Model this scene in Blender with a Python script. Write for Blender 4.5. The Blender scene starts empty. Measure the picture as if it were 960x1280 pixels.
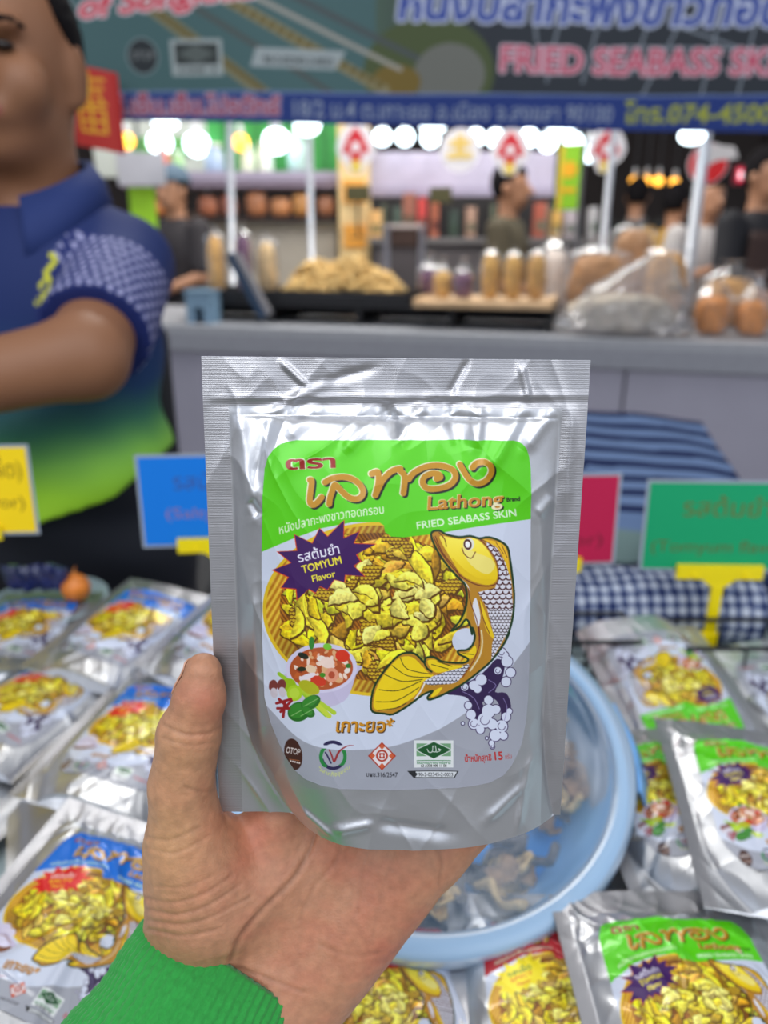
import bpy, bmesh, math, random
import numpy as np
from mathutils import Vector, Matrix

# ------------------------------------------------------------------ camera, world, lights, exposure
scene = bpy.context.scene
COL = scene.collection
CAM_H, PITCH, FPX = 1.25, math.radians(20.0), 950.0
CP, SP = math.cos(PITCH), math.sin(PITCH)
cam_data = bpy.data.cameras.new('camera')
cam_data.sensor_fit = 'VERTICAL'
cam_data.sensor_height = 36.0
cam_data.sensor_width = 27.0
cam_data.lens = FPX / 1280.0 * 36.0
cam_data.clip_start = 0.01
cam_data.clip_end = 100
cam_data.dof.use_dof = True
cam_data.dof.focus_distance = 0.262
cam_data.dof.aperture_fstop = cam_data.lens / 3.7
cam = bpy.data.objects.new('camera', cam_data)
cam.location = (0, 0, CAM_H)
cam.rotation_euler = (math.pi / 2 - PITCH, 0, 0)
COL.objects.link(cam)
scene.camera = cam

vs = scene.view_settings
scene.display_settings.display_device = 'sRGB'
vs.view_transform = 'Standard'
vs.look = 'None'
vs.gamma = 1.0
vs.use_curve_mapping = False
vs.exposure = 0.0
scene.cycles.use_denoising = True
scene.cycles.max_bounces = 8
scene.cycles.transparent_max_bounces = 16
scene.cycles.caustics_reflective = False
scene.cycles.caustics_refractive = False
scene.cycles.sample_clamp_indirect = 6.0

# world: the wide bright exhibition hall all round, paler towards its roof lights, greyer at stall height
world = bpy.data.worlds.new('hall')
scene.world = world
world.use_nodes = True
wn, wl = world.node_tree.nodes, world.node_tree.links
wn.clear()
w_out = wn.new('ShaderNodeOutputWorld')
w_bg = wn.new('ShaderNodeBackground')
w_tc = wn.new('ShaderNodeTexCoord')
w_sep = wn.new('ShaderNodeSeparateXYZ')
w_ramp = wn.new('ShaderNodeValToRGB')
w_map = wn.new('ShaderNodeMapRange')
w_map.inputs[1].default_value = -1
w_map.inputs[2].default_value = 1
wl.new(w_tc.outputs['Generated'], w_sep.inputs[0])
wl.new(w_sep.outputs['Z'], w_map.inputs[0])
wl.new(w_map.outputs[0], w_ramp.inputs[0])
e = w_ramp.color_ramp.elements
e[0].position, e[0].color = 0.0, (0.24, 0.24, 0.245, 1)
e[1].position, e[1].color = 1.0, (0.34, 0.36, 0.40, 1)
for p, c in ((0.40, (0.33, 0.33, 0.335, 1)), (0.50, (0.46, 0.46, 0.475, 1)), (0.58, (0.78, 0.84, 0.96, 1)), (0.68, (0.86, 0.94, 1.10, 1)), (0.80, (0.48, 0.50, 0.56, 1))):
    q = e.new(p)
    q.color = c
w_noise = wn.new('ShaderNodeTexNoise')
w_noise.inputs['Scale'].default_value = 2.6
w_noise.inputs['Detail'].default_value = 2.0
w_mul = wn.new('ShaderNodeMapRange')
w_mul.inputs[1].default_value, w_mul.inputs[2].default_value = 0.35, 0.65
w_mul.inputs[3].default_value, w_mul.inputs[4].default_value = 0.35, 1.65
wl.new(w_tc.outputs['Generated'], w_noise.inputs['Vector'])
wl.new(w_noise.outputs['Fac'], w_mul.inputs[0])
w_mix = wn.new('ShaderNodeVectorMath')
w_mix.operation = 'SCALE'
wl.new(w_ramp.outputs[0], w_mix.inputs[0])
wl.new(w_mul.outputs[0], w_mix.inputs['Scale'])
wl.new(w_mix.outputs[0], w_bg.inputs[0])
w_bg.inputs[1].default_value = 0.78
wl.new(w_bg.outputs[0], w_out.inputs[0])


def area_light(name, loc, target, size, size_y, power, color=(1, 1, 1)):
    d = bpy.data.lights.new(name, 'AREA')
    d.shape = 'RECTANGLE'
    d.size, d.size_y = size, size_y
    d.energy = power
    d.color = color
    o = bpy.data.objects.new(name, d)
    o.location = loc
    o.rotation_euler = (Vector(target) - Vector(loc)).to_track_quat('-Z', 'Y').to_euler()
    COL.objects.link(o)
    return o


# the hall's rows of ceiling lamps: above the aisle on the buyer's side, and over the stalls
area_light('hall_lamp_row', (-0.9, -1.6, 3.3), (0, 0.5, 0.9), 1.5, 3.0, 50, (0.95, 0.97, 1.0))
area_light('hall_lamp_row', (1.2, -1.2, 3.2), (0, 0.5, 0.9), 1.3, 2.6, 30, (0.95, 0.97, 1.0))
area_light('stall_lamp_row', (0.1, 0.9, 2.7), (0.0, 0.55, 0.85), 1.8, 1.1, 5, (1.0, 0.98, 0.95))
area_light('stall_lamp_row', (0.3, 3.4, 2.9), (0.2, 3.5, 0.9), 3.2, 0.4, 80, (1.0, 0.98, 0.94))
area_light('stall_lamp_row', (-0.9, 4.6, 3.0), (-0.9, 5.4, 0.9), 3.0, 0.6, 60, (1.0, 0.96, 0.9))


# ------------------------------------------------------------------ helpers
RIGHT = np.array([1.0, 0, 0])
FWD = np.array([0, CP, -SP])
DOWN = np.array([0, -SP, -CP])
EYE = np.array([0, 0, CAM_H])


def at_d(px, py, d):
    """Point of the place that the photo shows at pixel px, py and that lies d metres in front of the lens."""
    return EYE + d * ((px - 480.0) / FPX * RIGHT + (py - 640.0) / FPX * DOWN + FWD)


def at_z(px, py, z):
    r = (px - 480.0) / FPX * RIGHT + (py - 640.0) / FPX * DOWN + FWD
    return EYE + r * ((z - CAM_H) / r[2])


def at_y(px, py, y):
    r = (px - 480.0) / FPX * RIGHT + (py - 640.0) / FPX * DOWN + FWD
    return EYE + r * (y / r[1])


def project(P):
    q = P - EYE
    d = q @ FWD
    return np.stack([480 + FPX * (q @ RIGHT) / d, 640 + FPX * (q @ DOWN) / d], -1)


def lin(c):
    """sRGB 0-255 -> linear"""
    c = np.asarray(c, float) / 255.0
    return np.where(c <= 0.04045, c / 12.92, ((c + 0.055) / 1.055) ** 2.4)


def L4(c):
    return tuple(float(v) for v in lin(c)) + (1.0,)


MATS = {}


def mat(name, rgb=None, rough=0.5, metal=0.0, spec=0.5, emit=None, alpha=1.0, trans=0.0, coat=0.0, noise=0.0, nscale=30.0,
        bump=0.0, bscale=80.0, attr=None, sss=0.0, sheen=0.0, linear=None, bdist=0.001):
    if name in MATS:
        return MATS[name]
    m = bpy.data.materials.new(name)
    m.use_nodes = True
    n, l = m.node_tree.nodes, m.node_tree.links
    b = n['Principled BSDF']
    col = L4(rgb) if rgb is not None else ((*linear, 1.0) if linear else (0.8, 0.8, 0.8, 1))
    b.inputs['Base Color'].default_value = col
    b.inputs['Roughness'].default_value = rough
    b.inputs['Metallic'].default_value = metal
    b.inputs['Specular IOR Level'].default_value = spec
    b.inputs['Alpha'].default_value = alpha
    b.inputs['Transmission Weight'].default_value = trans
    b.inputs['Coat Weight'].default_value = coat
    if sheen:
        b.inputs['Sheen Weight'].default_value = sheen
    if sss:
        b.inputs['Subsurface Weight'].default_value = sss
        b.inputs['Subsurface Radius'].default_value = (0.004, 0.0018, 0.001)
        b.inputs['Subsurface Scale'].default_value = 1.0
    if emit:
        b.inputs['Emission Color'].default_value = L4(emit[0])
        b.inputs['Emission Strength'].default_value = emit[1]
    src = None
    if attr:
        a = n.new('ShaderNodeAttribute')
        a.attribute_name = attr
        src = a.outputs['Color']
    tc = n.new('ShaderNodeTexCoord')
    if noise:
        t = n.new('ShaderNodeTexNoise')
        t.inputs['Scale'].default_value = nscale
        t.inputs['Detail'].default_value = 4
        l.new(tc.outputs['Object'], t.inputs['Vector'])
        mr = n.new('ShaderNodeMapRange')
        mr.inputs[1].default_value, mr.inputs[2].default_value = 0.3, 0.7
        mr.inputs[3].default_value, mr.inputs[4].default_value = 1 - noise, 1 + noise
        l.new(t.outputs['Fac'], mr.inputs[0])
        sc = n.new('ShaderNodeVectorMath')
        sc.operation = 'SCALE'
        if src is not None:
            l.new(src, sc.inputs[0])
        else:
            sc.inputs[0].default_value = col[:3]
        l.new(mr.outputs[0], sc.inputs['Scale'])
        src = sc.outputs[0]
    if src is not None:
        l.new(src, b.inputs['Base Color'])
    if bump:
        t2 = n.new('ShaderNodeTexNoise')
        t2.inputs['Scale'].default_value = bscale
        t2.inputs['Detail'].default_value = 3
        l.new(tc.outputs['Object'], t2.inputs['Vector'])
        bp = n.new('ShaderNodeBump')
        bp.inputs['Strength'].default_value = bump
        bp.inputs['Distance'].default_value = bdist
        l.new(t2.outputs['Fac'], bp.inputs['Height'])
        l.new(bp.outputs[0], b.inputs['Normal'])
    MATS[name] = m
    return m


def film(name, rgb, opacity, rough=0.15, gloss=0.25):
    """Thin see-through plastic: mostly lets light straight through, with a tint and a sheen."""
    if name in MATS:
        return MATS[name]
    m = bpy.data.materials.new(name)
    m.use_nodes = True
    n, l = m.node_tree.nodes, m.node_tree.links
    n.clear()
    out = n.new('ShaderNodeOutputMaterial')
    tr = n.new('ShaderNodeBsdfTransparent')
    df = n.new('ShaderNodeBsdfPrincipled')
    df.inputs['Base Color'].default_value = L4(rgb)
    df.inputs['Roughness'].default_value = rough
    fr = n.new('ShaderNodeFresnel')
    fr.inputs['IOR'].default_value = 1.5
    gl = n.new('ShaderNodeBsdfGlossy')
    gl.inputs['Roughness'].default_value = rough
    mx = n.new('ShaderNodeMixShader')
    mx.inputs[0].default_value = opacity
    mx2 = n.new('ShaderNodeMixShader')
    mt = n.new('ShaderNodeMath')
    mt.operation = 'MULTIPLY'
    mt.inputs[1].default_value = gloss * 4
    mt.use_clamp = True
    l.new(fr.outputs[0], mt.inputs[0])
    l.new(tr.outputs[0], mx.inputs[1])
    l.new(df.outputs[0], mx.inputs[2])
    l.new(mt.outputs[0], mx2.inputs[0])
    l.new(mx.outputs[0], mx2.inputs[1])
    l.new(gl.outputs[0], mx2.inputs[2])
    l.new(mx2.outputs[0], out.inputs[0])
    MATS[name] = m
    return m


def mesh_data(name, V, F, mats, fmat=None, smooth=True, colors=None, cname='print'):
    V = np.asarray(V, np.float32).reshape(-1, 3)
    me = bpy.data.meshes.new(name)
    if isinstance(F, np.ndarray) and F.ndim == 2:
        nf, k = F.shape
        me.vertices.add(len(V))
        me.vertices.foreach_set('co', V.ravel())
        me.loops.add(nf * k)
        me.loops.foreach_set('vertex_index', F.astype(np.int32).ravel())
        me.polygons.add(nf)
        me.polygons.foreach_set('loop_start', np.arange(0, nf * k, k, dtype=np.int32))
        me.update(calc_edges=True)
    else:
        me.from_pydata([tuple(map(float, v)) for v in V], [], [tuple(map(int, f)) for f in F])
    if not isinstance(mats, (list, tuple)):
        mats = [mats]
    for m in mats:
        me.materials.append(m)
    if fmat is not None:
        me.polygons.foreach_set('material_index', np.asarray(fmat, np.int32))
    me.polygons.foreach_set('use_smooth', np.full(len(me.polygons), bool(smooth)))
    if colors is not None:
        a = me.color_attributes.new(cname, 'FLOAT_COLOR', 'POINT')
        c = np.ones((len(V), 4), np.float32)
        c[:, :3] = colors
        a.data.foreach_set('color', c.ravel())
    me.update()
    return me


def put(name, me, parent=None, loc=None, rot=None):
    o = bpy.data.objects.new(name, me)
    COL.objects.link(o)
    if parent is not None:
        o.parent = parent
    if loc is not None:
        o.location = loc
    if rot is not None:
        o.rotation_euler = rot
    return o


def mk(name, V, F, mats, parent=None, **k):
    loc, rot = k.pop('loc', None), k.pop('rot', None)
    return put(name, mesh_data(name, V, F, mats, **k), parent, loc, rot)


def tag(o, label, cat, group=None, kind=None):
    o['label'], o['category'] = label, cat
    if group:
        o['group'] = group
    if kind:
        o['kind'] = kind
    return o


def structure(o):
    o['kind'] = 'structure'
    return o


def empty(name, loc=(0, 0, 0), rot=(0, 0, 0)):
    o = bpy.data.objects.new(name, None)
    o.empty_display_size = 0.02
    o.location, o.rotation_euler = loc, rot
    COL.objects.link(o)
    return o


def copy_tree(o, parent=None):
    c = o.copy()
    COL.objects.link(c)
    if parent is not None:
        c.parent = parent
    for ch in list(o.children):
        copy_tree(ch, c)
    return c


class MB:
    """Collects shapes; build() links them as one mesh object."""

    def __init__(self):
        self.V, self.F, self.M, self.n = [], [], [], 0

    def add(self, V, F, m=0):
        V = np.asarray(V, float).reshape(-1, 3)
        self.V.append(V)
        for f in F:
            self.F.append(tuple(int(i) + self.n for i in f))
            self.M.append(m)
        self.n += len(V)
        return self

    def box(self, c, s, m=0, rot=None, bevel=0.0):
        bm = bmesh.new()
        bmesh.ops.create_cube(bm, size=1.0)
        for v in bm.verts:
            v.co = Vector((v.co.x * s[0], v.co.y * s[1], v.co.z * s[2]))
        if bevel:
            bmesh.ops.bevel(bm, geom=bm.edges[:], offset=bevel, segments=2, affect='EDGES', profile=0.6)
        bm.verts.index_update()
        V = np.array([v.co[:] for v in bm.verts])
        F = [[v.index for v in f.verts] for f in bm.faces]
        bm.free()
        if rot is not None:
            V = V @ np.array(Matrix.Rotation(rot[1], 3, rot[0])).T
        return self.add(V + np.asarray(c), F, m)

    def tube(self, pts, r, seg=10, m=0, caps=True):
        pts = np.asarray(pts, float)
        r = np.broadcast_to(np.asarray(r, float), (len(pts),))
        V, F = [], []
        up = None
        for i, p in enumerate(pts):
            t = pts[min(i + 1, len(pts) - 1)] - pts[max(i - 1, 0)]
            t = t / (np.linalg.norm(t) + 1e-12)
            if up is None:
                up = np.array([0, 0, 1.0]) if abs(t[2]) < 0.9 else np.array([1.0, 0, 0])
            a = np.cross(t, up)
            a /= np.linalg.norm(a) + 1e-12
            b = np.cross(a, t)
            up = b
            for k in range(seg):
                q = 2 * math.pi * k / seg
                V.append(p + r[i] * (math.cos(q) * a + math.sin(q) * b))
        for i in range(len(pts) - 1):
            for k in range(seg):
                k2 = (k + 1) % seg
                F.append((i * seg + k, i * seg + k2, (i + 1) * seg + k2, (i + 1) * seg + k))
        if caps:
            F.append(tuple(range(seg)))
            F.append(tuple((len(pts) - 1) * seg + k for k in reversed(range(seg))))
        return self.add(V, F, m)

    def lathe(self, prof, seg=32, c=(0, 0, 0), m=0, closed=False):
        V, F = [], []
        n = len(prof)
        for (r, z) in prof:
            for k in range(seg):
                q = 2 * math.pi * k / seg
                V.append((c[0] + r * math.cos(q), c[1] + r * math.sin(q), c[2] + z))
        for i in range(n if closed else n - 1):
            i2 = (i + 1) % n
            for k in range(seg):
                k2 = (k + 1) % seg
                F.append((i * seg + k, i * seg + k2, i2 * seg + k2, i2 * seg + k))
        return self.add(V, F, m)

    def build(self, name, mats, parent=None, smooth=True, **k):
        return mk(name, np.concatenate(self.V), self.F, mats, parent, fmat=self.M, smooth=smooth, **k)


# vectorised gradient noise ------------------------------------------------
_rng = np.random.RandomState(7)
_perm = np.concatenate([_rng.permutation(256)] * 3)
_grad = _rng.normal(size=(256, 3))
_grad /= np.linalg.norm(_grad, axis=1)[:, None]


def pnoise(P):
    P = np.asarray(P, float)
    i = np.floor(P).astype(int)
    f = P - i
    u = f * f * f * (f * (f * 6 - 15) + 10)
    i &= 255
    res = 0
    for dx in (0, 1):
        for dy in (0, 1):
            for dz in (0, 1):
                h = _perm[_perm[_perm[(i[..., 0] + dx) & 255] + ((i[..., 1] + dy) & 255)] + ((i[..., 2] + dz) & 255)]
                g = _grad[h]
                d = g[..., 0] * (f[..., 0] - dx) + g[..., 1] * (f[..., 1] - dy) + g[..., 2] * (f[..., 2] - dz)
                wgt = ((u[..., 0] if dx else 1 - u[..., 0]) * (u[..., 1] if dy else 1 - u[..., 1]) * (u[..., 2] if dz else 1 - u[..., 2]))
                res = res + wgt * d
    return res


def fbm(P, o=3):
    s, a = 0, 1.0
    for k in range(o):
        s = s + a * pnoise(P * 2 ** k + 17.3 * k)
        a *= 0.5
    return s


def grid_faces(nu, nv):
    """nu x nv vertices, row-major in v; quads"""
    i = np.arange(nv - 1)[:, None] * nu + np.arange(nu - 1)[None, :]
    return np.stack([i, i + 1, i + 1 + nu, i + nu], -1).reshape(-1, 4)


# smooth-union bodies --------------------------------------------------------
def surface_nets(sdf, lo, hi, h):
    lo, hi = np.asarray(lo, float), np.asarray(hi, float)
    n = np.ceil((hi - lo) / h).astype(int) + 1
    ax = [lo[k] + h * np.arange(n[k]) for k in range(3)]
    D = np.empty(n, np.float32)
    for a in range(0, n[0], 24):
        X = np.stack(np.meshgrid(ax[0][a:a + 24], ax[1], ax[2], indexing='ij'), -1)
        D[a:a + 24] = sdf(X)
    s = D < 0
    c = n - 1
    corner = [(i, j, k) for i in (0, 1) for j in (0, 1) for k in (0, 1)]

    def sl(A, o):
        return A[o[0]:o[0] + c[0], o[1]:o[1] + c[1], o[2]:o[2] + c[2]]
    cnt = sum(sl(s, o).astype(np.int8) for o in corner)
    act = (cnt > 0) & (cnt < 8)
    idx = np.full(tuple(c), -1, np.int64)
    cells = np.argwhere(act)
    idx[act] = np.arange(len(cells))
    acc, num = np.zeros((len(cells), 3)), np.zeros(len(cells))
    dv = {o: sl(D, o)[act] for o in corner}
    for a in corner:
        for k in range(3):
            if a[k] == 0:
                b = list(a)
                b[k] = 1
                b = tuple(b)
                da, db = dv[a], dv[b]
                x = (da < 0) != (db < 0)
                t = np.where(x, da / np.where(x, da - db, 1), 0)
                p = np.array(a, float)[None, :] + t[:, None] * (np.array(b) - np.array(a))[None, :]
                acc += np.where(x[:, None], p, 0)
                num += x
    V = lo + (cells + acc / num[:, None]) * h
    F = []
    for k in range(3):
        a1, a2 = (k + 1) % 3, (k + 2) % 3
        d0 = [slice(1, c[q]) for q in range(3)]
        d0[k] = slice(0, c[k])
        d1 = list(d0)
        d1[k] = slice(1, c[k] + 1)
        s0, s1 = s[tuple(d0)], s[tuple(d1)]
        e = np.argwhere(s0 != s1)
        off = np.array([d.start for d in d0])
        e = e + off
        flip = s[e[:, 0], e[:, 1], e[:, 2]]
        q = []
        for (o1, o2) in ((0, 0), (-1, 0), (-1, -1), (0, -1)):
            t = e.copy()
            t[:, a1] += o1
            t[:, a2] += o2
            q.append(idx[t[:, 0], t[:, 1], t[:, 2]])
        q = np.stack(q, -1)
        q[~flip] = q[~flip][:, ::-1]
        F.append(q)
    F = np.concatenate(F)
    return V, F[(F >= 0).all(1)]


def relax(V, F, it=1, f=0.5):
    for _ in range(it):
        s, n = np.zeros_like(V), np.zeros(len(V))
        for a, b in ((0, 1), (1, 2), (2, 3), (3, 0)):
            np.add.at(s, F[:, a], V[F[:, b]])
            np.add.at(s, F[:, b], V[F[:, a]])
            np.add.at(n, F[:, a], 1)
            np.add.at(n, F[:, b], 1)
        V = V + f * (s / np.maximum(n, 1)[:, None] - V)
    return V


def vnormals(V, F):
    N = np.zeros_like(V)
    fn = np.cross(V[F[:, 2]] - V[F[:, 0]], V[F[:, 3]] - V[F[:, 1]])
    for k in range(4):
        np.add.at(N, F[:, k], fn)
    return N / (np.linalg.norm(N, axis=1)[:, None] + 1e-12)


def cap(P, a, b, ra, rb):
    """tapered capsule"""
    a, b = np.asarray(a, float), np.asarray(b, float)
    d = b - a
    t = np.clip(((P - a) @ d) / (d @ d), 0, 1)
    return np.linalg.norm(P - a - t[..., None] * d, axis=-1) - (ra + (rb - ra) * t)


def ell(P, c, r, R=None):
    q = P - np.asarray(c, float)
    if R is not None:
        q = q @ np.asarray(R)
    r = np.asarray(r, float)
    k0 = np.linalg.norm(q / r, axis=-1)
    k1 = np.linalg.norm(q / (r * r), axis=-1)
    return k0 * (k0 - 1) / (k1 + 1e-9)


def smin(a, b, k):
    h = np.clip(0.5 + 0.5 * (b - a) / k, 0, 1)
    return b + (a - b) * h - k * h * (1 - h)


def rotz(a):
    c, s = math.cos(a), math.sin(a)
    return np.array([[c, -s, 0], [s, c, 0], [0, 0, 1]])
# ------------------------------------------------------------------ printed artwork (flat print on labels, banner and cards)
_GLYPH = {}


def glyphs(s, bold=0.0, shear=0.0):
    """Triangles of a line of writing, scaled so that a plain consonant / capital is one unit high."""
    key = (s, bold, shear)
    if key in _GLYPH:
        return _GLYPH[key]

    def tri(t, b):
        cu = bpy.data.curves.new('writing', 'FONT')
        cu.body = t
        cu.size = 1.0
        cu.offset = b
        cu.shear = shear
        cu.resolution_u = 3
        o = bpy.data.objects.new('writing', cu)
        COL.objects.link(o)
        dg = bpy.context.evaluated_depsgraph_get()
        me = bpy.data.meshes.new_from_object(o.evaluated_get(dg))
        me.calc_loop_triangles()
        V = np.array([v.co[:2] for v in me.vertices]).reshape(-1, 2)
        T = np.array([t_.vertices[:] for t_ in me.loop_triangles]).reshape(-1, 3)
        bpy.data.objects.remove(o)
        bpy.data.curves.remove(cu)
        bpy.data.meshes.remove(me)
        return V, T
    ref = '\u0e01' if any('\u0e00' < ch < '\u0e7f' for ch in s) else 'H'
    V0, _ = tri(ref, 0.0)
    h = V0[:, 1].max() - max(V0[:, 1].min(), 0)
    V, T = tri(s, bold)
    V = V / h
    V[:, 0] -= V[:, 0].min()
    _GLYPH[key] = (V, T)
    return V, T


class Art:
    def __init__(self, x0, y0, x1, y1, k, base=(255, 255, 255)):
        self.x0, self.y0, self.k = x0, y0, k
        self.w, self.h = int((x1 - x0) * k), int((y1 - y0) * k)
        self.A = np.empty((self.h, self.w, 3), np.float32)
        self.A[:] = base

    def _win(self, X0, Y0, X1, Y1):
        a, b = max(0, int((X0 - self.x0) * self.k) - 1), min(self.w, int((X1 - self.x0) * self.k) + 2)
        c, d = max(0, int((Y0 - self.y0) * self.k) - 1), min(self.h, int((Y1 - self.y0) * self.k) + 2)
        if a >= b or c >= d:
            return None
        xs = self.x0 + (np.arange(a, b) + 0.5) / self.k
        ys = self.y0 + (np.arange(c, d) + 0.5) / self.k
        return a, b, c, d, np.meshgrid(xs, ys)

    def paint(self, win, m, col):
        a, b, c, d, (X, Y) = win
        R = self.A[c:d, a:b]
        if callable(col):
            R[m] = col(X, Y)[m]
        else:
            R[m] = col

    def inside(self, pts, X, Y):
        m = np.zeros(X.shape, bool)
        n = len(pts)
        for i in range(n):
            xa, ya = pts[i]
            xb, yb = pts[(i + 1) % n]
            if ya == yb:
                continue
            c = (ya > Y) != (yb > Y)
            m ^= c & (X < (xb - xa) * (Y - ya) / (yb - ya) + xa)
        return m

    def poly(self, pts, col, clip=None):
        p = np.asarray(pts, float)
        w = self._win(p[:, 0].min(), p[:, 1].min(), p[:, 0].max(), p[:, 1].max())
        if w is None:
            return
        m = self.inside(p, *w[4])
        if clip is not None:
            m &= self.inside(clip, *w[4])
        self.paint(w, m, col)

    def ellipse(self, cx, cy, rx, ry, col, a=0.0, clip=None, inner=0.0):
        r = max(rx, ry)
        w = self._win(cx - r, cy - r, cx + r, cy + r)
        if w is None:
            return
        X, Y = w[4]
        ca, sa = math.cos(a), math.sin(a)
        u, v = (X - cx) * ca + (Y - cy) * sa, -(X - cx) * sa + (Y - cy) * ca
        q = (u / rx) ** 2 + (v / ry) ** 2
        m = (q <= 1) & (q >= inner * inner)
        if clip is not None:
            m &= self.inside(clip, X, Y)
        self.paint(w, m, col)

    def stroke(self, pts, width, col, clip=None):
        p = np.asarray(pts, float)
        wd = np.broadcast_to(np.asarray(width, float), (len(p),)) / 2
        r = wd.max()
        w = self._win(p[:, 0].min() - r, p[:, 1].min() - r, p[:, 0].max() + r, p[:, 1].max() + r)
        if w is None:
            return
        X, Y = w[4]
        m = np.zeros(X.shape, bool)
        for i in range(len(p) - 1):
            d = p[i + 1] - p[i]
            t = np.clip(((X - p[i, 0]) * d[0] + (Y - p[i, 1]) * d[1]) / (d @ d + 1e-9), 0, 1)
            m |= np.hypot(X - p[i, 0] - t * d[0], Y - p[i, 1] - t * d[1]) < wd[i] + (wd[i + 1] - wd[i]) * t
        if clip is not None:
            m &= self.inside(clip, X, Y)
        self.paint(w, m, col)

    def text(self, s, p0, p1, h, col, bold=0.0, shear=0.0, bow=0.0, outline=None, off=None):
        """Writing from p0 to p1 along its baseline, letters h high; bow lifts the middle."""
        if outline:
            oc, ow = outline
            for q in range(8):
                an = q * math.pi / 4
                self.text(s, (p0[0] + ow * math.cos(an), p0[1] + ow * math.sin(an)), (p1[0] + ow * math.cos(an), p1[1] + ow * math.sin(an)), h, oc, bold, shear, bow)
        V, T = glyphs(s, bold, shear)
        if len(V) == 0:
            return
        u = V[:, 0] / V[:, 0].max()
        d = np.array(p1, float) - np.array(p0, float)
        n = np.array([d[1], -d[0]]) / np.hypot(*d)
        if n[1] > 0:
            n = -n
        P = np.array(p0, float) + u[:, None] * d + (V[:, 1] * h)[:, None] * n + (bow * np.sin(u * math.pi))[:, None] * n
        for t in T:
            q = P[t]
            w = self._win(q[:, 0].min(), q[:, 1].min(), q[:, 0].max(), q[:, 1].max())
            if w is None:
                continue
            X, Y = w[4]
            e = [(q[(i + 1) % 3, 0] - q[i, 0]) * (Y - q[i, 1]) - (q[(i + 1) % 3, 1] - q[i, 1]) * (X - q[i, 0]) for i in range(3)]
            m = ((e[0] >= 0) & (e[1] >= 0) & (e[2] >= 0)) | ((e[0] <= 0) & (e[1] <= 0) & (e[2] <= 0))
            self.paint(w, m, col)

    def sample(self, X, Y, blur=0):
        """sRGB 0-255 at art coordinates, box-filtered over 2x2"""
        A = self.A
        u = np.clip((X - self.x0) * self.k - 0.5, 0, self.w - 2)
        v = np.clip((Y - self.y0) * self.k - 0.5, 0, self.h - 2)
        i, j = u.astype(int), v.astype(int)
        f, g = (u - i)[..., None], (v - j)[..., None]
        return (A[j, i] * (1 - f) + A[j, i + 1] * f) * (1 - g) + (A[j + 1, i] * (1 - f) + A[j + 1, i + 1] * f) * g

    def half(self):
        A = self.A[:self.h // 2 * 2, :self.w // 2 * 2]
        self.A = (A[0::2, 0::2] + A[1::2, 0::2] + A[0::2, 1::2] + A[1::2, 1::2]) / 4
        self.h, self.w = self.A.shape[:2]
        self.k /= 2
        return self


def smooth_path(pts, n=6, closed=True):
    """Catmull-Rom through the points"""
    p = np.asarray(pts, float)
    m = len(p)
    out = []
    for i in range(m if closed else m - 1):
        a, b, c, d = (p[(i - 1) % m], p[i], p[(i + 1) % m], p[(i + 2) % m]) if closed else (p[max(i - 1, 0)], p[i], p[i + 1], p[min(i + 2, m - 1)])
        for t in np.arange(n) / n:
            out.append(0.5 * (2 * b + (c - a) * t + (2 * a - 5 * b + 4 * c - d) * t * t + (3 * b - a - 3 * c + d) * t ** 3))
    if not closed:
        out.append(p[-1])
    return np.array(out)


def T_(pts, ox, oy, s):
    return [(ox + x / s, oy + y / s) for x, y in pts]


def fish_a(pts):
    return T_(pts, 450, 650, 4.364)


def fish_b(pts):
    return T_(pts, 450, 780, 4.364)


def scale_net(base, line, px, py, lw):
    def f(X, Y):
        r = np.floor(Y / py)
        u = (X / px + 0.5 * (r % 2)) % 1.0 - 0.5
        v = (Y / py) % 1.0
        d = np.abs(np.hypot(u * px, (v) * py) - 0.52 * px)
        m = (d < lw) | ((np.abs(np.abs(u) - 0.5) * px < lw) & (v < 0.25))
        out = np.empty(X.shape + (3,), np.float32)
        out[:] = base
        out[m] = line
        return out
    return f


def weave(c1, c2, c3, per, ang):
    ca, sa = math.cos(ang), math.sin(ang)

    def f(X, Y):
        u = (X * ca + Y * sa) / per
        s = 0.5 + 0.5 * np.sin(2 * math.pi * u + 0.8 * np.sin(Y / 17))
        g = 0.5 + 0.5 * np.sin(X / 23 + Y / 31)
        c = np.array(c1)[None, None] * (1 - s)[..., None] + np.array(c2)[None, None] * s[..., None]
        return c * (0.75 + 0.25 * g[..., None]) + np.array(c3) * 0.0
    return f


FLAVOURS = {
    'green': dict(band=(88, 206, 8), burst=(62, 22, 92), burst_edge=(226, 72, 30), t1='รสต้มยำ', t2='TOMYUM', t3='Flavor', c1=(238, 238, 248), c2=(244, 232, 60)),
    'blue': dict(band=(14, 112, 214), burst=(216, 24, 22), burst_edge=(240, 90, 30), t1='รสมันเค็ม', t2='SALTY', t3='Flavor', c1=(250, 236, 225), c2=(250, 214, 40)),
    'red': dict(band=(186, 18, 34), burst=(246, 226, 22), burst_edge=(250, 240, 120), t1='รสเผ็ด', t2='SPICY', t3='Flavor', c1=(20, 96, 40), c2=(214, 110, 20)),
}


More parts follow.
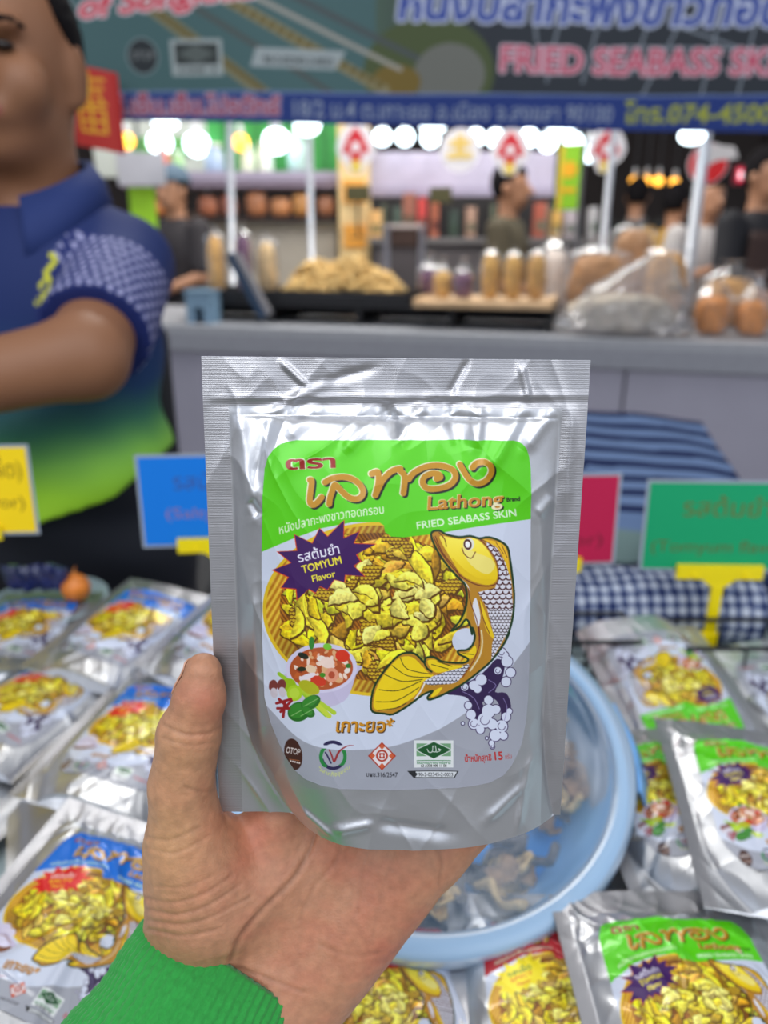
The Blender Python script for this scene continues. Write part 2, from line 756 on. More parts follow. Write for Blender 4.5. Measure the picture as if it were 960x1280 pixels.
def label_art(flavour, K):
    fl = FLAVOURS[flavour]
    A = Art(320, 544, 670, 994, K, (206, 213, 230))
    rnd = random.Random(11)
    # grey foot with the swooping edge
    A.poly(list(smooth_path([(310, 850), (326, 872), (345, 893), (372, 920), (402, 933), (440, 936), (490, 931), (540, 914), (585, 888), (620, 858), (645, 824), (690, 760)], 6, False)) + [(690, 1000), (300, 1000)], (160, 163, 174))
    # woven basket
    A.ellipse(470, 760, 141, 108, (226, 188, 30), 0.0)
    A.ellipse(470, 760, 137, 104, weave((190, 118, 14), (240, 200, 60), (0, 0, 0), 7, 0.5))
    A.ellipse(468, 757, 118, 92, weave((120, 66, 10), (196, 122, 22), (0, 0, 0), 4, -0.6))
    # fried skin pieces heaped in it
    def chip(cx, cy, ln, wd, a, bend, col, net=False):
        t = np.linspace(0, 1, 9)
        x = (t - 0.5) * ln
        y = bend * ln * (4 * (t - 0.5) ** 2 - 0.5)
        w = wd * np.sin(math.pi * np.clip(t * 0.92 + 0.04, 0, 1)) ** 0.7
        up, dn = np.stack([x, y - w / 2], 1), np.stack([x, y + w / 2], 1)[::-1]
        p = np.concatenate([up, dn])
        p = p + np.array([[rnd.gauss(0, 0.06 * wd), rnd.gauss(0, 0.06 * wd)] for _ in p])
        R = np.array([[math.cos(a), math.sin(a)], [-math.sin(a), math.cos(a)]])
        q = p @ R + (cx, cy)
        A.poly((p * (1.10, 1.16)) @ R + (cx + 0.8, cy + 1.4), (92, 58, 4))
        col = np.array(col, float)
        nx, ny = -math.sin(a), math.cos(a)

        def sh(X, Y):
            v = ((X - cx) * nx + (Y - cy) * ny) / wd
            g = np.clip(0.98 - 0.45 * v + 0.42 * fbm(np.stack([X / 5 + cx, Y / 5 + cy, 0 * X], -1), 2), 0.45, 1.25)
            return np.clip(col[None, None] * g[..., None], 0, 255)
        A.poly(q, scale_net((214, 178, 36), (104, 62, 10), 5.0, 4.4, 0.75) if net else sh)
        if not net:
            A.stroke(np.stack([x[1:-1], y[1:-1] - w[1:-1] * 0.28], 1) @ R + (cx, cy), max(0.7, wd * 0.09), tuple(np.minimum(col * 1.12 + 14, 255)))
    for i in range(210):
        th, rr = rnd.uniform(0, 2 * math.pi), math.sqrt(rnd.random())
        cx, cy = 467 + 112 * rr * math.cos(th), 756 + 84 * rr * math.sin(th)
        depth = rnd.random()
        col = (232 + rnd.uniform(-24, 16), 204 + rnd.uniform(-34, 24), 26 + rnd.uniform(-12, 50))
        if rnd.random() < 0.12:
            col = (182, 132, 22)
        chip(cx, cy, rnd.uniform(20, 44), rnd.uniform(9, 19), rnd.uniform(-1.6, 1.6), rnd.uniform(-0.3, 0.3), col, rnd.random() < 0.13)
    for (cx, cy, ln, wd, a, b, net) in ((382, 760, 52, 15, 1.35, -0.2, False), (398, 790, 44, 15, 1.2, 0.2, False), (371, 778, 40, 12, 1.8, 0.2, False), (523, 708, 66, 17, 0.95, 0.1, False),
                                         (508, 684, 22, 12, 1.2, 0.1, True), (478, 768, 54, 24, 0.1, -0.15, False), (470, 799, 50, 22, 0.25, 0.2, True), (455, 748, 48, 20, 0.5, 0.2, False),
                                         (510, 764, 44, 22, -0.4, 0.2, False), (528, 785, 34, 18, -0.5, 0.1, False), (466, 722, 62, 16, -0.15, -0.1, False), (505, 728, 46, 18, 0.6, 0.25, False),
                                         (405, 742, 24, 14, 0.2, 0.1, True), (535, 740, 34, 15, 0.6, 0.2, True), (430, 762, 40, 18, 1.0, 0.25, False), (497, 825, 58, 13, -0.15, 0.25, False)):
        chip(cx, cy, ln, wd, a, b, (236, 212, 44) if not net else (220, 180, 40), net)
    for i in range(26):
        th, rr = rnd.uniform(0, 2 * math.pi), math.sqrt(rnd.random())
        chip(478 + 62 * rr * math.cos(th), 752 + 52 * rr * math.sin(th), rnd.uniform(20, 38), rnd.uniform(11, 20), rnd.uniform(-1.2, 1.2), rnd.uniform(-0.3, 0.3), (246, 232, 92 + rnd.uniform(-20, 50)), rnd.random() < 0.1)
    # right part of the basket picture fades out round the fish: white notch by the fin
    A.ellipse(582, 800, 17, 16, (206, 213, 230))
    # the colour band
    A.poly([(310, 694), (320, 692), (365, 673), (400, 660), (440, 652), (474, 652), (480, 656), (481, 664), (489, 670), (505, 671), (540, 667), (600, 657), (664, 648), (690, 643), (690, 540), (310, 540)], fl['band'])
    # small red heading
    A.text('ตรา', (358.5, 586), (420, 583.5), 12.5, (206, 232, 190), 0.05)
    A.text('ตรา', (358, 586), (420, 583.5), 12, (150, 24, 18) if flavour != 'red' else (60, 8, 12), 0.03)
    # big gold brush lettering
    s7 = lambda p: T_(p, 320, 545, 5.333)
    s8 = lambda p: T_(p, 490, 545, 5.333)
    letters = [
        s7([(362, 290), (374, 302), (362, 400), (364, 440), (385, 455), (412, 438), (440, 405)]),
        s7([(462, 305), (515, 278), (600, 272), (670, 300), (712, 350), (708, 395), (670, 417), (620, 405), (570, 362), (528, 322), (510, 365), (495, 410), (490, 450)]),
        s7([(772, 250), (812, 238), (818, 290), (808, 350), (796, 392), (815, 350), (850, 285), (905, 232), (960, 215)]) + s8([(55, 228), (84, 262), (84, 310), (76, 378)]),
        s8([(112, 285), (150, 240), (235, 200), (330, 196), (405, 226), (422, 275), (385, 322), (310, 348), (240, 348), (205, 315), (215, 272), (262, 248), (308, 252), (322, 272), (296, 282)]),
        s8([(452, 188), (475, 228), (515, 288), (570, 316), (628, 290), (658, 236), (648, 190), (612, 168), (565, 178), (535, 208)]),
    ]
    gold = lambda X, Y: np.where(((np.sin(X * 3.6) * np.sin(Y * 3.6)) > 0.15)[..., None], np.array((206, 152, 20)), np.array((180, 126, 16))).astype(np.float32)
    for dx, dy, w, c in ((1.9, 1.8, 8.2, (12, 14, 8)), (-0.9, -0.5, 8.6, (226, 224, 190)), (0, 0, 7.4, gold)):
        for p in letters:
            q = smooth_path([(x + dx, y + dy) for x, y in p], 5, False)
            A.stroke(q, w, c)
    for dx, dy, c, b in ((1.2, 1.1, (20, 16, 8), 0.055), (-0.5, -0.4, (232, 222, 180), 0.06), (0, 0, (196, 132, 22), 0.04)):
        A.text('Lathong', (534 + dx, 636.5 + dy), (630 + dx, 630.5 + dy), 16, c, b * 0.5, 0.1)
    A.text('Brand', (633, 626.5), (649.5, 625), 5, (12, 20, 10), 0.03)
    A.text('หนังปลากะพงขาวทอดกรอบ', (350, 667), (481, 641), 8.6, (214, 240, 200), 0.0, 0.15, bow=4, outline=((214, 240, 200), 0.18))
    A.text('FRIED SEABASS SKIN', (521.5, 660.5), (645, 644), 8.6, (214, 242, 205), 0.0, outline=((214, 242, 205), 0.3))
    # starburst
    b = T_([(105, 342), (215, 300), (135, 233), (250, 228), (235, 133), (340, 185), (383, 97), (430, 145), (528, 48), (525, 155), (620, 113), (585, 185), (715, 190), (600, 250), (625, 292), (585, 318), (650, 380), (535, 372), (530, 415),
            (470, 400), (430, 460), (385, 440), (360, 478), (320, 455), (250, 520), (245, 455), (155, 447), (200, 385)], 320, 640, 4.8)
    c0 = np.mean(b, 0)
    A.poly([tuple(c0 + (np.array(p) - c0) * 1.035) for p in b], fl['burst_edge'])
    A.poly(b, fl['burst'])
    A.text(fl['t1'], (374, 702), (425, 690.5), 9.4, fl['c1'], 0.0, outline=(fl['c1'], 0.22))
    A.text(fl['t2'], (379, 715.5), (427.5, 703), 9.2, fl['c2'], 0.0, outline=(fl['c2'], 0.32))
    A.text(fl['t3'], (391.5, 726.5), (420, 719.5), 8.0, fl['c2'], 0.0, outline=(fl['c2'], 0.25))
    v = lambda x, y: (320 + x / 4.8, 780 + y / 4.8)
    if flavour == 'green':
        # white bowl of soup
        A.ellipse(402, 862, 36, 22, (196, 190, 214), -0.1)
        A.poly(smooth_path([v(182, 290), v(215, 370), v(300, 420), v(385, 465), v(450, 480), v(545, 440), v(600, 300), v(610, 240)], 4), (196, 188, 216))
        A.ellipse(*v(393, 258), 44.5, 31, (212, 206, 230), -0.05)
        A.ellipse(*v(393, 262), 39.5, 26.5, (178, 82, 36), -0.05)
        for i in range(70):
            th, rr = rnd.uniform(0, 6.283), math.sqrt(rnd.random()) * 0.88
            cx, cy = v(393 + 180 * rr * math.cos(th), 262 + 118 * rr * math.sin(th))
            A.ellipse(cx, cy, rnd.uniform(2, 6), rnd.uniform(1.5, 4), rnd.choice([(232, 196, 176), (214, 120, 70), (240, 214, 196), (196, 96, 40), (150, 60, 30), (222, 170, 120), (238, 226, 214)]), rnd.uniform(0, 3))
        for cx, cy, rx, ry, c, a in ((520, 185, 9, 7.5, (214, 52, 24), 0.2), (375, 335, 10, 6, (206, 56, 26), 0.3), (430, 225, 9, 7, (240, 214, 200), 0.3), (455, 300, 8.5, 9, (226, 150, 120), 0), (455, 300, 4, 4.5, (180, 76, 46), 0), (330, 265, 7, 5, (236, 206, 170), 0.4),
                                     (310, 310, 11, 3.4, (232, 220, 226), -0.35), (285, 185, 7, 3.5, (30, 36, 22), 0.4), (275, 265, 5.5, 3, (34, 44, 20), 0), (430, 130, 5.5, 4, (120, 196, 50), 0.2), (335, 108, 3.4, 8, (46, 130, 44), 0), (400, 300, 3.6, 3, (70, 140, 30), 0), (555, 245, 3.4, 2.8, (50, 120, 40), 0)):
            A.ellipse(*v(cx, cy), rx, ry, c, a)
        # herbs beside it
        A.stroke([v(140, 292), v(240, 370), v(420, 540)], 4.5, (150, 196, 40))
        A.stroke([v(260, 380), v(470, 525)], 5.5, (176, 206, 50))
        A.stroke([v(370, 480), v(440, 545)], 6, (196, 214, 60))
        A.ellipse(*v(320, 375), 14, 7.5, (176, 178, 24), 0.45)
        A.ellipse(*v(200, 362), 8.6, 8.4, (150, 186, 14))
        A.ellipse(*v(232, 410), 9.6, 9.8, (170, 206, 30))
        A.ellipse(*v(232, 410), 6.4, 6.6, (186, 216, 60))
        for cx, cy, rx, ry, a in ((258, 520, 14, 12, -0.3), (330, 465, 13, 8, -0.5), (315, 520, 9, 6, 0.6)):
            A.ellipse(*v(cx, cy), rx, ry, (36, 108, 30), a)
            A.ellipse(*v(cx - 6, cy - 6), rx * 0.8, ry * 0.75, (52, 134, 40), a)
            A.stroke([v(cx - 45, cy + 25), v(cx + 45, cy - 25)], 0.8, (150, 196, 120))
        for cx, cy in ((105, 365), (155, 360)):
            A.ellipse(*v(cx, cy), 5.4, 7.5, (120, 52, 46), 0.1)
            A.ellipse(*v(cx + 5, cy + 42), 4.5, 6.5, (206, 196, 204), -0.2)
        for q in ((125, 470, 210, 445), (130, 500, 200, 500), (165, 550, 175, 460), (140, 445, 190, 490), (150, 520, 215, 455)):
            A.stroke([v(*q[:2]), v(*q[2:])], 3.4, (150, 24, 30))
    elif flavour == 'blue':
        A.ellipse(356, 838, 22, 15, (212, 204, 226), -0.25)
        A.ellipse(380, 848, 16, 14, (222, 214, 232))
        A.ellipse(372, 867, 36, 17, (120, 66, 30), 0.15)
        A.ellipse(371, 861, 33, 12, (222, 216, 236), 0.15)
        A.stroke(smooth_path([(350, 850), (372, 846), (392, 858), (408, 866)], 5, False), [3, 4, 4, 5, 5, 6, 6, 7, 7, 8, 8, 9, 9, 9, 9, 9][:16], (196, 186, 210))
        A.stroke([(352, 851), (378, 850), (400, 864)], 1.2, (150, 100, 60))
    else:
        A.ellipse(360, 862, 30, 22, (200, 30, 20), 0.3)
        for q in range(9):
            a = rnd.uniform(0, 3.1)
            cx, cy = 372 + rnd.uniform(-26, 26), 860 + rnd.uniform(-18, 20)
            A.stroke([(cx, cy), (cx + 24 * math.cos(a), cy + 14 * math.sin(a))], 6, rnd.choice([(206, 30, 22), (226, 84, 20), (180, 20, 20), (70, 140, 30)]))
        A.ellipse(412, 872, 20, 12, (196, 206, 60), 0.2)
        A.ellipse(412, 872, 15, 8, (236, 240, 190), 0.2)
    # wave and foam behind the tail
    ink = (46, 26, 74)
    A.poly(smooth_path(fish_b([(470, 375), (560, 325), (640, 285), (690, 240), (745, 185), (785, 215), (775, 290), (735, 365), (795, 372), (822, 440), (805, 530), (735, 588), (768, 500), (752, 425), (715, 400), (665, 425), (690, 475), (635, 540), (612, 470), (590, 405), (540, 385)]), 3), ink)
    foam = [(770, 150, 24), (800, 200, 30), (820, 260, 26), (795, 310, 26), (750, 250, 20), (790, 165, 18), (660, 300, 30), (620, 330, 26), (570, 340, 20), (640, 350, 22), (590, 440, 20), (605, 490, 26), (620, 540, 28), (655, 570, 22),
            (700, 470, 36), (740, 460, 24), (680, 520, 40), (720, 540, 28), (700, 410, 24), (795, 500, 24), (770, 550, 32), (735, 600, 30), (780, 600, 22), (715, 640, 14), (720, 660, 11), (560, 538, 8), (690, 615, 7), (812, 470, 16)]
    for x, y, r in foam:
        A.ellipse(*fish_b([(x, y)])[0], r / 4.364 + 0.9, r / 4.364 + 0.9, ink)
    for x, y, r in foam:
        A.ellipse(*fish_b([(x, y)])[0], r / 4.364, r / 4.364, (212, 218, 236))
    for x, y, r in foam[::4]:
        cx, cy = fish_b([(x, y)])[0]
        A.stroke([(cx + r / 7 * math.cos(t), cy + r / 7 * math.sin(t)) for t in np.linspace(0, 4.2, 8)], 0.7, ink)
    for q in ([(560, 365), (620, 400), (650, 460)], [(700, 300), (740, 330), (700, 370)], [(780, 400), (800, 450), (785, 520)]):
        A.stroke(smooth_path(fish_b(q), 4, False), 0.7, (150, 140, 190))
    # the leaping fish
    dark, ochre, yel = (14, 52, 22), (186, 132, 34), (240, 208, 20)
    body = fish_a([(390, 65), (430, 54), (470, 75), (540, 90), (600, 84), (650, 97), (700, 90), (760, 110), (802, 145), (816, 210), (827, 290), (837, 370), (839, 440), (832, 520), (815, 590), (795, 640)]) + \
        fish_b([(812, 40), (785, 100), (720, 190), (640, 262), (560, 322), (470, 372), (385, 406), (368, 392), (395, 360), (340, 380), (260, 440), (180, 485), (130, 480), (70, 470), (60, 420), (80, 330), (140, 240), (210, 165), (270, 150), (312, 165), (350, 205),
                (358, 180), (400, 174), (450, 200), (560, 207), (588, 185), (540, 160), (535, 140), (580, 135), (612, 108), (625, 60), (612, 15)]) + \
        fish_a([(610, 618), (596, 560), (575, 538), (545, 575), (497, 600), (540, 550), (570, 490), (582, 420), (572, 350), (535, 310), (480, 250), (430, 180), (395, 110)])
    bs = smooth_path(body, 3)
    A.poly(bs, ochre)
    scales = fish_a([(690, 105), (745, 150), (790, 225), (824, 330), (832, 470), (812, 590), (785, 660)]) + fish_b([(790, 60), (760, 120), (715, 190), (718, 110), (735, 30)]) + fish_a([(728, 625), (712, 560), (690, 475), (640, 390), (735, 365), (755, 300), (742, 215), (690, 140)])
    A.poly(scales, scale_net((222, 222, 232), (70, 24, 26), 7.8, 6.0, 0.8), clip=bs)
    A.poly(fish_a([(700, 480), (832, 480), (812, 590), (785, 660)]) + fish_b([(790, 60), (760, 120), (715, 190), (718, 110), (735, 30)]) + fish_a([(728, 625)]), scale_net((222, 222, 232), (50, 30, 34), 4.6, 3.8, 0.45), clip=bs)
    A.poly(smooth_path(fish_b([(345, 300), (450, 262), (590, 212), (570, 262), (520, 315), (440, 325), (370, 325)]), 3), scale_net((220, 220, 232), (30, 26, 40), 5.0, 4.0, 0.45))
    A.poly(smooth_path(fish_a([(440, 82), (540, 102), (620, 96), (680, 140), (735, 230), (746, 312), (705, 348), (610, 322), (540, 272), (480, 182), (442, 115)]), 3), lambda X, Y: np.clip(np.array((250, 226, 60))[None, None] - np.clip((Y - 690) / 40, -0.6, 1)[..., None] * np.array((14, 28, 52)) - np.clip((560 - X) / 30, 0, 1)[..., None] * np.array((30, 50, 40)), 0, 255))
    A.poly(smooth_path(fish_a([(500, 200), (560, 258), (640, 312), (735, 320), (700, 350), (610, 328), (540, 280)]), 3), (232, 196, 16))
    A.poly(smooth_path(fish_a([(560, 130), (620, 170), (700, 200), (735, 240), (700, 290), (640, 270), (580, 210)]), 3), (244, 228, 120))
    A.poly(smooth_path(fish_b([(82, 455), (76, 400), (100, 320), (160, 230), (220, 176), (285, 175), (340, 225), (375, 262), (400, 276), (342, 310), (312, 370), (250, 420), (160, 460)]), 3), yel)
    A.poly(smooth_path(fish_b([(366, 197), (410, 190), (460, 215), (570, 224), (450, 258), (400, 252)]), 3), yel)
    A.poly(smooth_path(fish_b([(545, 155), (590, 148), (625, 110), (632, 150), (600, 185)]), 3), yel)
    A.poly(smooth_path(fish_b([(385, 392), (410, 355), (450, 340), (420, 380)]), 3), yel)
    A.poly(smooth_path(fish_a([(665, 103), (750, 116), (794, 150), (808, 225), (815, 300), (785, 215), (745, 145)]), 3), (238, 190, 30))
    A.poly(smooth_path(fish_a([(575, 460), (560, 510), (520, 590), (560, 560), (580, 520)]), 3), (206, 172, 30))
    A.poly(smooth_path(fish_a([(652, 430), (690, 520), (732, 640), (690, 602), (668, 520)]), 3), (236, 200, 24))
    A.poly(smooth_path(fish_a([(632, 420), (655, 520), (640, 580), (612, 470)]), 3), (226, 226, 234))
    A.poly(smooth_path(fish_a([(555, 318), (585, 350), (600, 385), (575, 345)]), 3), (226, 226, 234))
    A.stroke(smooth_path(fish_b([(600, 250), (650, 170), (665, 100), (660, 30)]), 4, False), 2.0, (230, 214, 170))
    A.stroke(smooth_path(fish_b([(560, 285), (620, 190), (650, 100), (648, 10)]), 4, False), 1.0, (120, 40, 20))
    A.stroke(smooth_path(fish_b([(300, 400), (330, 360), (350, 320)]), 4, False), 2.0, (230, 226, 220))
    red = (96, 34, 22)
    for q, w in (([(400, 90), (440, 170), (500, 250), (560, 310), (640, 350), (720, 352), (752, 320), (742, 220), (690, 140), (650, 100)], 1.1), ([(410, 85), (450, 175), (520, 262), (545, 310)], 1.0), ([(555, 150), (570, 185), (605, 205), (628, 170)], 1.1), ([(430, 65), (460, 100), (470, 140)], 1.1),
                 ([(590, 370), (600, 440), (640, 560), (650, 680)], 1.0), ([(650, 440), (670, 530), (705, 615)], 0.9), ([(660, 102), (720, 135), (770, 200), (800, 290)], 0.9), ([(740, 118), (780, 180)], 0.7), ([(770, 130), (800, 200)], 0.7), ([(560, 500), (520, 590)], 0.7)):
        A.stroke(smooth_path(fish_a(q), 4, False), w, red)
    for q in ([(220, 180), (260, 240), (390, 268)], [(175, 220), (260, 275), (380, 285)], [(135, 268), (230, 305), (340, 295)], [(105, 350), (210, 355), (330, 305)], [(88, 415), (200, 410), (320, 340)], [(100, 462), (200, 450), (250, 425)], [(420, 200), (500, 225)], [(390, 215), (480, 240)], [(560, 155), (620, 160)]):
        A.stroke(smooth_path(fish_b(q), 4, False), 0.9, (40, 40, 14))
    A.ellipse(*fish_a([(592, 128)])[0], 6.8, 7.6, (232, 228, 214))
    A.ellipse(*fish_a([(586, 130)])[0], 5.0, 6.6, (70, 24, 24), -0.2, inner=0.62)
    A.ellipse(*fish_a([(584, 130)])[0], 2.6, 3.6, (244, 244, 244))
    A.stroke(list(bs) + [bs[0], bs[1]], 2.5, dark)
    A.stroke(smooth_path(fish_b([(350, 205), (365, 235), (390, 255)]), 4, False), 2.2, dark)
    # gold script under the picture
    for dx, dy, c, b in ((1.0, 1.0, (60, 34, 8), 0.06), (0, 0, (206, 138, 24), 0.045)):
        A.text('เกาะยอ*', (420 + dx, 913 + dy), (493 + dx, 913 + dy), 13, c, b * 0.45, 0.1)
    # marks along the foot
    A.ellipse(367, 941, 11, 19.6, (66, 34, 26), -0.18)
    A.text('OTOP', (357.5, 939), (375, 942), 7.2, (226, 218, 214), 0.02)
    A.stroke([(362, 947), (375, 949)], 0.7, (190, 110, 60))
    A.text('•••••', (362, 952), (375, 955), 6, (220, 206, 200), 0.02)
    A.ellipse(417, 943, 16.5, 17.5, (36, 30, 74), 0, clip=[(400, 950), (412, 940), (422, 945), (440, 955), (440, 970), (400, 970)], inner=0.78)
    A.ellipse(416, 941, 17, 17, (36, 30, 74), 0, clip=[(405, 930), (428, 930), (432, 920), (402, 920)], inner=0.76)
    A.ellipse(416, 944, 16.8, 17, (34, 130, 60), 0, clip=[(396, 934), (409, 934), (409, 957), (396, 957)], inner=0.74)
    A.ellipse(417, 944, 16.6, 17, (34, 130, 60), 0, clip=[(424, 936), (440, 936), (440, 955), (424, 955)], inner=0.74)
    A.stroke(smooth_path([(407, 939), (410, 944), (414, 952)], 3, False), 1.8, (36, 30, 74))
    A.stroke(smooth_path([(412, 936), (415, 943), (418, 950), (424, 938), (434, 931), (442, 930)], 4, False), [1.8] * 8 + [2.6] * 5 + [2, 1.7, 1.5, 1.2, 1.0, 0.8, 0.7, 0.6], (150, 36, 40))
    A.text('วิสาหกิจชุมชน', (399, 961), (437, 959), 4.4, (206, 216, 110), 0.0, 0, bow=-8.5)
    A.poly([(477.5, 926), (495, 943), (477.5, 961), (460, 943)], (176, 50, 30))
    A.poly([(477.5, 928), (493, 943), (477.5, 959), (462, 943)], (226, 220, 222))
    for px_, py_ in ((477.5, 931.5), (489.5, 943), (477.5, 955.5), (465.5, 943)):
        A.poly([(px_, py_ - 3.6), (px_ + 3.6, py_), (px_, py_ + 3.6), (px_ - 3.6, py_)], (206, 92, 54))
    A.ellipse(477.5, 943, 7.4, 7.4, (176, 50, 30), inner=0.72)
    A.ellipse(477.5, 943, 4.6, 2.2, (176, 50, 30), 0.78)
    A.ellipse(477.5, 943, 4.6, 2.2, (176, 50, 30), -0.78)
    A.ellipse(477.5, 943, 1.8, 1.8, (226, 220, 222))
    A.text('มผช.316/2547', (458, 969), (497, 969.5), 4.6, (50, 50, 56), 0.01)
    A.poly([(517.5, 924), (566.5, 924), (566.5, 958), (517.5, 958)], (222, 226, 226))
    A.poly([(520.5, 928), (563.5, 928), (563.5, 944), (520.5, 944)], (112, 160, 118))
    A.poly([(542, 924.5), (565.5, 936), (542, 948.5), (518.5, 936)], (222, 226, 226))
    A.poly([(542, 926), (563.5, 936), (542, 947), (520.5, 936)], (22, 84, 40))
    for q in ([(534, 935), (536, 939), (540, 938.5), (541, 931)], [(541, 938.5), (545, 938), (544, 931)], [(545.5, 939), (550, 937), (547.5, 934.5), (551, 936)]):
        A.stroke(smooth_path(q, 4, False), 1.0, (222, 226, 222))
    A.stroke([(521, 949.5), (563, 949.5)], 1.0, (60, 130, 80))
    A.text('คณะกรรมการกลางอิสลาม', (521, 953.6), (563, 953.6), 2.2, (60, 120, 76), 0.02)
    A.text('62 A328 000 11 58', (526, 957.4), (558, 957.4), 3.0, (40, 44, 40), 0.02)
    A.poly([(509, 962), (573, 962), (568, 971), (517, 971)], (40, 42, 46))
    A.poly([(518, 963), (571, 963), (567, 970), (519, 970), (522, 966)], (212, 216, 220))
    A.stroke([(512, 965), (517, 968), (519, 963)], 1.2, (30, 30, 34))
    A.text('90-2-02345-2-0023', (523, 969), (566, 969), 4.4, (40, 40, 44), 0.0)
    A.text('น้ำหนักสุทธิ', (581, 950.5), (614, 948), 6.2, (186, 36, 34), 0.02)
    A.text('15', (618, 947.5), (628, 946.5), 9.6, (186, 36, 34), 0.02)
    A.text('กรัม', (631, 946), (639, 945), 4.6, (186, 60, 56), 0.0)
    return A
# ------------------------------------------------------------------ materials of the place
M_FOIL = mat('silver foil', (206, 208, 212), rough=0.35, metal=0.92, bump=0.12, bscale=260, bdist=0.0006)
M_SEAL = MATS.get('ribbed foil seal')


def ribbed(name, rgb, rough, scale, strength, axis='Z', metal=0.9):
    m = bpy.data.materials.new(name)
    m.use_nodes = True
    n, l = m.node_tree.nodes, m.node_tree.links
    b = n['Principled BSDF']
    b.inputs['Base Color'].default_value = L4(rgb)
    b.inputs['Roughness'].default_value = rough
    b.inputs['Metallic'].default_value = metal
    tc = n.new('ShaderNodeTexCoord')
    w = n.new('ShaderNodeTexWave')
    w.wave_type = 'BANDS'
    w.bands_direction = axis
    w.inputs['Scale'].default_value = scale
    w.inputs['Distortion'].default_value = 1.2
    w.inputs['Detail'].default_value = 2
    w.inputs['Detail Scale'].default_value = 3
    bp = n.new('ShaderNodeBump')
    bp.inputs['Strength'].default_value = strength
    bp.inputs['Distance'].default_value = 0.0005
    l.new(tc.outputs['Object'], w.inputs['Vector'])
    l.new(w.outputs['Fac'], bp.inputs['Height'])
    l.new(bp.outputs[0], b.inputs['Normal'])
    MATS[name] = m
    return m


M_SEAL = ribbed('ribbed foil seal', (188, 188, 192), 0.36, 520, 0.13, 'Y')
M_PRINT = mat('glossy label print', rough=0.34, metal=0.12, spec=0.5, attr='print', coat=0.25)
M_FLAT = mat('matt print', rough=0.6, attr='print', spec=0.25)
M_STEEL = mat('galvanised steel', (176, 180, 186), rough=0.35, metal=0.85, noise=0.06, nscale=12)
M_BLACKWIRE = mat('black coated wire', (26, 27, 32), rough=0.45)
M_YELLOW = mat('yellow plastic', (250, 226, 0), rough=0.4, noise=0.03, nscale=40)

# ------------------------------------------------------------------ the setting
mb = MB()
mb.box((0, 4.4, -0.02), (11, 10.8, 0.04))
structure(mb.build('floor', mat('polished grey hall floor', (120, 116, 114), rough=0.35, noise=0.12, nscale=3), smooth=False))
mb = MB()
mb.box((0, 9.6, 2.0), (11, 0.1, 4.0))
for k in range(5):
    mb.box((-4.4 + 2.2 * k, 9.52, 2.0), (0.12, 0.06, 4.0))
structure(mb.build('wall_back', mat('dark hall wall', (52, 44, 42), rough=0.8, noise=0.2, nscale=2), smooth=False))
mb = MB()
mb.box((0, 6.4, 4.05), (11, 6.4, 0.1))
for k in range(6):
    mb.box((-5 + 2 * k, 6.4, 3.95), (0.1, 6.4, 0.12))
structure(mb.build('ceiling', mat('dark hall ceiling', (58, 52, 52), rough=0.8, noise=0.1, nscale=2), smooth=False))
# ------------------------------------------------------------------ the stand-up pouch
PW, PH = 0.125, 0.164          # width, height
dT, dB = FPX * PW / 486.0, FPX * PW / 425.0
_tl, _tr, _bl, _br = at_d(262, 447, dT), at_d(747.5, 449, dT), at_d(275, 1012, dB), at_d(700, 1019, dB)
_o = (_bl + _br) / 2
_x = (_tr - _tl) + (_br - _bl)
_x /= np.linalg.norm(_x)
_v = (_tl + _tr) / 2 - _o
PH = float(np.linalg.norm(_v))
_v -= _x * (_v @ _x)
_v /= np.linalg.norm(_v)
_n = np.cross(_x, _v)                       # towards the buyer
POUCH_O, POUCH_X, POUCH_V, POUCH_N = _o, _x, _v, _n


def bulge(u, v, amp=1.0):
    """How far the front film stands off the back film. u in -1..1 across, v in 0..1 up."""
    k = np.clip(1 - v / 0.32, 0, 1) ** 2
    s0 = np.where(u < 0, 0.855 - 0.29 * k, 0.855 + 0.10 * k)
    s = np.clip(np.abs(u) / s0, 0, 1)
    g = (1 - s ** 2.6) ** 0.85
    p = 0.0165 * np.sqrt(np.clip(1 - (v / 0.885) ** 5, 0, 1)) + 0.0045 * np.clip(1 - v / 0.5, 0, 1) ** 2
    return amp * g * p


def seg_d(u, v, a, b):
    d = (b[0] - a[0], b[1] - a[1])
    t = np.clip(((u - a[0]) * d[0] + (v - a[1]) * d[1]) / (d[0] ** 2 + d[1] ** 2), 0, 1)
    return np.hypot(u - a[0] - t * d[0], v - a[1] - t * d[1]), t


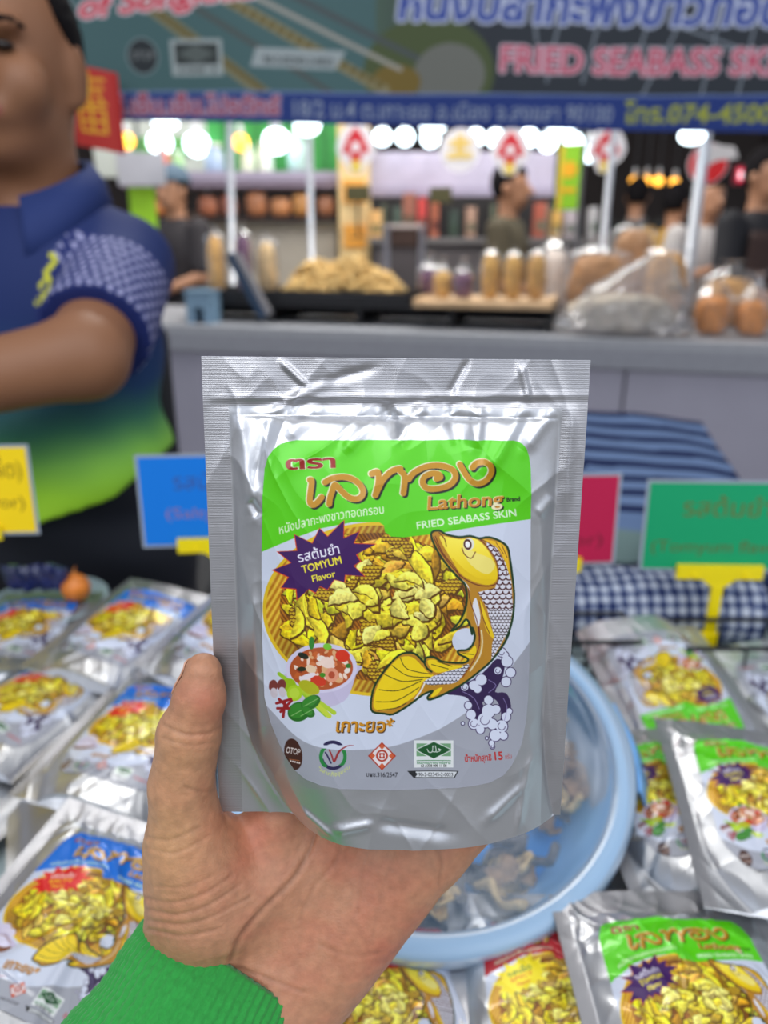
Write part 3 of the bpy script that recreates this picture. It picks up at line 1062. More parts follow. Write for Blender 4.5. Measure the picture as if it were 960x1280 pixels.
def wrinkle(u, v, seed, amp, creases=()):
    """Crumpled film: metres along the normal. Works in metres across / up."""
    x, y = u * PW / 2, v * PH
    z = np.full_like(x, seed * 3.7)
    P = np.stack([x * 55, y * 38, z], -1)
    r1 = 1 - np.abs(pnoise(P)) * 2.2
    P2 = np.stack([(x + 0.5 * y) * 60, (y - 0.4 * x) * 22, z + 9], -1)
    r2 = 1 - np.abs(pnoise(P2)) * 2.2
    P3 = np.stack([(x - 0.6 * y) * 46, (y + 0.5 * x) * 20, z + 5], -1)
    r3 = 1 - np.abs(pnoise(P3)) * 2.2
    f = np.clip(r1, 0, 1) ** 3 * 0.35 + np.clip(r2, 0, 1) ** 4 * 0.5 + np.clip(r3, 0, 1) ** 4 * 0.5
    top = np.exp(-((v - 0.85) / 0.10) ** 2)
    side = np.exp(-((np.abs(u) - 0.78) / 0.14) ** 2)
    foot = np.exp(-((v - 0.06) / 0.07) ** 2)
    inner = np.clip((0.9 - np.abs(u)) / 0.1, 0, 1)
    w = amp * f * np.clip(0.22 + 1.0 * top + 0.45 * side + 0.35 * foot, 0, 1.2) * (0.3 + 0.7 * inner)
    w = w + amp * 0.5 * fbm(np.stack([x * 26, y * 26, z + 2], -1), 2) * (0.3 + 0.7 * inner)
    for a, b, h, wd in creases:
        d, t = seg_d(x, y, a, b)
        w = w + h * np.exp(-(d / wd) ** 2) * np.clip(4 * np.minimum(t, 1 - t) + 0.25, 0, 1)
    return w


def px_uv(px, py):
    """pouch u, v (-1..1, 0..1) of a pixel, on the flat back film"""
    px, py = np.asarray(px, float), np.asarray(py, float)
    r = ((px - 480) / FPX)[..., None] * RIGHT + ((py - 640) / FPX)[..., None] * DOWN + FWD
    t = ((POUCH_O - EYE) @ POUCH_N) / (r @ POUCH_N)
    q = EYE + r * t[..., None] - POUCH_O
    return q @ POUCH_X / (PW / 2), q @ POUCH_V / PH


def surf(u, v, n):
    return POUCH_O + (u * PW / 2)[..., None] * POUCH_X + (v * PH)[..., None] * POUCH_V + n[..., None] * POUCH_N


# where on the film each point of the printed label lies (the label wraps over the swollen front)
def label_grid(nx, ny):
    t = np.linspace(0, 1, ny)
    yT, yB = 549.5, 985.5
    L = np.interp(yT + t * (yB - yT), [549.5, 551, 554, 560, 570, 585, 620, 700, 800, 870, 900, 925, 945, 960, 972, 980, 984, 985.5], [372, 362, 352, 343.5, 336, 331.5, 329, 327.5, 328.5, 331, 338, 348, 358, 368, 382, 402, 425, 460])
    R = np.interp(yT + t * (yB - yT), [549.5, 551, 554, 560, 570, 585, 620, 700, 800, 870, 900, 925, 940, 955, 967, 976, 981, 983, 985.5], [640, 646, 652, 657, 660.5, 662.5, 663, 662.5, 661.5, 660, 657, 652, 646, 638, 628, 612, 590, 570, 520])
    s = np.linspace(0, 1, nx)
    X = L[:, None] + (R - L)[:, None] * s[None, :]
    Y = np.repeat((yT + t * (yB - yT))[:, None], nx, 1)
    u, v = px_uv(X, Y)
    for _ in range(8):
        p = project(surf(u, v, bulge(u, v)))
        u2, v2 = px_uv(p[..., 0], p[..., 1])
        u1, v1 = px_uv(X, Y)
        u, v = u + (u1 - u2), v + (v1 - v2)
    return X, Y, u, v


def film_meshes(seed, amp, creases, nu, nv, back_bulge, label_res, art, edge_wave=0.0, front_amp=1.0):
    """Mesh data of a pouch in its own frame: x across, y up the pouch, z towards its printed face."""
    us, vs_ = np.linspace(-1, 1, nu), np.linspace(0, 1, nv)
    U, V = np.meshgrid(us, vs_)

    def front(u, v):
        n = bulge(u, v, front_amp) + wrinkle(u, v, seed, amp, creases)
        return n + edge_wave * pnoise(np.stack([u * 1.6, v * 1.8, 0 * u + seed], -1))
    def pos(u, v, n):
        return np.stack([u * PW / 2, v * PH, n], -1)
    N = front(U, V) + 0.0004
    P = pos(U, V, N).reshape(-1, 3)
    G = grid_faces(nu, nv)
    cu = U.reshape(-1)[G].mean(1)
    cv = V.reshape(-1)[G].mean(1)
    is_top = cv > 0.905
    is_l, is_r = (cu < -0.865) & ~is_top, (cu > 0.865) & ~is_top
    out = {}

    def sub(mask):
        F = G[mask]
        idx, inv = np.unique(F, return_inverse=True)
        return P[idx], inv.reshape(-1, 4)
    out['top_seal'] = mesh_data('top_seal', *sub(is_top), M_SEAL)
    out['side_seal_l'] = mesh_data('side_seal', *sub(is_l), M_SEAL)
    out['side_seal_r'] = mesh_data('side_seal', *sub(is_r), M_SEAL)
    # body: front + back film + gusset
    body = MB()
    Pf, Ff = sub(~(is_top | is_l | is_r))
    bu, bv = np.linspace(-1, 1, 40), np.linspace(0, 1, 50)
    BU, BV = np.meshgrid(bu, bv)
    bn = -back_bulge * np.clip(1 - (np.abs(BU) / 0.86) ** 2.4, 0, 1) ** 0.8 * np.sqrt(np.clip(1 - (BV / 0.885) ** 4, 0, 1)) * np.clip(BV / 0.1 + 0.25, 0, 1)
    bn = bn + edge_wave * pnoise(np.stack([BU * 1.6, BV * 1.8, 0 * BU + seed], -1))
    wb = wrinkle(BU, BV, seed + 40, amp)
    bn = bn - wb * np.clip(1 - (np.abs(BU) / 0.9) ** 6, 0, 1) * (BV < 0.9) - 0.0002
    Pb = pos(BU, BV, bn).reshape(-1, 3)
    Fb = grid_faces(40, 50)[:, ::-1]
    # gusset: from the foot of the front film back to the back film, folded up between
    gu = np.linspace(-1, 1, 60)
    f0 = front(gu, 0 * gu) + 0.0003
    b0 = np.interp(gu, bu, bn[0])
    rows = []
    for t, lift in ((0, 0), (0.25, 0.45), (0.5, 1.0), (0.75, 0.45), (1, 0)):
        z = f0 + (b0 - f0) * t
        y = lift * np.clip((f0 - b0) / 0.02, 0, 1) * 0.012
        rows.append(np.stack([gu * PW / 2, y, z], -1))
    Pg = np.concatenate(rows)
    Fg = grid_faces(60, 5)[:, ::-1]
    Vall = np.concatenate([Pf, Pb, Pg])
    Fall = np.concatenate([Ff, Fb + len(Pf), Fg + len(Pf) + len(Pb)])
    out['body'] = mesh_data('foil_body', Vall, Fall, M_FOIL)
    # the printed label over the front film
    nx, ny = label_res
    X, Y, u, v = label_grid(nx, ny)
    n = front(u, v) + 0.0008
    LP = pos(u, v, n).reshape(-1, 3)
    GL = grid_faces(nx, ny)[:, ::-1]
    for key, A in art.items():
        c = lin(A.sample(X, Y)).reshape(-1, 3)
        out['label_' + key] = mesh_data('printed_label', LP, GL[:, ::-1], M_PRINT, colors=c)
    return out


ART = {k: label_art(k, 4).half() for k in ('green', 'blue', 'red')}


def uvm(px, py):
    u, v = px_uv(px, py)
    return float(u) * PW / 2, float(v) * PH


def cr(x0, y0, x1, y1, h, w):
    return (uvm(x0, y0), uvm(x1, y1), h, w)


hero_creases = [
    # zip ridge and the folds below the top seal
    cr(268, 497, 740, 494, 0.0005, 0.0012), cr(268, 506, 742, 502, -0.0005, 0.0016), cr(300, 522, 700, 516, 0.0006, 0.0030),
    cr(352, 452, 384, 482, 0.0012, 0.0011), cr(384, 482, 470, 460, -0.0009, 0.0016), cr(330, 520, 420, 470, 0.0010, 0.0018), cr(470, 520, 430, 560, 0.0012, 0.0022),
    cr(480, 505, 500, 548, -0.0014, 0.0024), cr(535, 500, 490, 552, 0.0014, 0.0022), cr(560, 504, 575, 560, -0.0014, 0.0030), cr(600, 505, 590, 556, 0.0012, 0.0022), cr(655, 505, 600, 590, 0.0015, 0.0028),
    cr(650, 455, 660, 500, 0.0009, 0.0012), cr(585, 450, 560, 495, -0.0007, 0.0012), cr(690, 510, 650, 560, 0.0012, 0.0026), cr(712, 505, 706, 640, 0.0010, 0.0022), cr(300, 510, 318, 640, 0.0012, 0.0026), cr(340, 515, 322, 600, -0.0010, 0.0022),
    cr(316, 620, 330, 640, -0.0012, 0.0016), cr(400, 505, 360, 545, 0.0010, 0.0025), cr(318, 700, 330, 930, 0.0008, 0.0020), cr(690, 620, 668, 640, 0.0010, 0.0024), cr(672, 650, 690, 960, 0.0009, 0.0022),
    cr(420, 1000, 470, 985, 0.0010, 0.0018), cr(470, 985, 560, 1000, -0.0011, 0.0024), cr(420, 1008, 380, 985, 0.0009, 0.0014), cr(600, 990, 650, 960, 0.0009, 0.0020), cr(660, 930, 640, 1010, 0.0008, 0.0016),
]
hero_mesh = film_meshes(1, 0.0013, hero_creases, 300, 380, 0.005, (690, 880), {'green': ART['green']})
pouch_rot = Matrix([[POUCH_X[i], POUCH_V[i], POUCH_N[i]] for i in range(3)])
pouch = empty('snack_pouch', tuple(POUCH_O), pouch_rot.to_euler())
tag(pouch, 'silver stand-up snack pouch with a green and white fish label, held up in the hand', 'snack pouch')
for nm, key in (('foil_body', 'body'), ('top_seal', 'top_seal'), ('side_seal', 'side_seal_l'), ('side_seal', 'side_seal_r'), ('printed_label', 'label_green')):
    put(nm, hero_mesh[key], pouch)

# pouches of the same kind lying on the stall: two crumpled shapes, three flavours
lying = []
for sd in (2, 3):
    rr = random.Random(sd)
    cs = [((rr.uniform(-.05, .05), rr.uniform(.0, .15)), (rr.uniform(-.06, .06), rr.uniform(.0, .16)), rr.choice((-1, 1)) * rr.uniform(.0008, .0022), rr.uniform(.0016, .004)) for _ in range(12)]
    cs += [((-.055, .145), (.055, .146), .0012, .0014)]
    lying.append(film_meshes(sd, 0.0016, cs, 150, 190, 0.007, (240, 310), ART, edge_wave=0.004, front_amp=0.8))


def lay_pouch(label, px, py, z, turn, flavour, shape=0, tilt=0.0, roll=0.0, group=None, scale=1.0, face_down=False):
    """Lay a pouch with its middle at pixel px, py and height z; turn in degrees anticlockwise seen from above."""
    c = at_z(px, py, z)
    R = Matrix.Rotation(math.radians(turn), 3, 'Z') @ Matrix.Rotation(math.radians(tilt), 3, 'X') @ Matrix.Rotation(math.radians(roll) + (math.pi if face_down else 0), 3, 'Y')
    mid = R @ Vector((0, PH * 0.46, 0))
    o = empty('snack_pouch', (c[0] - mid.x, c[1] - mid.y, c[2] - mid.z), R.to_euler())
    o.scale = (scale, scale, scale)
    tag(o, label, 'snack pouch', group or 'silver snack pouches laid out on the stall table')
    m = lying[shape]
    for nm, key in (('foil_body', 'body'), ('top_seal', 'top_seal'), ('side_seal', 'side_seal_l'), ('side_seal', 'side_seal_r'), ('printed_label', 'label_' + flavour)):
        if face_down and nm == 'printed_label':
            continue
        put(nm, m[key], o)
    return o
# ------------------------------------------------------------------ the buyer's left hand and sleeve
def hp(px, py, d):
    return at_d(px, py, d)


MM = 0.001


def pouch_back(px, py, off):
    """a point 'off' metres behind the pouch's back film"""
    u, v = px_uv(px, py)
    return surf(np.array(float(u)), np.array(float(v)), np.array(-off))


hand_chains = {
    # thumb: root in the ball, up along the pouch's edge, the pad just lapping over it
    'thumb': ([hp(262, 1120, .288), hp(236, 1050, .279), hp(226, 985, .272), hp(237, 918, .266), hp(250, 872, .262), hp(254, 839, .2605)], [20 * MM, 15 * MM, 11.2 * MM, 10.6 * MM, 8.4 * MM, 6.3 * MM]),
    'index': ([hp(345, 1030, .296), pouch_back(372, 962, 0.0185), pouch_back(425, 880, 0.0210), pouch_back(465, 815, 0.0195), pouch_back(490, 775, 0.0165)], [11.5 * MM, 9.8 * MM, 8.6 * MM, 7.8 * MM, 6.4 * MM]),
    'middle': ([hp(430, 1020, .298), pouch_back(462, 955, 0.0195), pouch_back(525, 870, 0.0220), pouch_back(565, 805, 0.0200), pouch_back(588, 765, 0.0165)], [11.5 * MM, 10 * MM, 8.8 * MM, 8 * MM, 6.5 * MM]),
    'ring': ([hp(510, 1030, .298), pouch_back(545, 968, 0.0195), pouch_back(604, 895, 0.0215), pouch_back(640, 835, 0.0195), pouch_back(658, 800, 0.0165)], [11.3 * MM, 9.6 * MM, 8.4 * MM, 7.6 * MM, 6.2 * MM]),
    'little': ([hp(552, 1062, .297), hp(606, 1012, .2945), pouch_back(640, 955, 0.0195), pouch_back(662, 912, 0.0180), pouch_back(674, 884, 0.0160)], [11.5 * MM, 9.4 * MM, 7.6 * MM, 6.8 * MM, 5.6 * MM]),
}
palm = [
    (hp(300, 1230, .300), hp(345, 1030, .296), 15 * MM, 11.5 * MM), (hp(320, 1240, .300), hp(430, 1022, .298), 16 * MM, 11.5 * MM), (hp(350, 1250, .300), hp(510, 1032, .298), 16 * MM, 11.5 * MM),
    (hp(385, 1258, .299), hp(528, 1080, .296), 14 * MM, 13 * MM), (hp(235, 1165, .297), hp(245, 1075, .287), 16 * MM, 17 * MM), (hp(262, 1130, .290), hp(330, 1100, .292), 15 * MM, 12 * MM),
    (hp(255, 1175, .299), hp(130, 1400, .272), 17.5 * MM, 20 * MM), (hp(340, 1235, .300), hp(240, 1450, .272), 18 * MM, 22 * MM),
]


def hand_sdf(P):
    d = None
    for a, b, ra, rb in palm:
        q = cap(P, a, b, ra, rb)
        d = q if d is None else smin(d, q, 0.012)
    for nm, (pts, rs) in hand_chains.items():
        c = None
        for i in range(len(pts) - 1):
            q = cap(P, pts[i], pts[i + 1], rs[i], rs[i + 1])
            c = q if c is None else smin(c, q, 0.003)
        d = smin(d, c, 0.010 if nm == 'thumb' else 0.005)
    return d


allp = np.array([p for pts, _ in hand_chains.values() for p in pts] + [q for a, b, _, _ in palm for q in (a, b)])
HV, HF = surface_nets(hand_sdf, allp.min(0) - 0.026, allp.max(0) + 0.026, 0.0011)
HV = relax(HV, HF, 3, 0.5)
# one finer step: split every face in four, so that creases can be pressed in
def split4(V, F):
    e = np.sort(np.concatenate([F[:, [0, 1]], F[:, [1, 2]], F[:, [2, 3]], F[:, [3, 0]]]), 1)
    ue, inv = np.unique(e, axis=0, return_inverse=True)
    inv = inv.reshape(4, -1)
    me = len(V) + inv
    mc = len(V) + len(ue) + np.arange(len(F))
    V2 = np.concatenate([V, (V[ue[:, 0]] + V[ue[:, 1]]) / 2, V[F].mean(1)])
    F2 = np.concatenate([np.stack([F[:, k], me[k], mc, me[(k + 3) % 4]], 1) for k in range(4)])
    return V2, F2


HV, HF = split4(HV, HF)
HV = relax(HV, HF, 2, 0.5)
HN = vnormals(HV, HF)
pp = project(HV)
facing = np.clip(-(HN @ FWD) * 1.6, 0, 1)
creases = [
    ([(398, 1025), (388, 1060), (366, 1098), (330, 1135), (300, 1172), (288, 1200)], 0.9, 3.4), ([(430, 1036), (420, 1075), (392, 1110), (375, 1150)], 0.35, 3.0), ([(540, 1048), (552, 1075), (548, 1105)], 0.5, 3.0),
    ([(470, 1040), (452, 1090), (446, 1140)], 0.3, 3.0), ([(500, 1050), (478, 1110), (466, 1170)], 0.25, 3.0), ([(205, 906), (232, 918), (262, 916), (276, 908)], 0.45, 2.6), ([(203, 922), (236, 932), (268, 928)], 0.3, 2.4),
    ([(232, 984), (252, 990), (272, 986)], 0.45, 2.6), ([(184, 1046), (212, 1050), (250, 1034)], 0.35, 2.8), ([(183, 1060), (220, 1066), (262, 1044)], 0.3, 2.6),
    ([(182, 1122), (215, 1128), (256, 1116), (290, 1094)], 0.45, 2.6), ([(182, 1136), (220, 1143), (262, 1130), (300, 1106)], 0.5, 2.6), ([(183, 1150), (225, 1156), (268, 1144), (312, 1122)], 0.45, 2.6), ([(186, 1162), (230, 1170), (276, 1160)], 0.4, 2.6),
    ([(196, 1108), (230, 1108), (262, 1096)], 0.25, 2.4), ([(400, 1180), (440, 1195), (478, 1190)], 0.25, 3), ([(300, 1210), (340, 1225), (380, 1240)], 0.4, 3.0), ([(590, 1052), (600, 1040), (604, 1024)], 0.3, 2.6),
]
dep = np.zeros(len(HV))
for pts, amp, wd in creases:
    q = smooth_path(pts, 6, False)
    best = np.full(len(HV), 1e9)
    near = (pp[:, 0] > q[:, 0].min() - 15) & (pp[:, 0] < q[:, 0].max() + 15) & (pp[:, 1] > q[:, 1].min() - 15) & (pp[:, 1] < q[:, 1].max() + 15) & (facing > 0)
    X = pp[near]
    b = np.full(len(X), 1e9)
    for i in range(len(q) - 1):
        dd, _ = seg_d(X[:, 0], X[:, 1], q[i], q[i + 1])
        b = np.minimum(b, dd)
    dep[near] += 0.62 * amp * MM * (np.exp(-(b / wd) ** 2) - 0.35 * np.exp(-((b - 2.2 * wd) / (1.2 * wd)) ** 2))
fine = pnoise(HV * 420) * 0.10 * MM + pnoise(HV * 190 + 5) * 0.22 * MM + pnoise(HV * 70 + 9) * 0.7 * MM
HV = HV - HN * ((dep * facing) - fine)[:, None]
# skin tone: pinker on the ball of the thumb, fingertips and heel; paler and yellower along the side
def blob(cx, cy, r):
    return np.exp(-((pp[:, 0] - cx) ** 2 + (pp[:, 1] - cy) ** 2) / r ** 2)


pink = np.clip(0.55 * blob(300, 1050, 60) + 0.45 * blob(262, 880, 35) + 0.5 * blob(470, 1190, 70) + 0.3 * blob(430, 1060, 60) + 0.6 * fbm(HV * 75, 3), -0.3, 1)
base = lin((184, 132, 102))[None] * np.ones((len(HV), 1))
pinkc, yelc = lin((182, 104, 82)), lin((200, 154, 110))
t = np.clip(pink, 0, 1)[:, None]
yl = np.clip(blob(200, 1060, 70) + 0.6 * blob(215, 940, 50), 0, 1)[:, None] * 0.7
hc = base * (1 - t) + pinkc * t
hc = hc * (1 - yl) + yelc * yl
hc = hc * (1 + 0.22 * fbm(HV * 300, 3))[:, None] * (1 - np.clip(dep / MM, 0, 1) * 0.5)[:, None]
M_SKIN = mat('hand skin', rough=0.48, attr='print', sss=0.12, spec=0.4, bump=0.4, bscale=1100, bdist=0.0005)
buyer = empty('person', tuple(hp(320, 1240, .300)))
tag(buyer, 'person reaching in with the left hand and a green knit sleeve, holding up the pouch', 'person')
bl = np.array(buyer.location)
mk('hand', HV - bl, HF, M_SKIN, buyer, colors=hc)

# thumbnail, seen edge-on at the far side of the thumb tip
nu_, nv_ = 14, 18
tip, mid_ = hp(246, 826, .2620), hp(228, 882, .2665)
ax_ = mid_ - tip
side = np.cross(ax_, FWD)
side /= np.linalg.norm(side)
ln = np.linalg.norm(ax_)
ax_ /= ln
nl = np.cross(side, ax_)
out_dir = -RIGHT * 0.86 + FWD * 0.5
out_dir -= ax_ * (out_dir @ ax_)
out_dir /= np.linalg.norm(out_dir)
wdir = np.cross(ax_, out_dir)
axc = [hp(254, 836, .2605), hp(243, 895, .264)]
NV = []
for j in range(nv_):
    t = j / (nv_ - 1)
    c = axc[0] + (axc[1] - axc[0]) * (t * 0.80 - 0.04)
    r = (6.9 + 1.7 * min(1, t * 1.3)) * MM
    if t < 0.12:
        r *= 0.94
    for i in range(nu_):
        a = (i / (nu_ - 1) - 0.5) * 1.5 * (1 - 0.45 * max(0, (t - 0.75) / 0.25) ** 2) * (1 - 0.35 * max(0, (0.2 - t) / 0.2) ** 2)
        dr = math.cos(a) * out_dir + math.sin(a) * wdir
        rr = np.linspace(0.003, 0.016, 66)
        sd = hand_sdf(c + rr[:, None] * dr)
        hit = rr[np.argmax(sd > 0)] if (sd > 0).any() else r
        NV.append(c + (hit + 0.30 * MM) * dr)
NV = np.array(NV)
nail_F = grid_faces(nu_, nv_)
thumbnail = mk('thumbnail', NV - bl, nail_F, mat('fingernail', (204, 156, 130), rough=0.25, coat=0.3), buyer)
so = thumbnail.modifiers.new('thickness', 'SOLIDIFY')
so.thickness = 0.0006
so.offset = 0

# knitted sleeve: rings round the forearm, rolled hem at the wrist
c0, c1 = hp(276, 1216, .299), hp(130, 1480, .258)
axis = c1 - c0
axis /= np.linalg.norm(axis)
acr = hp(375, 1276, .300) - hp(182, 1166, .300)
acr -= axis * (acr @ axis)
hw = np.linalg.norm(hp(375, 1276, .300) - hp(182, 1166, .300)) / 2
acr /= np.linalg.norm(acr)
dpt = np.cross(axis, acr)
SV = []
ns, nr = 432, 190
prof = [(0.3, -0.0030), (0.12, -0.0022), (0.02, -0.0010), (-0.04, 0.0), (0.0, 0.0012), (0.12, 0.0018)] + [(0.12 + 0.0245 * k, 0.0018 + 0.0022 * (k / 120) + (0.0005 * math.sin(k * 0.3))) for k in range(1, nr - 5)]
sleeve_len = 0.075
for (s, off) in prof:
    c = c0 + axis * (s * sleeve_len / 1.6)
    g = 1 + 0.10 * max(0, s)
    for k in range(ns):
        a = 2 * math.pi * k / ns
        rib = 0.00034 * math.sin(k * 2 * math.pi / 6) + 0.00026 * math.sin(s * 190 + abs((k % 6) - 3) * 1.1)
        w = 0.0012 * math.sin(3 * a + 4 * s)
        SV.append(c + (hw * g + 0.0005 + off + rib + w) * math.cos(a) * acr + (hw * 0.80 * g + off + rib + w) * math.sin(a) * dpt)
SF = []
for j in range(len(prof) - 1):
    for k in range(ns):
        k2 = (k + 1) % ns
        SF.append((j * ns + k, j * ns + k2, (j + 1) * ns + k2, (j + 1) * ns + k))


def knit(name, rgb1, rgb2):
    m = bpy.data.materials.new(name)
    m.use_nodes = True
    n, l = m.node_tree.nodes, m.node_tree.links
    b = n['Principled BSDF']
    b.inputs['Roughness'].default_value = 0.85
    b.inputs['Sheen Weight'].default_value = 0.25
    tc = n.new('ShaderNodeTexCoord')
    v = n.new('ShaderNodeTexVoronoi')
    v.inputs['Scale'].default_value = 1100
    r = n.new('ShaderNodeValToRGB')
    r.color_ramp.elements[0].color = L4(rgb2)
    r.color_ramp.elements[1].color = L4(rgb1)
    r.color_ramp.elements[0].position = 0.75
    r.color_ramp.elements[1].position = 0.25
    bp = n.new('ShaderNodeBump')
    bp.inputs['Strength'].default_value = 0.6
    bp.inputs['Distance'].default_value = 0.0006
    bp.invert = True
    l.new(tc.outputs['Object'], v.inputs['Vector'])
    l.new(v.outputs['Distance'], r.inputs[0])
    l.new(r.outputs[0], b.inputs['Base Color'])
    l.new(v.outputs['Distance'], bp.inputs['Height'])
    l.new(bp.outputs[0], b.inputs['Normal'])
    return m


sl = mk('knit_sleeve', np.array(SV) - bl, SF, mat('green knit', (36, 148, 58), rough=0.85, sheen=0.2, noise=0.10, nscale=500, bump=0.3, bscale=1600), buyer)
sl['label'] = 'bright green ribbed knit cuff'
# ------------------------------------------------------------------ the stall table and what lies on it
TZ = 0.815
table = empty('stall_table', (0, 0.46, 0))
tag(table, 'stall table carrying the pouches, tub, wire racks and price cards', 'table')
mb = MB()
mb.box((0, 0, TZ - 0.02), (1.7, 0.72, 0.028), bevel=0.004)
mb.build('tabletop', mat('pale table board', (176, 184, 186), rough=0.6, noise=0.05), table, smooth=False)
for sx in (-0.8, 0.8):
    for sy in (-0.31, 0.31):
        MB().tube([(sx, sy, 0.0), (sx, sy, TZ - 0.03)], 0.018, 12).build('leg', M_STEEL, table)
# cloth over it, hanging down at the buyer's side
mb = MB()
n1, n2 = 120, 40
xs = np.linspace(-0.87, 0.87, n1)
path = [(0.832, TZ - 0.10), (0.830, TZ - 0.02), (0.828, TZ - 0.003), (0.823, TZ)] + [(y, TZ) for y in np.linspace(0.80, 0.12, 20)] + [(0.095, TZ - 0.003), (0.088, TZ - 0.02)] + [(0.086, z) for z in np.linspace(TZ - 0.05, 0.25, 15)]
path = np.array(path)
X = np.repeat(xs[None], len(path), 0)
Y = np.repeat(path[:, :1], n1, 1)
Z = np.repeat(path[:, 1:], n1, 1)
hang = np.clip((TZ - 0.02 - Z) / 0.3, 0, 1)
Y = Y - hang * 0.02 * np.sin(X * 38) * (Y < 0.5)
V = np.stack([X, Y, Z + 0.0012], -1).reshape(-1, 3)
tcl = mk('tablecloth', V, grid_faces(n1, len(path)), mat('pale grey green cloth', (168, 184, 186), rough=0.8, bump=0.15, bscale=700))
so = tcl.modifiers.new('thickness', 'SOLIDIFY')
so.thickness = 0.001
so.offset = 1
tag(tcl, 'plain pale grey-green cloth covering the stall table', 'tablecloth')

G1 = 'salty blue-label pouches on the left of the table'
G2 = 'green-label pouches on the right of the table'
# lower layer: seen between and under the labelled ones
lay_pouch('foil back of a face-down pouch under the two blue pouches beside the thumb', 122, 1022, 0.835, 24, 'blue', 0, 1, 0, G1, face_down=True)
lay_pouch('foil pouch face down at the left edge above the front salty pouch', -22, 980, 0.834, -24, 'blue', 1, 0, 2, G1, face_down=True)
lay_pouch('dark shaded foil pouch face down between tub and front green-label pouch', 850, 1085, 0.832, -14, 'green', 1, 0, 0, G2, face_down=True)
# left: blue labels
lay_pouch('front blue-label salty pouch at the lower left, beside the green sleeve', 90, 1176, 0.868, -14, 'blue', 0, 3, 11, G1)
lay_pouch('blue-label pouch partly hidden behind the thumb', 172, 932, 0.862, -15, 'blue', 1, 4, 4, G1)
lay_pouch('blue-label pouch in the middle row at the left edge', 38, 886, 0.850, -24, 'blue', 0, 4, 0, G1)
lay_pouch('blue-label pouch at the back beside the orange onion', 156, 794, 0.875, -22, 'blue', 1, 8, 3, G1)
lay_pouch('blue-label pouch at the far left edge, under the wrapped dark packets', 24, 797, 0.852, 2, 'blue', 0, 6, 0, G1)
lay_pouch('blue-label pouch on its side, just left of the held pouch', 300, 802, 0.890, -32, 'blue', 0, 14, 14, G1)
# right: green labels
lay_pouch('front green-label pouch at the lower right corner', 886, 1300, 0.866, 1, 'green', 1, 3, 0, G2)
lay_pouch('green-label pouch lying upright between the blue-rimmed tub and the slanting pouch', 855, 1012, 0.862, 3, 'green', 0, 2, -3, G2)
lay_pouch('green-label pouch cut by the right edge, its silver seam slanting across its neighbour', 968, 1026, 0.886, -8, 'green', 1, 6, 5, G2)
lay_pouch('upside-down green-label pouch at the foot of the yellow card holder', 836, 856, 0.864, 187, 'green', 0, -14, 0, G2)
lay_pouch('upside-down green-label pouch cut by the right edge behind the others', 1004, 884, 0.842, 190, 'green', 1, -10, 0, G2)
# front: red labels
G3 = 'spicy red-label pouches at the front'
lay_pouch('red-label spicy pouch with a yellow starburst under the tub', 712, 1292, 0.846, -2, 'red', 0, 2, 0, G3)
lay_pouch('red-label pouch half hidden by the wrist, left of the other spicy one', 478, 1302, 0.838, 3, 'red', 1, 2, 0, G3)

# the translucent tub with its lid, propped towards the buyer
tub = empty('plastic_tub', (0.0305, 0.465, 0.900), (0.29, 0, 0))
tag(tub, 'round translucent pale blue plastic tub with a clear lid, behind the held pouch', 'tub')
R_ = 0.150
mb = MB()
mb.lathe([(0.0, -0.056), (0.100, -0.056), (0.112, -0.052), (0.1365, -0.004), (0.1365, 0.0), (0.1345, -0.002), (0.110, -0.050), (0.099, -0.0535), (0.0, -0.0535)], 96)
mb.build('tub_body', film('pale blue tub plastic', (150, 200, 246), 0.86, 0.35, 0.08), tub)
mb = MB()
mb.lathe([(0.1335, 0.002), (0.138, 0.0045), (0.146, 0.004), (0.1495, 0.001), (0.1500, -0.009), (0.1485, -0.0125), (0.1470, -0.009), (0.1462, -0.001), (0.1405, -0.0005), (0.1335, -0.001)], 128, closed=True)
mb.build('rim', film('milky rim plastic', (168, 204, 238), 0.80, 0.35, 0.10), tub)
mb = MB()
mb.lathe([(0.0, 0.0165), (0.060, 0.0155), (0.100, 0.0120), (0.122, 0.0070), (0.1295, 0.001), (0.1335, 0.0012)], 96)
lid = mb.build('lid', film('clear lid plastic', (170, 208, 244), 0.16, 0.12, 0.16), tub)
mb = MB()
V, F = [], []
for j in range(9):
    for i in range(13):
        a = math.radians(-14 + i * 2.4)
        r = 0.1502 + 0.0022 * j
        V.append((r * math.cos(a), r * math.sin(a), -0.004 - 0.0045 * j + 0.002 * math.sin(i * 1.1 + j)))
mb.add(V, grid_faces(13, 9))
tb = mb.build('pull_tab', mat('blue soft plastic', (120, 178, 236), rough=0.4), tub)
so = tb.modifiers.new('thickness', 'SOLIDIFY')
so.thickness = 0.003
mb = MB()
mb.lathe([(0.0, -0.0530), (0.070, -0.0525), (0.106, -0.0505), (0.106, -0.049), (0.070, -0.0505), (0.0, -0.051)], 64)
mb.build('liner', mat('light blue liner', (84, 160, 238), rough=0.5), tub)

# fried skin curls inside
def skin_curl(rnd):
    n1, n2 = 12, 7
    ln, wd, curl = rnd.uniform(0.022, 0.042), rnd.uniform(0.013, 0.022), rnd.uniform(1.5, 4.0)
    V = []
    ph = rnd.uniform(0, 6)
    for j in range(n2):
        for i in range(n1):
            s, t = i / (n1 - 1) - 0.5, j / (n2 - 1) - 0.5
            w = wd * (1 - 1.8 * s * s)
            a = t * curl
            r = w / curl
            V.append((s * ln, r * math.sin(a), r * (1 - math.cos(a)) + 0.003 * math.sin(s * 9 + ph) + 0.0015 * math.sin(t * 12 + s * 10)))
    return V, grid_faces(n1, n2)


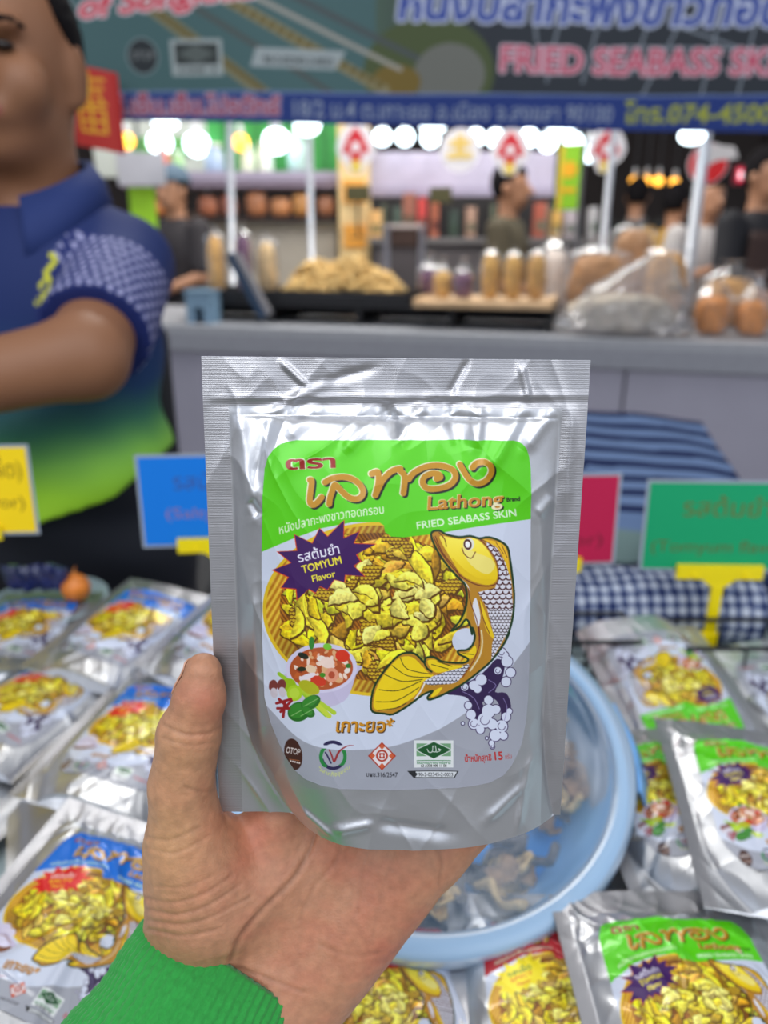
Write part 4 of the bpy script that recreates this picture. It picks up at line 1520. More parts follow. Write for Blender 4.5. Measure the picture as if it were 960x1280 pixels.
M_SKINS = [mat('fried fish skin, pale', (206, 176, 122), rough=0.6, noise=0.35, nscale=160), mat('fried fish skin, brown', (150, 116, 78), rough=0.6, noise=0.4, nscale=140), mat('fried fish skin, grey', (112, 104, 100), rough=0.55, noise=0.4, nscale=200)]
rnd = random.Random(5)
curls = []
for k in range(6):
    V, F = skin_curl(rnd)
    me = mesh_data('fried_fish_skin', V, F, M_SKINS[k % 3])
    curls.append(me)
Mt = tub.matrix_basis.copy() if False else (Matrix.Translation(tub.location) @ tub.rotation_euler.to_matrix().to_4x4())
for k in range(64):
    a = math.radians(rnd.choice([rnd.uniform(-125, -20), rnd.uniform(-20, 35), rnd.uniform(-120, -50)]))
    r = rnd.uniform(0.080, 0.112)
    z = -0.040 + rnd.uniform(0, 0.024)
    p = Mt @ Vector((r * math.cos(a), r * math.sin(a), z))
    o = put('fried_fish_skin', curls[k % 6], None, p, (rnd.uniform(-0.9, 0.9), rnd.uniform(-0.9, 0.9), rnd.uniform(0, 6.28)))
    so = o.modifiers.new('thickness', 'SOLIDIFY')
    so.thickness = 0.0016
    tag(o, 'curl of fried fish skin in a row inside the pale blue tub', 'fried fish skin', 'curls of fried fish skin inside the tub')

# wire racks behind
def wire_rack(label, x0, x1, y0, y1, z0, z1, nx, ny, nz):
    o = empty('wire_rack', ((x0 + x1) / 2, (y0 + y1) / 2, z0))
    tag(o, label, 'wire rack', 'black wire racks at the back of the table')
    cx, cy = (x0 + x1) / 2, (y0 + y1) / 2
    X0, X1, Y0, Y1, H = x0 - cx, x1 - cx, y0 - cy, y1 - cy, z1 - z0

    def loop(z, r):
        m = MB()
        m.tube([(X0, Y0, z), (X1, Y0, z), (X1, Y1, z), (X0, Y1, z), (X0, Y0, z)], r, 8)
        return m
    loop(H, 0.0024).build('rim', M_BLACKWIRE, o)
    g = MB()
    for k in range(1, nz):
        z = 0.002 + (H - 0.002) * k / nz
        g.tube([(X0, Y0, z), (X1, Y0, z), (X1, Y1, z), (X0, Y1, z), (X0, Y0, z)], 0.0013, 6)
    for k in range(nx + 1):
        x = X0 + (X1 - X0) * k / nx
        g.tube([(x, Y0, H), (x, Y0, 0.002), (x, Y1, 0.002), (x, Y1, H)], 0.0013, 6)
    for k in range(ny + 1):
        y = Y0 + (Y1 - Y0) * k / ny
        g.tube([(X0, y, H), (X0, y, 0.002), (X1, y, 0.002), (X1, y, H)], 0.0013, 6)
    g.build('wire_grid', M_BLACKWIRE, o)
    return o


wire_rack('black wire rack behind the tub, its corner beside the upside-down pouch', -0.06, 0.243, 0.632, 0.69, TZ + 0.001, 0.889, 12, 2, 3)
wire_rack('black wire rack at the back right, under the green price card', 0.252, 0.62, 0.632, 0.69, TZ + 0.001, 0.882, 8, 2, 2)

# price cards in yellow holders
def price_card(label, px0, px1, py0, py1, Y, rgb, lines, lean=0.0, clip_px=None, hold_label='', z0=TZ + 0.001):
    a, b, c = at_y(px0, py1, Y), at_y(px1, py1, Y), at_y(px0, py0, Y)
    W, H = b[0] - a[0], c[2] - a[2]
    o = empty('price_card', (a[0] + W / 2, Y, a[2]), (-0.06, 0, math.radians(lean)))
    tag(o, label, 'price card', 'coloured price cards along the back of the table')
    art = Art(px0, py0, px1, py1, 4, rgb)
    for (s, p0, p1, h, col) in lines:
        art.text(s, p0, p1, h, col, 0.0)
    art.half()
    nx, ny = int((px1 - px0) * 1.6), int((py1 - py0) * 1.6)
    XX, YY = np.meshgrid(np.linspace(px0, px1, nx), np.linspace(py1, py0, ny))
    V = np.stack([(XX - px0) / (px1 - px0) * W - W / 2, 0 * XX - 0.0006, (py1 - YY) / (py1 - py0) * H], -1).reshape(-1, 3)
    mk('printed_sheet', V, grid_faces(nx, ny), M_FLAT, o, colors=lin(art.sample(XX, YY)).reshape(-1, 3), smooth=False)
    m = MB()
    m.box((0, 0.0003, H / 2), (W + 0.006, 0.0006, H + 0.006))
    m.build('laminate', mat('laminated edge', (160, 170, 184), rough=0.2), o, smooth=False)
    # holder: foot, post and the wide clip
    cx = at_y(clip_px[0], clip_px[1], Y)
    h = empty('card_holder', (cx[0], Y, z0), (0, 0, math.radians(lean)))
    tag(h, hold_label, 'card holder', 'yellow card holders')
    zc = cx[2] - z0
    m = MB()
    w = W * 0.56
    V2 = [(-w / 2, zc + 0.010), (w / 2, zc + 0.010), (w / 2, zc - 0.005), (w * 0.20, zc - 0.005), (w * 0.09, zc - 0.013), (-w * 0.09, zc - 0.013), (-w * 0.20, zc - 0.005), (-w / 2, zc - 0.005)]
    n = len(V2)
    V3 = [(x, -0.006, z) for x, z in V2] + [(x, -0.0015, z) for x, z in V2]
    F3 = [tuple(range(n))[::-1], tuple(range(n, 2 * n))] + [(i, (i + 1) % n, n + (i + 1) % n, n + i) for i in range(n)]
    m.add(V3, F3)
    for s in (-1, 1):
        m.box((s * w * 0.30, -0.0065, zc - 0.001), (0.003, 0.003, 0.006))
    m.build('clip', M_YELLOW, h, smooth=False)
    m = MB()
    m.box((0, -0.004, zc / 2 - 0.005), (0.0115, 0.005, zc - 0.012), bevel=0.001)
    m.box((0, -0.004, zc * 0.33), (0.018, 0.009, 0.018), bevel=0.002)
    m.build('post', M_YELLOW, h, smooth=False)
    m = MB()
    m.lathe([(0, 0), (0.018, 0), (0.018, 0.003), (0.008, 0.006), (0, 0.006)], 32, (0, -0.004, 0))
    m.build('foot', M_YELLOW, h, smooth=False)
    return o


BR = (120, 92, 40)
price_card('green price card in a yellow holder at the right', 803, 992, 606, 711, 0.704, (22, 160, 106), [('รสต้มยำ', (846, 646), (952, 646), 17, (110, 104, 48)), ('(Tomyum flavor)', (812, 690), (985, 690), 14, (100, 100, 52))], -2, (897, 716), 'yellow card holder under the green card')
price_card('crimson price card mostly behind the held pouch, only its right end showing', 577, 766, 598, 704, 0.708, (190, 30, 76), [('รสเผ็ด', (620, 640), (715, 640), 17, (120, 14, 44)), ('(Spicy flavor)', (590, 684), (752, 682), 14, (116, 30, 50))], 3, (672, 708), 'yellow card holder under the crimson card, hidden behind the held pouch')
price_card('blue price card left of the held pouch', 184, 373, 572, 679, 0.730, (14, 122, 222), [('รสมันเค็ม', (224, 611), (326, 611), 15, (64, 84, 150)), ('(Salty flavor)', (212, 646), (350, 648), 13, (150, 110, 150))], 4, (277, 682), 'yellow card holder under the blue card')
price_card('yellow price card cut by the left edge', -144, 44, 562, 666, 0.720, (250, 214, 22), [('รสดั้งเดิม (เผ็ด)', (-110, 598), (36, 598), 16, (120, 92, 20)), ('(Original flavor)', (-125, 633), (34, 636), 15, (134, 104, 24))], 3, (-50, 668), 'yellow card holder under the yellow card at the left edge')

# folded gingham cloth along the back edge, a navy one beside it
def cloth_roll(name, label, x0, x1, y, r, colf, sag=0.0, seedv=0.0, z0=TZ + 0.002):
    n1, n2 = 220, 90
    s, t = np.meshgrid(np.linspace(0, 1, n1), np.linspace(0, 1, n2))
    a = (t * 1.0) * 2 * math.pi - math.pi / 2
    x = x0 + (x1 - x0) * s
    endr = np.clip(np.minimum(s, 1 - s) / 0.03, 0.02, 1) ** 0.4
    rr = r * endr * (1 + 0.16 * pnoise(np.stack([x * 16, np.cos(a) + seedv, np.sin(a)], -1)) + 0.06 * pnoise(np.stack([x * 60, np.cos(a) * 2 + seedv, np.sin(a) * 2], -1)))
    yy = y + rr * 1.05 * np.cos(a)
    zz = z0 + r * 0.93 + rr * np.sin(a) * 1.0 - sag * s
    zz = np.maximum(zz, z0)
    c = colf(x, a * r)
    o = mk(name, np.stack([x, yy, zz], -1).reshape(-1, 3), grid_faces(n1, n2), mat('woven cotton', rough=0.85, attr='print', spec=0.2), colors=lin(c).reshape(-1, 3))
    return tag(o, label, 'cloth')


def gingham(x, y):
    p = 0.0135
    a = (np.sin(x * 2 * math.pi / p + 0.5 * np.sin(y * 30)) > 0).astype(float)
    b = (np.sin(y * 2 * math.pi / p + 0.5 * np.sin(x * 24)) > 0).astype(float)
    m = (a + b)[..., None] / 2
    return np.array((206, 214, 228)) * (1 - m) + np.array((22, 40, 92)) * m


cloth_roll('gingham_cloth', 'folded navy and white gingham cloth behind the wire racks', 0.02, 0.425, 0.772, 0.042, gingham)
cloth_roll('navy_cloth', 'bundled plain navy cloth at the right end of the gingham one', 0.440, 0.72, 0.768, 0.046, lambda x, y: np.array((34, 54, 104)) + 0 * x[..., None] + 8 * np.sin(x * 90)[..., None], seedv=3.0)

# wrapped dark packets and an onion at the back left
rnd = random.Random(9)
for k, (px, py) in enumerate(((20, 716), (38, 708), (56, 708), (72, 714))):
    n1 = 14
    V, F = [], []
    for j in range(n1):
        for i in range(n1):
            s, t = i / (n1 - 1) * 2 - 1, j / (n1 - 1) * 2 - 1
            th = (1 - s ** 4) * (1 - t ** 4) * 0.008 * (1 + 0.5 * math.sin(5 * s + 3 * t + k))
            V.append((s * 0.014, th, t * 0.019))
    nV = len(V)
    V += [(x, -y * 0.8, z) for x, y, z in V]
    g = grid_faces(n1, n1)
    F = np.concatenate([g[:, ::-1], g + nV])
    c = at_y(px, py, 0.775)
    o = mk('wrapped_packet', V, F, mat('navy wrapper', (30, 40, 92), rough=0.3, noise=0.5, nscale=60, coat=0.4), loc=(c[0], 0.775, TZ + 0.074), rot=(0.35, rnd.uniform(-.2, .2), rnd.uniform(-.5, .5)))
    tag(o, ('small navy wrapped packet, leftmost of the four at the back left', 'small navy wrapped packet, second from the left of the four', 'small navy wrapped packet, third from the left of the four', 'small navy wrapped packet next to the orange onion')[k], 'packet', 'wrapped packets at the back left')
c = at_y(92, 716, 0.775)
on = empty('onion', (c[0], 0.775, TZ + 0.062))
tag(on, 'round orange onion beside the wrapped packets at the back left', 'onion')
mb = MB()
prof = [(0.0005, -0.016), (0.006, -0.0155), (0.012, -0.011), (0.0155, -0.003), (0.0155, 0.004), (0.012, 0.011), (0.006, 0.0155), (0.0025, 0.018), (0.0005, 0.0185)]
mb.lathe(prof, 32)
mb.build('bulb', mat('onion skin', (222, 128, 46), rough=0.35, noise=0.25, nscale=60), on)
mb = MB()
mb.tube([(0, 0, 0.017), (0.001, 0, 0.022), (0.003, 0, 0.026)], [0.0024, 0.0016, 0.0008], 8)
mb.build('stem', mat('dry onion neck', (190, 120, 60), rough=0.7), on)
dish = empty('serving_dish', (at_y(55, 716, 0.775)[0], 0.775, TZ + 0.002))
tag(dish, 'pale footed dish holding the wrapped packets and the onion', 'dish')
mb = MB()
mb.lathe([(0, 0), (0.03, 0), (0.034, 0.020), (0.05, 0.026), (0.062, 0.044), (0.060, 0.044), (0.048, 0.030), (0.04, 0.028), (0, 0.028)], 48)
mb.build('bowl', mat('pale glazed dish', (170, 192, 198), rough=0.3), dish)
mb = MB()
mb.lathe([(0.0600, 0.0435), (0.0645, 0.0445), (0.0645, 0.0462), (0.0600, 0.0458)], 48, closed=True)
mb.build('rim', mat('pale glazed dish', (170, 192, 198)), dish)

# crate behind the table with a striped cloth thrown over it
cr_ = empty('storage_crate', (0.36, 1.22, 0))
tag(cr_, 'blue-grey crate behind the table, under the striped cloth', 'crate')
mb = MB()
mb.box((0, 0, 0.40), (0.42, 0.30, 0.78), bevel=0.01)
for k in range(4):
    mb.box((0, -0.152, 0.12 + 0.18 * k), (0.40, 0.012, 0.03))
mb.build('box', mat('dark crate plastic', (44, 58, 84), rough=0.5), cr_, smooth=False)
mb = MB()
for s in (-1, 1):
    mb.tube([(s * 0.212, -0.06, 0.62), (s * 0.225, -0.06, 0.64), (s * 0.225, 0.06, 0.64), (s * 0.212, 0.06, 0.62)], 0.008, 8)
mb.build('handle', mat('dark crate plastic', (44, 58, 84)), cr_)
n1, n2 = 160, 200
s, t = np.meshgrid(np.linspace(0, 1, n1), np.linspace(0, 1, n2))
L1, L2 = 0.30, 0.34
d = t * (L1 + L2)
front = np.clip(d - L1, 0, None)
x = 0.13 + 0.45 * s + 0.05 * (1 - t) * 0
yy = np.where(d < L1, 1.36 - d * 1.03, 1.051 - 0.03 * (1 - np.exp(-front / 0.05)))
top = 0.955 - 0.055 * np.clip((0.5 - s) / 0.5, -1, 0.4) * 0 - 0.06 * np.clip(s - 0.35, 0, 1) - 0.09 * np.clip(d / L1, 0, 1)
zz = np.where(d < L1, top + 0.004 * np.sin(s * 9 + 2 * t), top - front)
yy = yy - 0.016 * np.sin(s * 26 + 3 * t) * np.clip(front / 0.1, 0, 1)
zz = zz + 0.005 * pnoise(np.stack([s * 5, t * 6, 0 * s], -1)) + 0.012 * (s > 0.42) * np.clip((s - 0.42) / 0.02, 0, 1) * (d < L1)
st = np.where(np.sin(d * 2 * math.pi / 0.040 + 0.9 * s) > 0.0, 1.0, 0.0)[..., None]
col = np.array((24, 36, 74)) * st + np.array((100, 122, 158)) * (1 - st)
f = front[..., None]
col = np.where((f > 0.015) & (f < 0.06), np.array((112, 134, 132)), col)
wst = (np.sin(front * 2 * math.pi / 0.011) > 0.2)[..., None]
col = np.where((f >= 0.06) & (f < 0.10), np.where(wst, np.array((130, 136, 150)), np.array((36, 38, 60))), col)
col = np.where(f >= 0.10, np.array((34, 34, 62)), col)
sc_ = mk('striped_cloth', np.stack([x, yy, zz], -1).reshape(-1, 3), grid_faces(n1, n2)[:, ::-1], mat('woven cotton'), colors=lin(col).reshape(-1, 3))
so = sc_.modifiers.new('thickness', 'SOLIDIFY')
so.thickness = 0.002
tag(sc_, 'blue and navy striped cloth thrown over the crate behind the green card', 'cloth')
# ------------------------------------------------------------------ people
def person_sdf(prims, k=0.03):
    def f(P):
        d = None
        for p in prims:
            q = cap(P, *p[1:5]) if p[0] == 'c' else ell(P, p[1], p[2], p[3] if len(p) > 3 else None)
            kk = p[-1] if isinstance(p[-1], float) and p[0] == 'c' and len(p) == 6 else k
            d = q if d is None else smin(d, q, kk)
        return d
    return f


# the stallholder, leaning over his table at the left
VX, VY = -0.472, 1.09
HC = np.array([VX, VY, 1.452])
vendor = empty('person', (VX, 1.10, 0))
tag(vendor, 'stallholder in a navy to lime green polo shirt, one arm reaching across', 'person')
vb = np.array(vendor.location)
sh_r, el_r = np.array((-0.358, 1.115, 1.212)), np.array((-0.345, 0.885, 1.118))
wr_r = np.array((-0.585, 0.745, 1.080))
sh_l, el_l, wr_l = np.array((-0.592, 1.115, 1.212)), np.array((-0.70, 0.95, 1.02)), np.array((-0.66, 0.76, 0.95))
body = [
    ('e', HC + (0, 0.012, 0.018), (0.078, 0.096, 0.108)), ('e', HC + (0, -0.030, -0.060), (0.062, 0.064, 0.062)), ('e', HC + (0, -0.052, -0.098), (0.034, 0.034, 0.026)),
    ('c', HC + (0.0, -0.095, 0.012), HC + (0.0, -0.118, -0.030), 0.010, 0.017, 0.012), ('e', HC + (0.0, -0.088, -0.066), (0.030, 0.018, 0.012)),
    ('e', HC + (0.042, -0.066, -0.035), (0.030, 0.030, 0.034)), ('e', HC + (-0.042, -0.066, -0.035), (0.030, 0.030, 0.034)), ('e', HC + (0.034, -0.084, 0.026), (0.026, 0.014, 0.010)), ('e', HC + (-0.034, -0.084, 0.026), (0.026, 0.014, 0.010)),
    ('c', (VX, VY + 0.03, 1.20), HC + (0, 0.015, -0.07), 0.066, 0.060, 0.03),
    ('c', (VX, VY + 0.03, 1.255), (-0.37, 1.115, 1.215), 0.050, 0.042, 0.04), ('c', (VX, VY + 0.03, 1.255), (-0.575, 1.115, 1.215), 0.050, 0.042, 0.04),
    ('e', (VX, 1.09, 1.12), (0.155, 0.105, 0.17)), ('e', (VX, 1.06, 0.96), (0.150, 0.125, 0.15)), ('e', (VX, 1.09, 0.82), (0.150, 0.115, 0.12)),
    ('c', sh_r, el_r, 0.056, 0.046, 0.03), ('c', el_r, wr_r, 0.047, 0.030, 0.02), ('c', sh_l, el_l, 0.056, 0.046, 0.03), ('c', el_l, wr_l, 0.047, 0.030, 0.02),
    ('c', (-0.395, 1.10, 0.80), (-0.39, 1.10, 0.45), 0.085, 0.062, 0.03), ('c', (-0.39, 1.10, 0.45), (-0.385, 1.12, 0.07), 0.058, 0.040, 0.03), ('c', (-0.55, 1.10, 0.80), (-0.555, 1.10, 0.45), 0.085, 0.062, 0.03), ('c', (-0.555, 1.10, 0.45), (-0.56, 1.12, 0.07), 0.058, 0.040, 0.03),
]
for s in (1, -1):                          # ears, and hands with five fingers each
    body.append(('e', HC + (s * 0.080, 0.016, -0.012), (0.010, 0.020, 0.033)))
    body.append(('c', HC + (s * 0.079, 0.010, -0.036), HC + (s * 0.076, 0.004, -0.046), 0.008, 0.006, 0.008))


def add_hand(prims, wr, d, up, side):
    d, up = np.array(d, float), np.array(up, float)
    d /= np.linalg.norm(d)
    sd = np.cross(d, up)
    sd /= np.linalg.norm(sd)
    prims.append(('c', wr, wr + d * 0.05, 0.026, 0.026, 0.012))
    for i in range(4):
        o = (i - 1.5) * 0.019
        a = wr + d * 0.065 + sd * o
        L = (0.034, 0.04, 0.038, 0.03)[i]
        b = a + d * L - up * 0.006
        c = b + d * L * 0.8 - up * 0.018
        prims.append(('c', wr + d * 0.035 + sd * o * 0.8, a, 0.014, 0.0105, 0.004))
        prims.append(('c', a, b, 0.0105, 0.009, 0.004))
        prims.append(('c', b, c, 0.009, 0.007, 0.004))
    t0 = wr + d * 0.02 + sd * side * 0.028
    t1 = t0 + d * 0.032 + sd * side * 0.020
    prims.append(('c', t0, t1, 0.015, 0.011, 0.006))
    prims.append(('c', t1, t1 + d * 0.028, 0.011, 0.008, 0.004))


add_hand(body, wr_r, wr_r - el_r, (0, 0, 1), 1)
add_hand(body, wr_l, wr_l - el_l, (0, 0, 1), -1)
BV, BF = surface_nets(person_sdf(body, 0.02), (-0.86, 0.58, 0.03), (-0.20, 1.28, 1.60), 0.0062)
BV = relax(BV, BF, 2, 0.5)
sk = lin((142, 98, 70))[None] * (1 + 0.12 * fbm(BV * 14, 2))[:, None]
for (mx, my, mz, r) in ((0.050, -0.075, -0.045, 0.0045), (0.06, -0.06, -0.02, 0.003)):
    m = np.linalg.norm(BV - (HC + (mx, my, mz)), axis=1) < r
    sk[m] = lin((70, 44, 32))
lips = np.linalg.norm((BV - (HC + (0, -0.105, -0.066))) / np.array((0.028, 0.03, 0.011)), axis=1) < 1
sk[lips] = lin((140, 78, 66))
mk('body', BV - vb, BF, mat('stallholder skin', rough=0.5, attr='print', spec=0.4), vendor, colors=sk)
for s in (1, -1):
    e = HC + (s * 0.033, -0.083, 0.004)
    mb = MB()
    mb.lathe([(0.0002, -0.011), (0.006, -0.0092), (0.0105, -0.003), (0.0105, 0.003), (0.006, 0.0092), (0.0002, 0.011)], 20)
    V = np.concatenate(mb.V) * (1.15, 1, 0.55) + e
    mk('eye', V - vb, mb.F, mat('eye dark', (34, 26, 24), rough=0.15), vendor)
    mb = MB()
    mb.tube([e + (-s * 0.016, -0.010, 0.020), e + (0, -0.013, 0.025), e + (s * 0.016, -0.007, 0.024), e + (s * 0.026, 0.004, 0.018)], [0.003, 0.0044, 0.0040, 0.0020], 8)
    V = np.concatenate(mb.V)
    mk('eyebrow', V - vb, mb.F, mat('black hair', (22, 20, 22), rough=0.95, spec=0.1), vendor)


def hair_sdf(P):
    q = P - HC
    d = ell(P, HC + (0, 0.016, 0.024), (0.0845, 0.102, 0.114))
    line = np.where(q[..., 1] < -0.02, 0.064 + 0.35 * (q[..., 1] + 0.10), np.where(q[..., 1] < 0.005, 0.02 - 1.6 * (q[..., 1] + 0.0), -0.01 - 0.55 * np.clip(q[..., 1] - 0.005, 0, 0.1)))
    line = np.where(q[..., 1] < -0.035, 0.070 + 0.25 * (q[..., 1] + 0.09), line)
    return np.maximum(d, (line - q[..., 2]) * 0.8) + 0.002 * np.sin(q[..., 0] * 900) * np.sin(q[..., 1] * 700)


V, F = surface_nets(hair_sdf, HC - 0.125, HC + 0.155, 0.004)
mk('hair', V - vb, F, mat('black hair', (22, 20, 22), rough=0.95, spec=0.1), vendor)

# polo shirt: loose over chest and upper arms
sl_r = sh_r + (el_r - sh_r) * 0.80
sl_l = sh_l + (el_l - sh_l) * 0.80


def shirt_sdf(P):
    d = cap(P, (VX, 1.115, 1.258), (-0.368, 1.118, 1.215), 0.066, 0.056)
    d = smin(d, cap(P, (VX, 1.115, 1.258), (-0.576, 1.118, 1.215), 0.066, 0.056), 0.03)
    d = smin(d, ell(P, (VX, 1.09, 1.12), (0.158, 0.120, 0.20)), 0.04)
    d = smin(d, ell(P, (VX, 1.06, 0.95), (0.156, 0.142, 0.17)), 0.05)
    d = smin(d, ell(P, (VX, 1.08, 0.84), (0.158, 0.140, 0.12)), 0.05)
    d = d + 0.007 * np.sin(P[..., 0] * 20 - P[..., 2] * 42 + np.sin(P[..., 0] * 13)) * np.clip((1.12 - P[..., 2]) / 0.1, 0, 1)
    d = d + 0.004 * np.sin(P[..., 0] * 34 + P[..., 2] * 22 + 2 * np.sin(P[..., 2] * 9)) * np.clip((1.08 - P[..., 2]) / 0.1, 0, 1)
    for a, b in ((sh_r, sl_r), (sh_l, sl_l)):
        s = cap(P, a, b + (b - a) * 0.3, 0.064, 0.068)
        ax = (b - a) / np.linalg.norm(b - a)
        s = np.maximum(s, (P - b) @ ax)
        d = smin(d, s, 0.018)
    hem = 0.905 + 0.030 * np.sin((P[..., 0] + 0.42) * 9) + 0.05 * np.clip((P[..., 0] + 0.36) / 0.08, 0, 1)
    d = np.maximum(d, hem - P[..., 2])
    neck = np.linalg.norm((P - (VX, 1.085, 1.335)) / (0.072, 0.082, 0.075), axis=-1)
    d = np.maximum(d, (1 - neck) * 0.07)
    return d


SVt, SFt = surface_nets(shirt_sdf, (-0.83, 0.83, 0.80), (-0.22, 1.28, 1.32), 0.0062)
SVt = relax(SVt, SFt, 1, 0.5)
SVt, SFt = split4(SVt, SFt)
zz = SVt[:, 2] + 0.02 * fbm(SVt * 9, 2)
stops = [(0.86, (190, 242, 60)), (0.925, (168, 228, 56)), (0.975, (124, 186, 76)), (1.02, (50, 108, 86)), (1.07, (28, 62, 104)), (1.16, (24, 44, 98)), (1.35, (24, 40, 92))]
sc3 = np.stack([np.interp(zz, [q[0] for q in stops], [q[1][k] for q in stops]) for k in range(3)], 1)
axs = (sl_r - sh_r) / np.linalg.norm(sl_r - sh_r)
tl = (SVt - sh_r) @ axs / np.linalg.norm(sl_r - sh_r)
rad = SVt - sh_r - ((SVt - sh_r) @ axs)[:, None] * axs
ang = np.arctan2(rad[:, 2], rad[:, 0])
onsl = (tl > 0.30) & (np.linalg.norm(rad, axis=1) < 0.085) & (SVt[:, 1] < 1.09)
row = np.floor(tl * 13)
dash = (np.abs((ang * 5.2 + 0.5 * (row % 2)) % 1 - 0.5) < 0.26) & (np.abs((tl * 13) % 1 - 0.5) < 0.34)
sc3[onsl] = np.array((26, 40, 100))
sc3[onsl & dash & (ang > -1.0) & (ang < 2.4)] = np.array((150, 152, 190))
# small yellow embroidered emblem on the chest: curled figure over a line of lettering
fx, fz = SVt[:, 0], SVt[:, 2]
em = Art(0, 0, 60, 80, 3, (0, 0, 0))
em.stroke(smooth_path([(38, 8), (46, 10), (47, 18), (38, 24), (34, 34), (40, 44), (36, 56), (26, 62)], 6, False), [5] * 6 + [8] * 12 + [9] * 12 + [6] * 13, (255, 255, 255))
em.stroke(smooth_path([(34, 36), (24, 44), (18, 54)], 5, False), 5, (255, 255, 255))
em.text('SEAHORSE' if False else 'สงขลา', (6, 74), (54, 74), 9, (255, 255, 255), 0.04)
ex0, ez1 = at_y(22, 312, 0.965), at_y(72, 388, 0.965)
U_ = (fx - ex0[0]) / (ez1[0] - ex0[0]) * 60
W_ = (ex0[2] - fz) / (ex0[2] - ez1[2]) * 80
okm = (U_ > 1) & (U_ < 59) & (W_ > 1) & (W_ < 79) & (SVt[:, 1] < 1.06)
val = em.sample(np.clip(U_, 1, 58), np.clip(W_, 1, 78))[:, 0] > 120
sc3[okm & val] = np.array((206, 206, 40))
shirt = mk('polo_shirt', SVt - vb, SFt, mat('sports polyester', rough=0.7, attr='print', spec=0.3), vendor, colors=lin(sc3))
# collar: folded band round the neck with two points
n1 = 60
V = []
for j, (rr, zo) in enumerate(((0.074, 0.045), (0.080, 0.050), (0.092, 0.030), (0.100, 0.004), (0.097, 0.002), (0.084, 0.030))):
    for i in range(n1):
        a = math.radians(-90 + 16 + i * (328 / (n1 - 1)))
        fr = math.exp(-((min(i, n1 - 1 - i)) / 6) ** 2)
        dz = -0.055 * (0.5 - 0.5 * math.sin(a)) ** 2 - (0.02 * fr if j in (2, 3, 4) else 0)
        V.append((VX + rr * math.cos(a), 1.098 + rr * 1.1 * math.sin(a), 1.296 + zo + dz))
F = grid_faces(n1, 6)
cl = mk('collar', np.array(V) - vb, F, mat('navy rib', (24, 46, 104), rough=0.8), shirt)
so = cl.modifiers.new('thickness', 'SOLIDIFY')
so.thickness = 0.003
# dark trousers with a belt
def trouser_sdf(P):
    d = smin(ell(P, (VX, 1.085, 0.84), (0.160, 0.130, 0.13)), ell(P, (VX, 1.06, 0.95), (0.1525, 0.1275, 0.153)), 0.02)
    for x0, x1 in ((-0.395, -0.385), (-0.55, -0.56)):
        d = smin(d, cap(P, (x0, 1.10, 0.80), (x1, 1.11, 0.05), 0.098, 0.072), 0.03)
    d = d + 0.003 * np.sin(P[..., 2] * 50 + P[..., 0] * 30)
    return np.maximum(np.maximum(d, P[..., 2] - 0.985), 0.05 - P[..., 2])


V, F = surface_nets(trouser_sdf, (-0.74, 0.90, 0.02), (-0.22, 1.28, 1.02), 0.009)
mk('trousers', V - vb, F, mat('dark trousers', (20, 24, 36), rough=0.75), vendor)
for x in (-0.385, -0.56):
    mb = MB()
    mb.tube([(x, 1.16, 0.035), (x, 1.10, 0.038), (x, 1.0, 0.030), (x, 0.95, 0.022)], [0.034, 0.040, 0.036, 0.020], 14)
    V = np.concatenate(mb.V) - vb
    mk('shoe', V, mb.F, mat('black shoe', (22, 22, 24), rough=0.5), vendor)


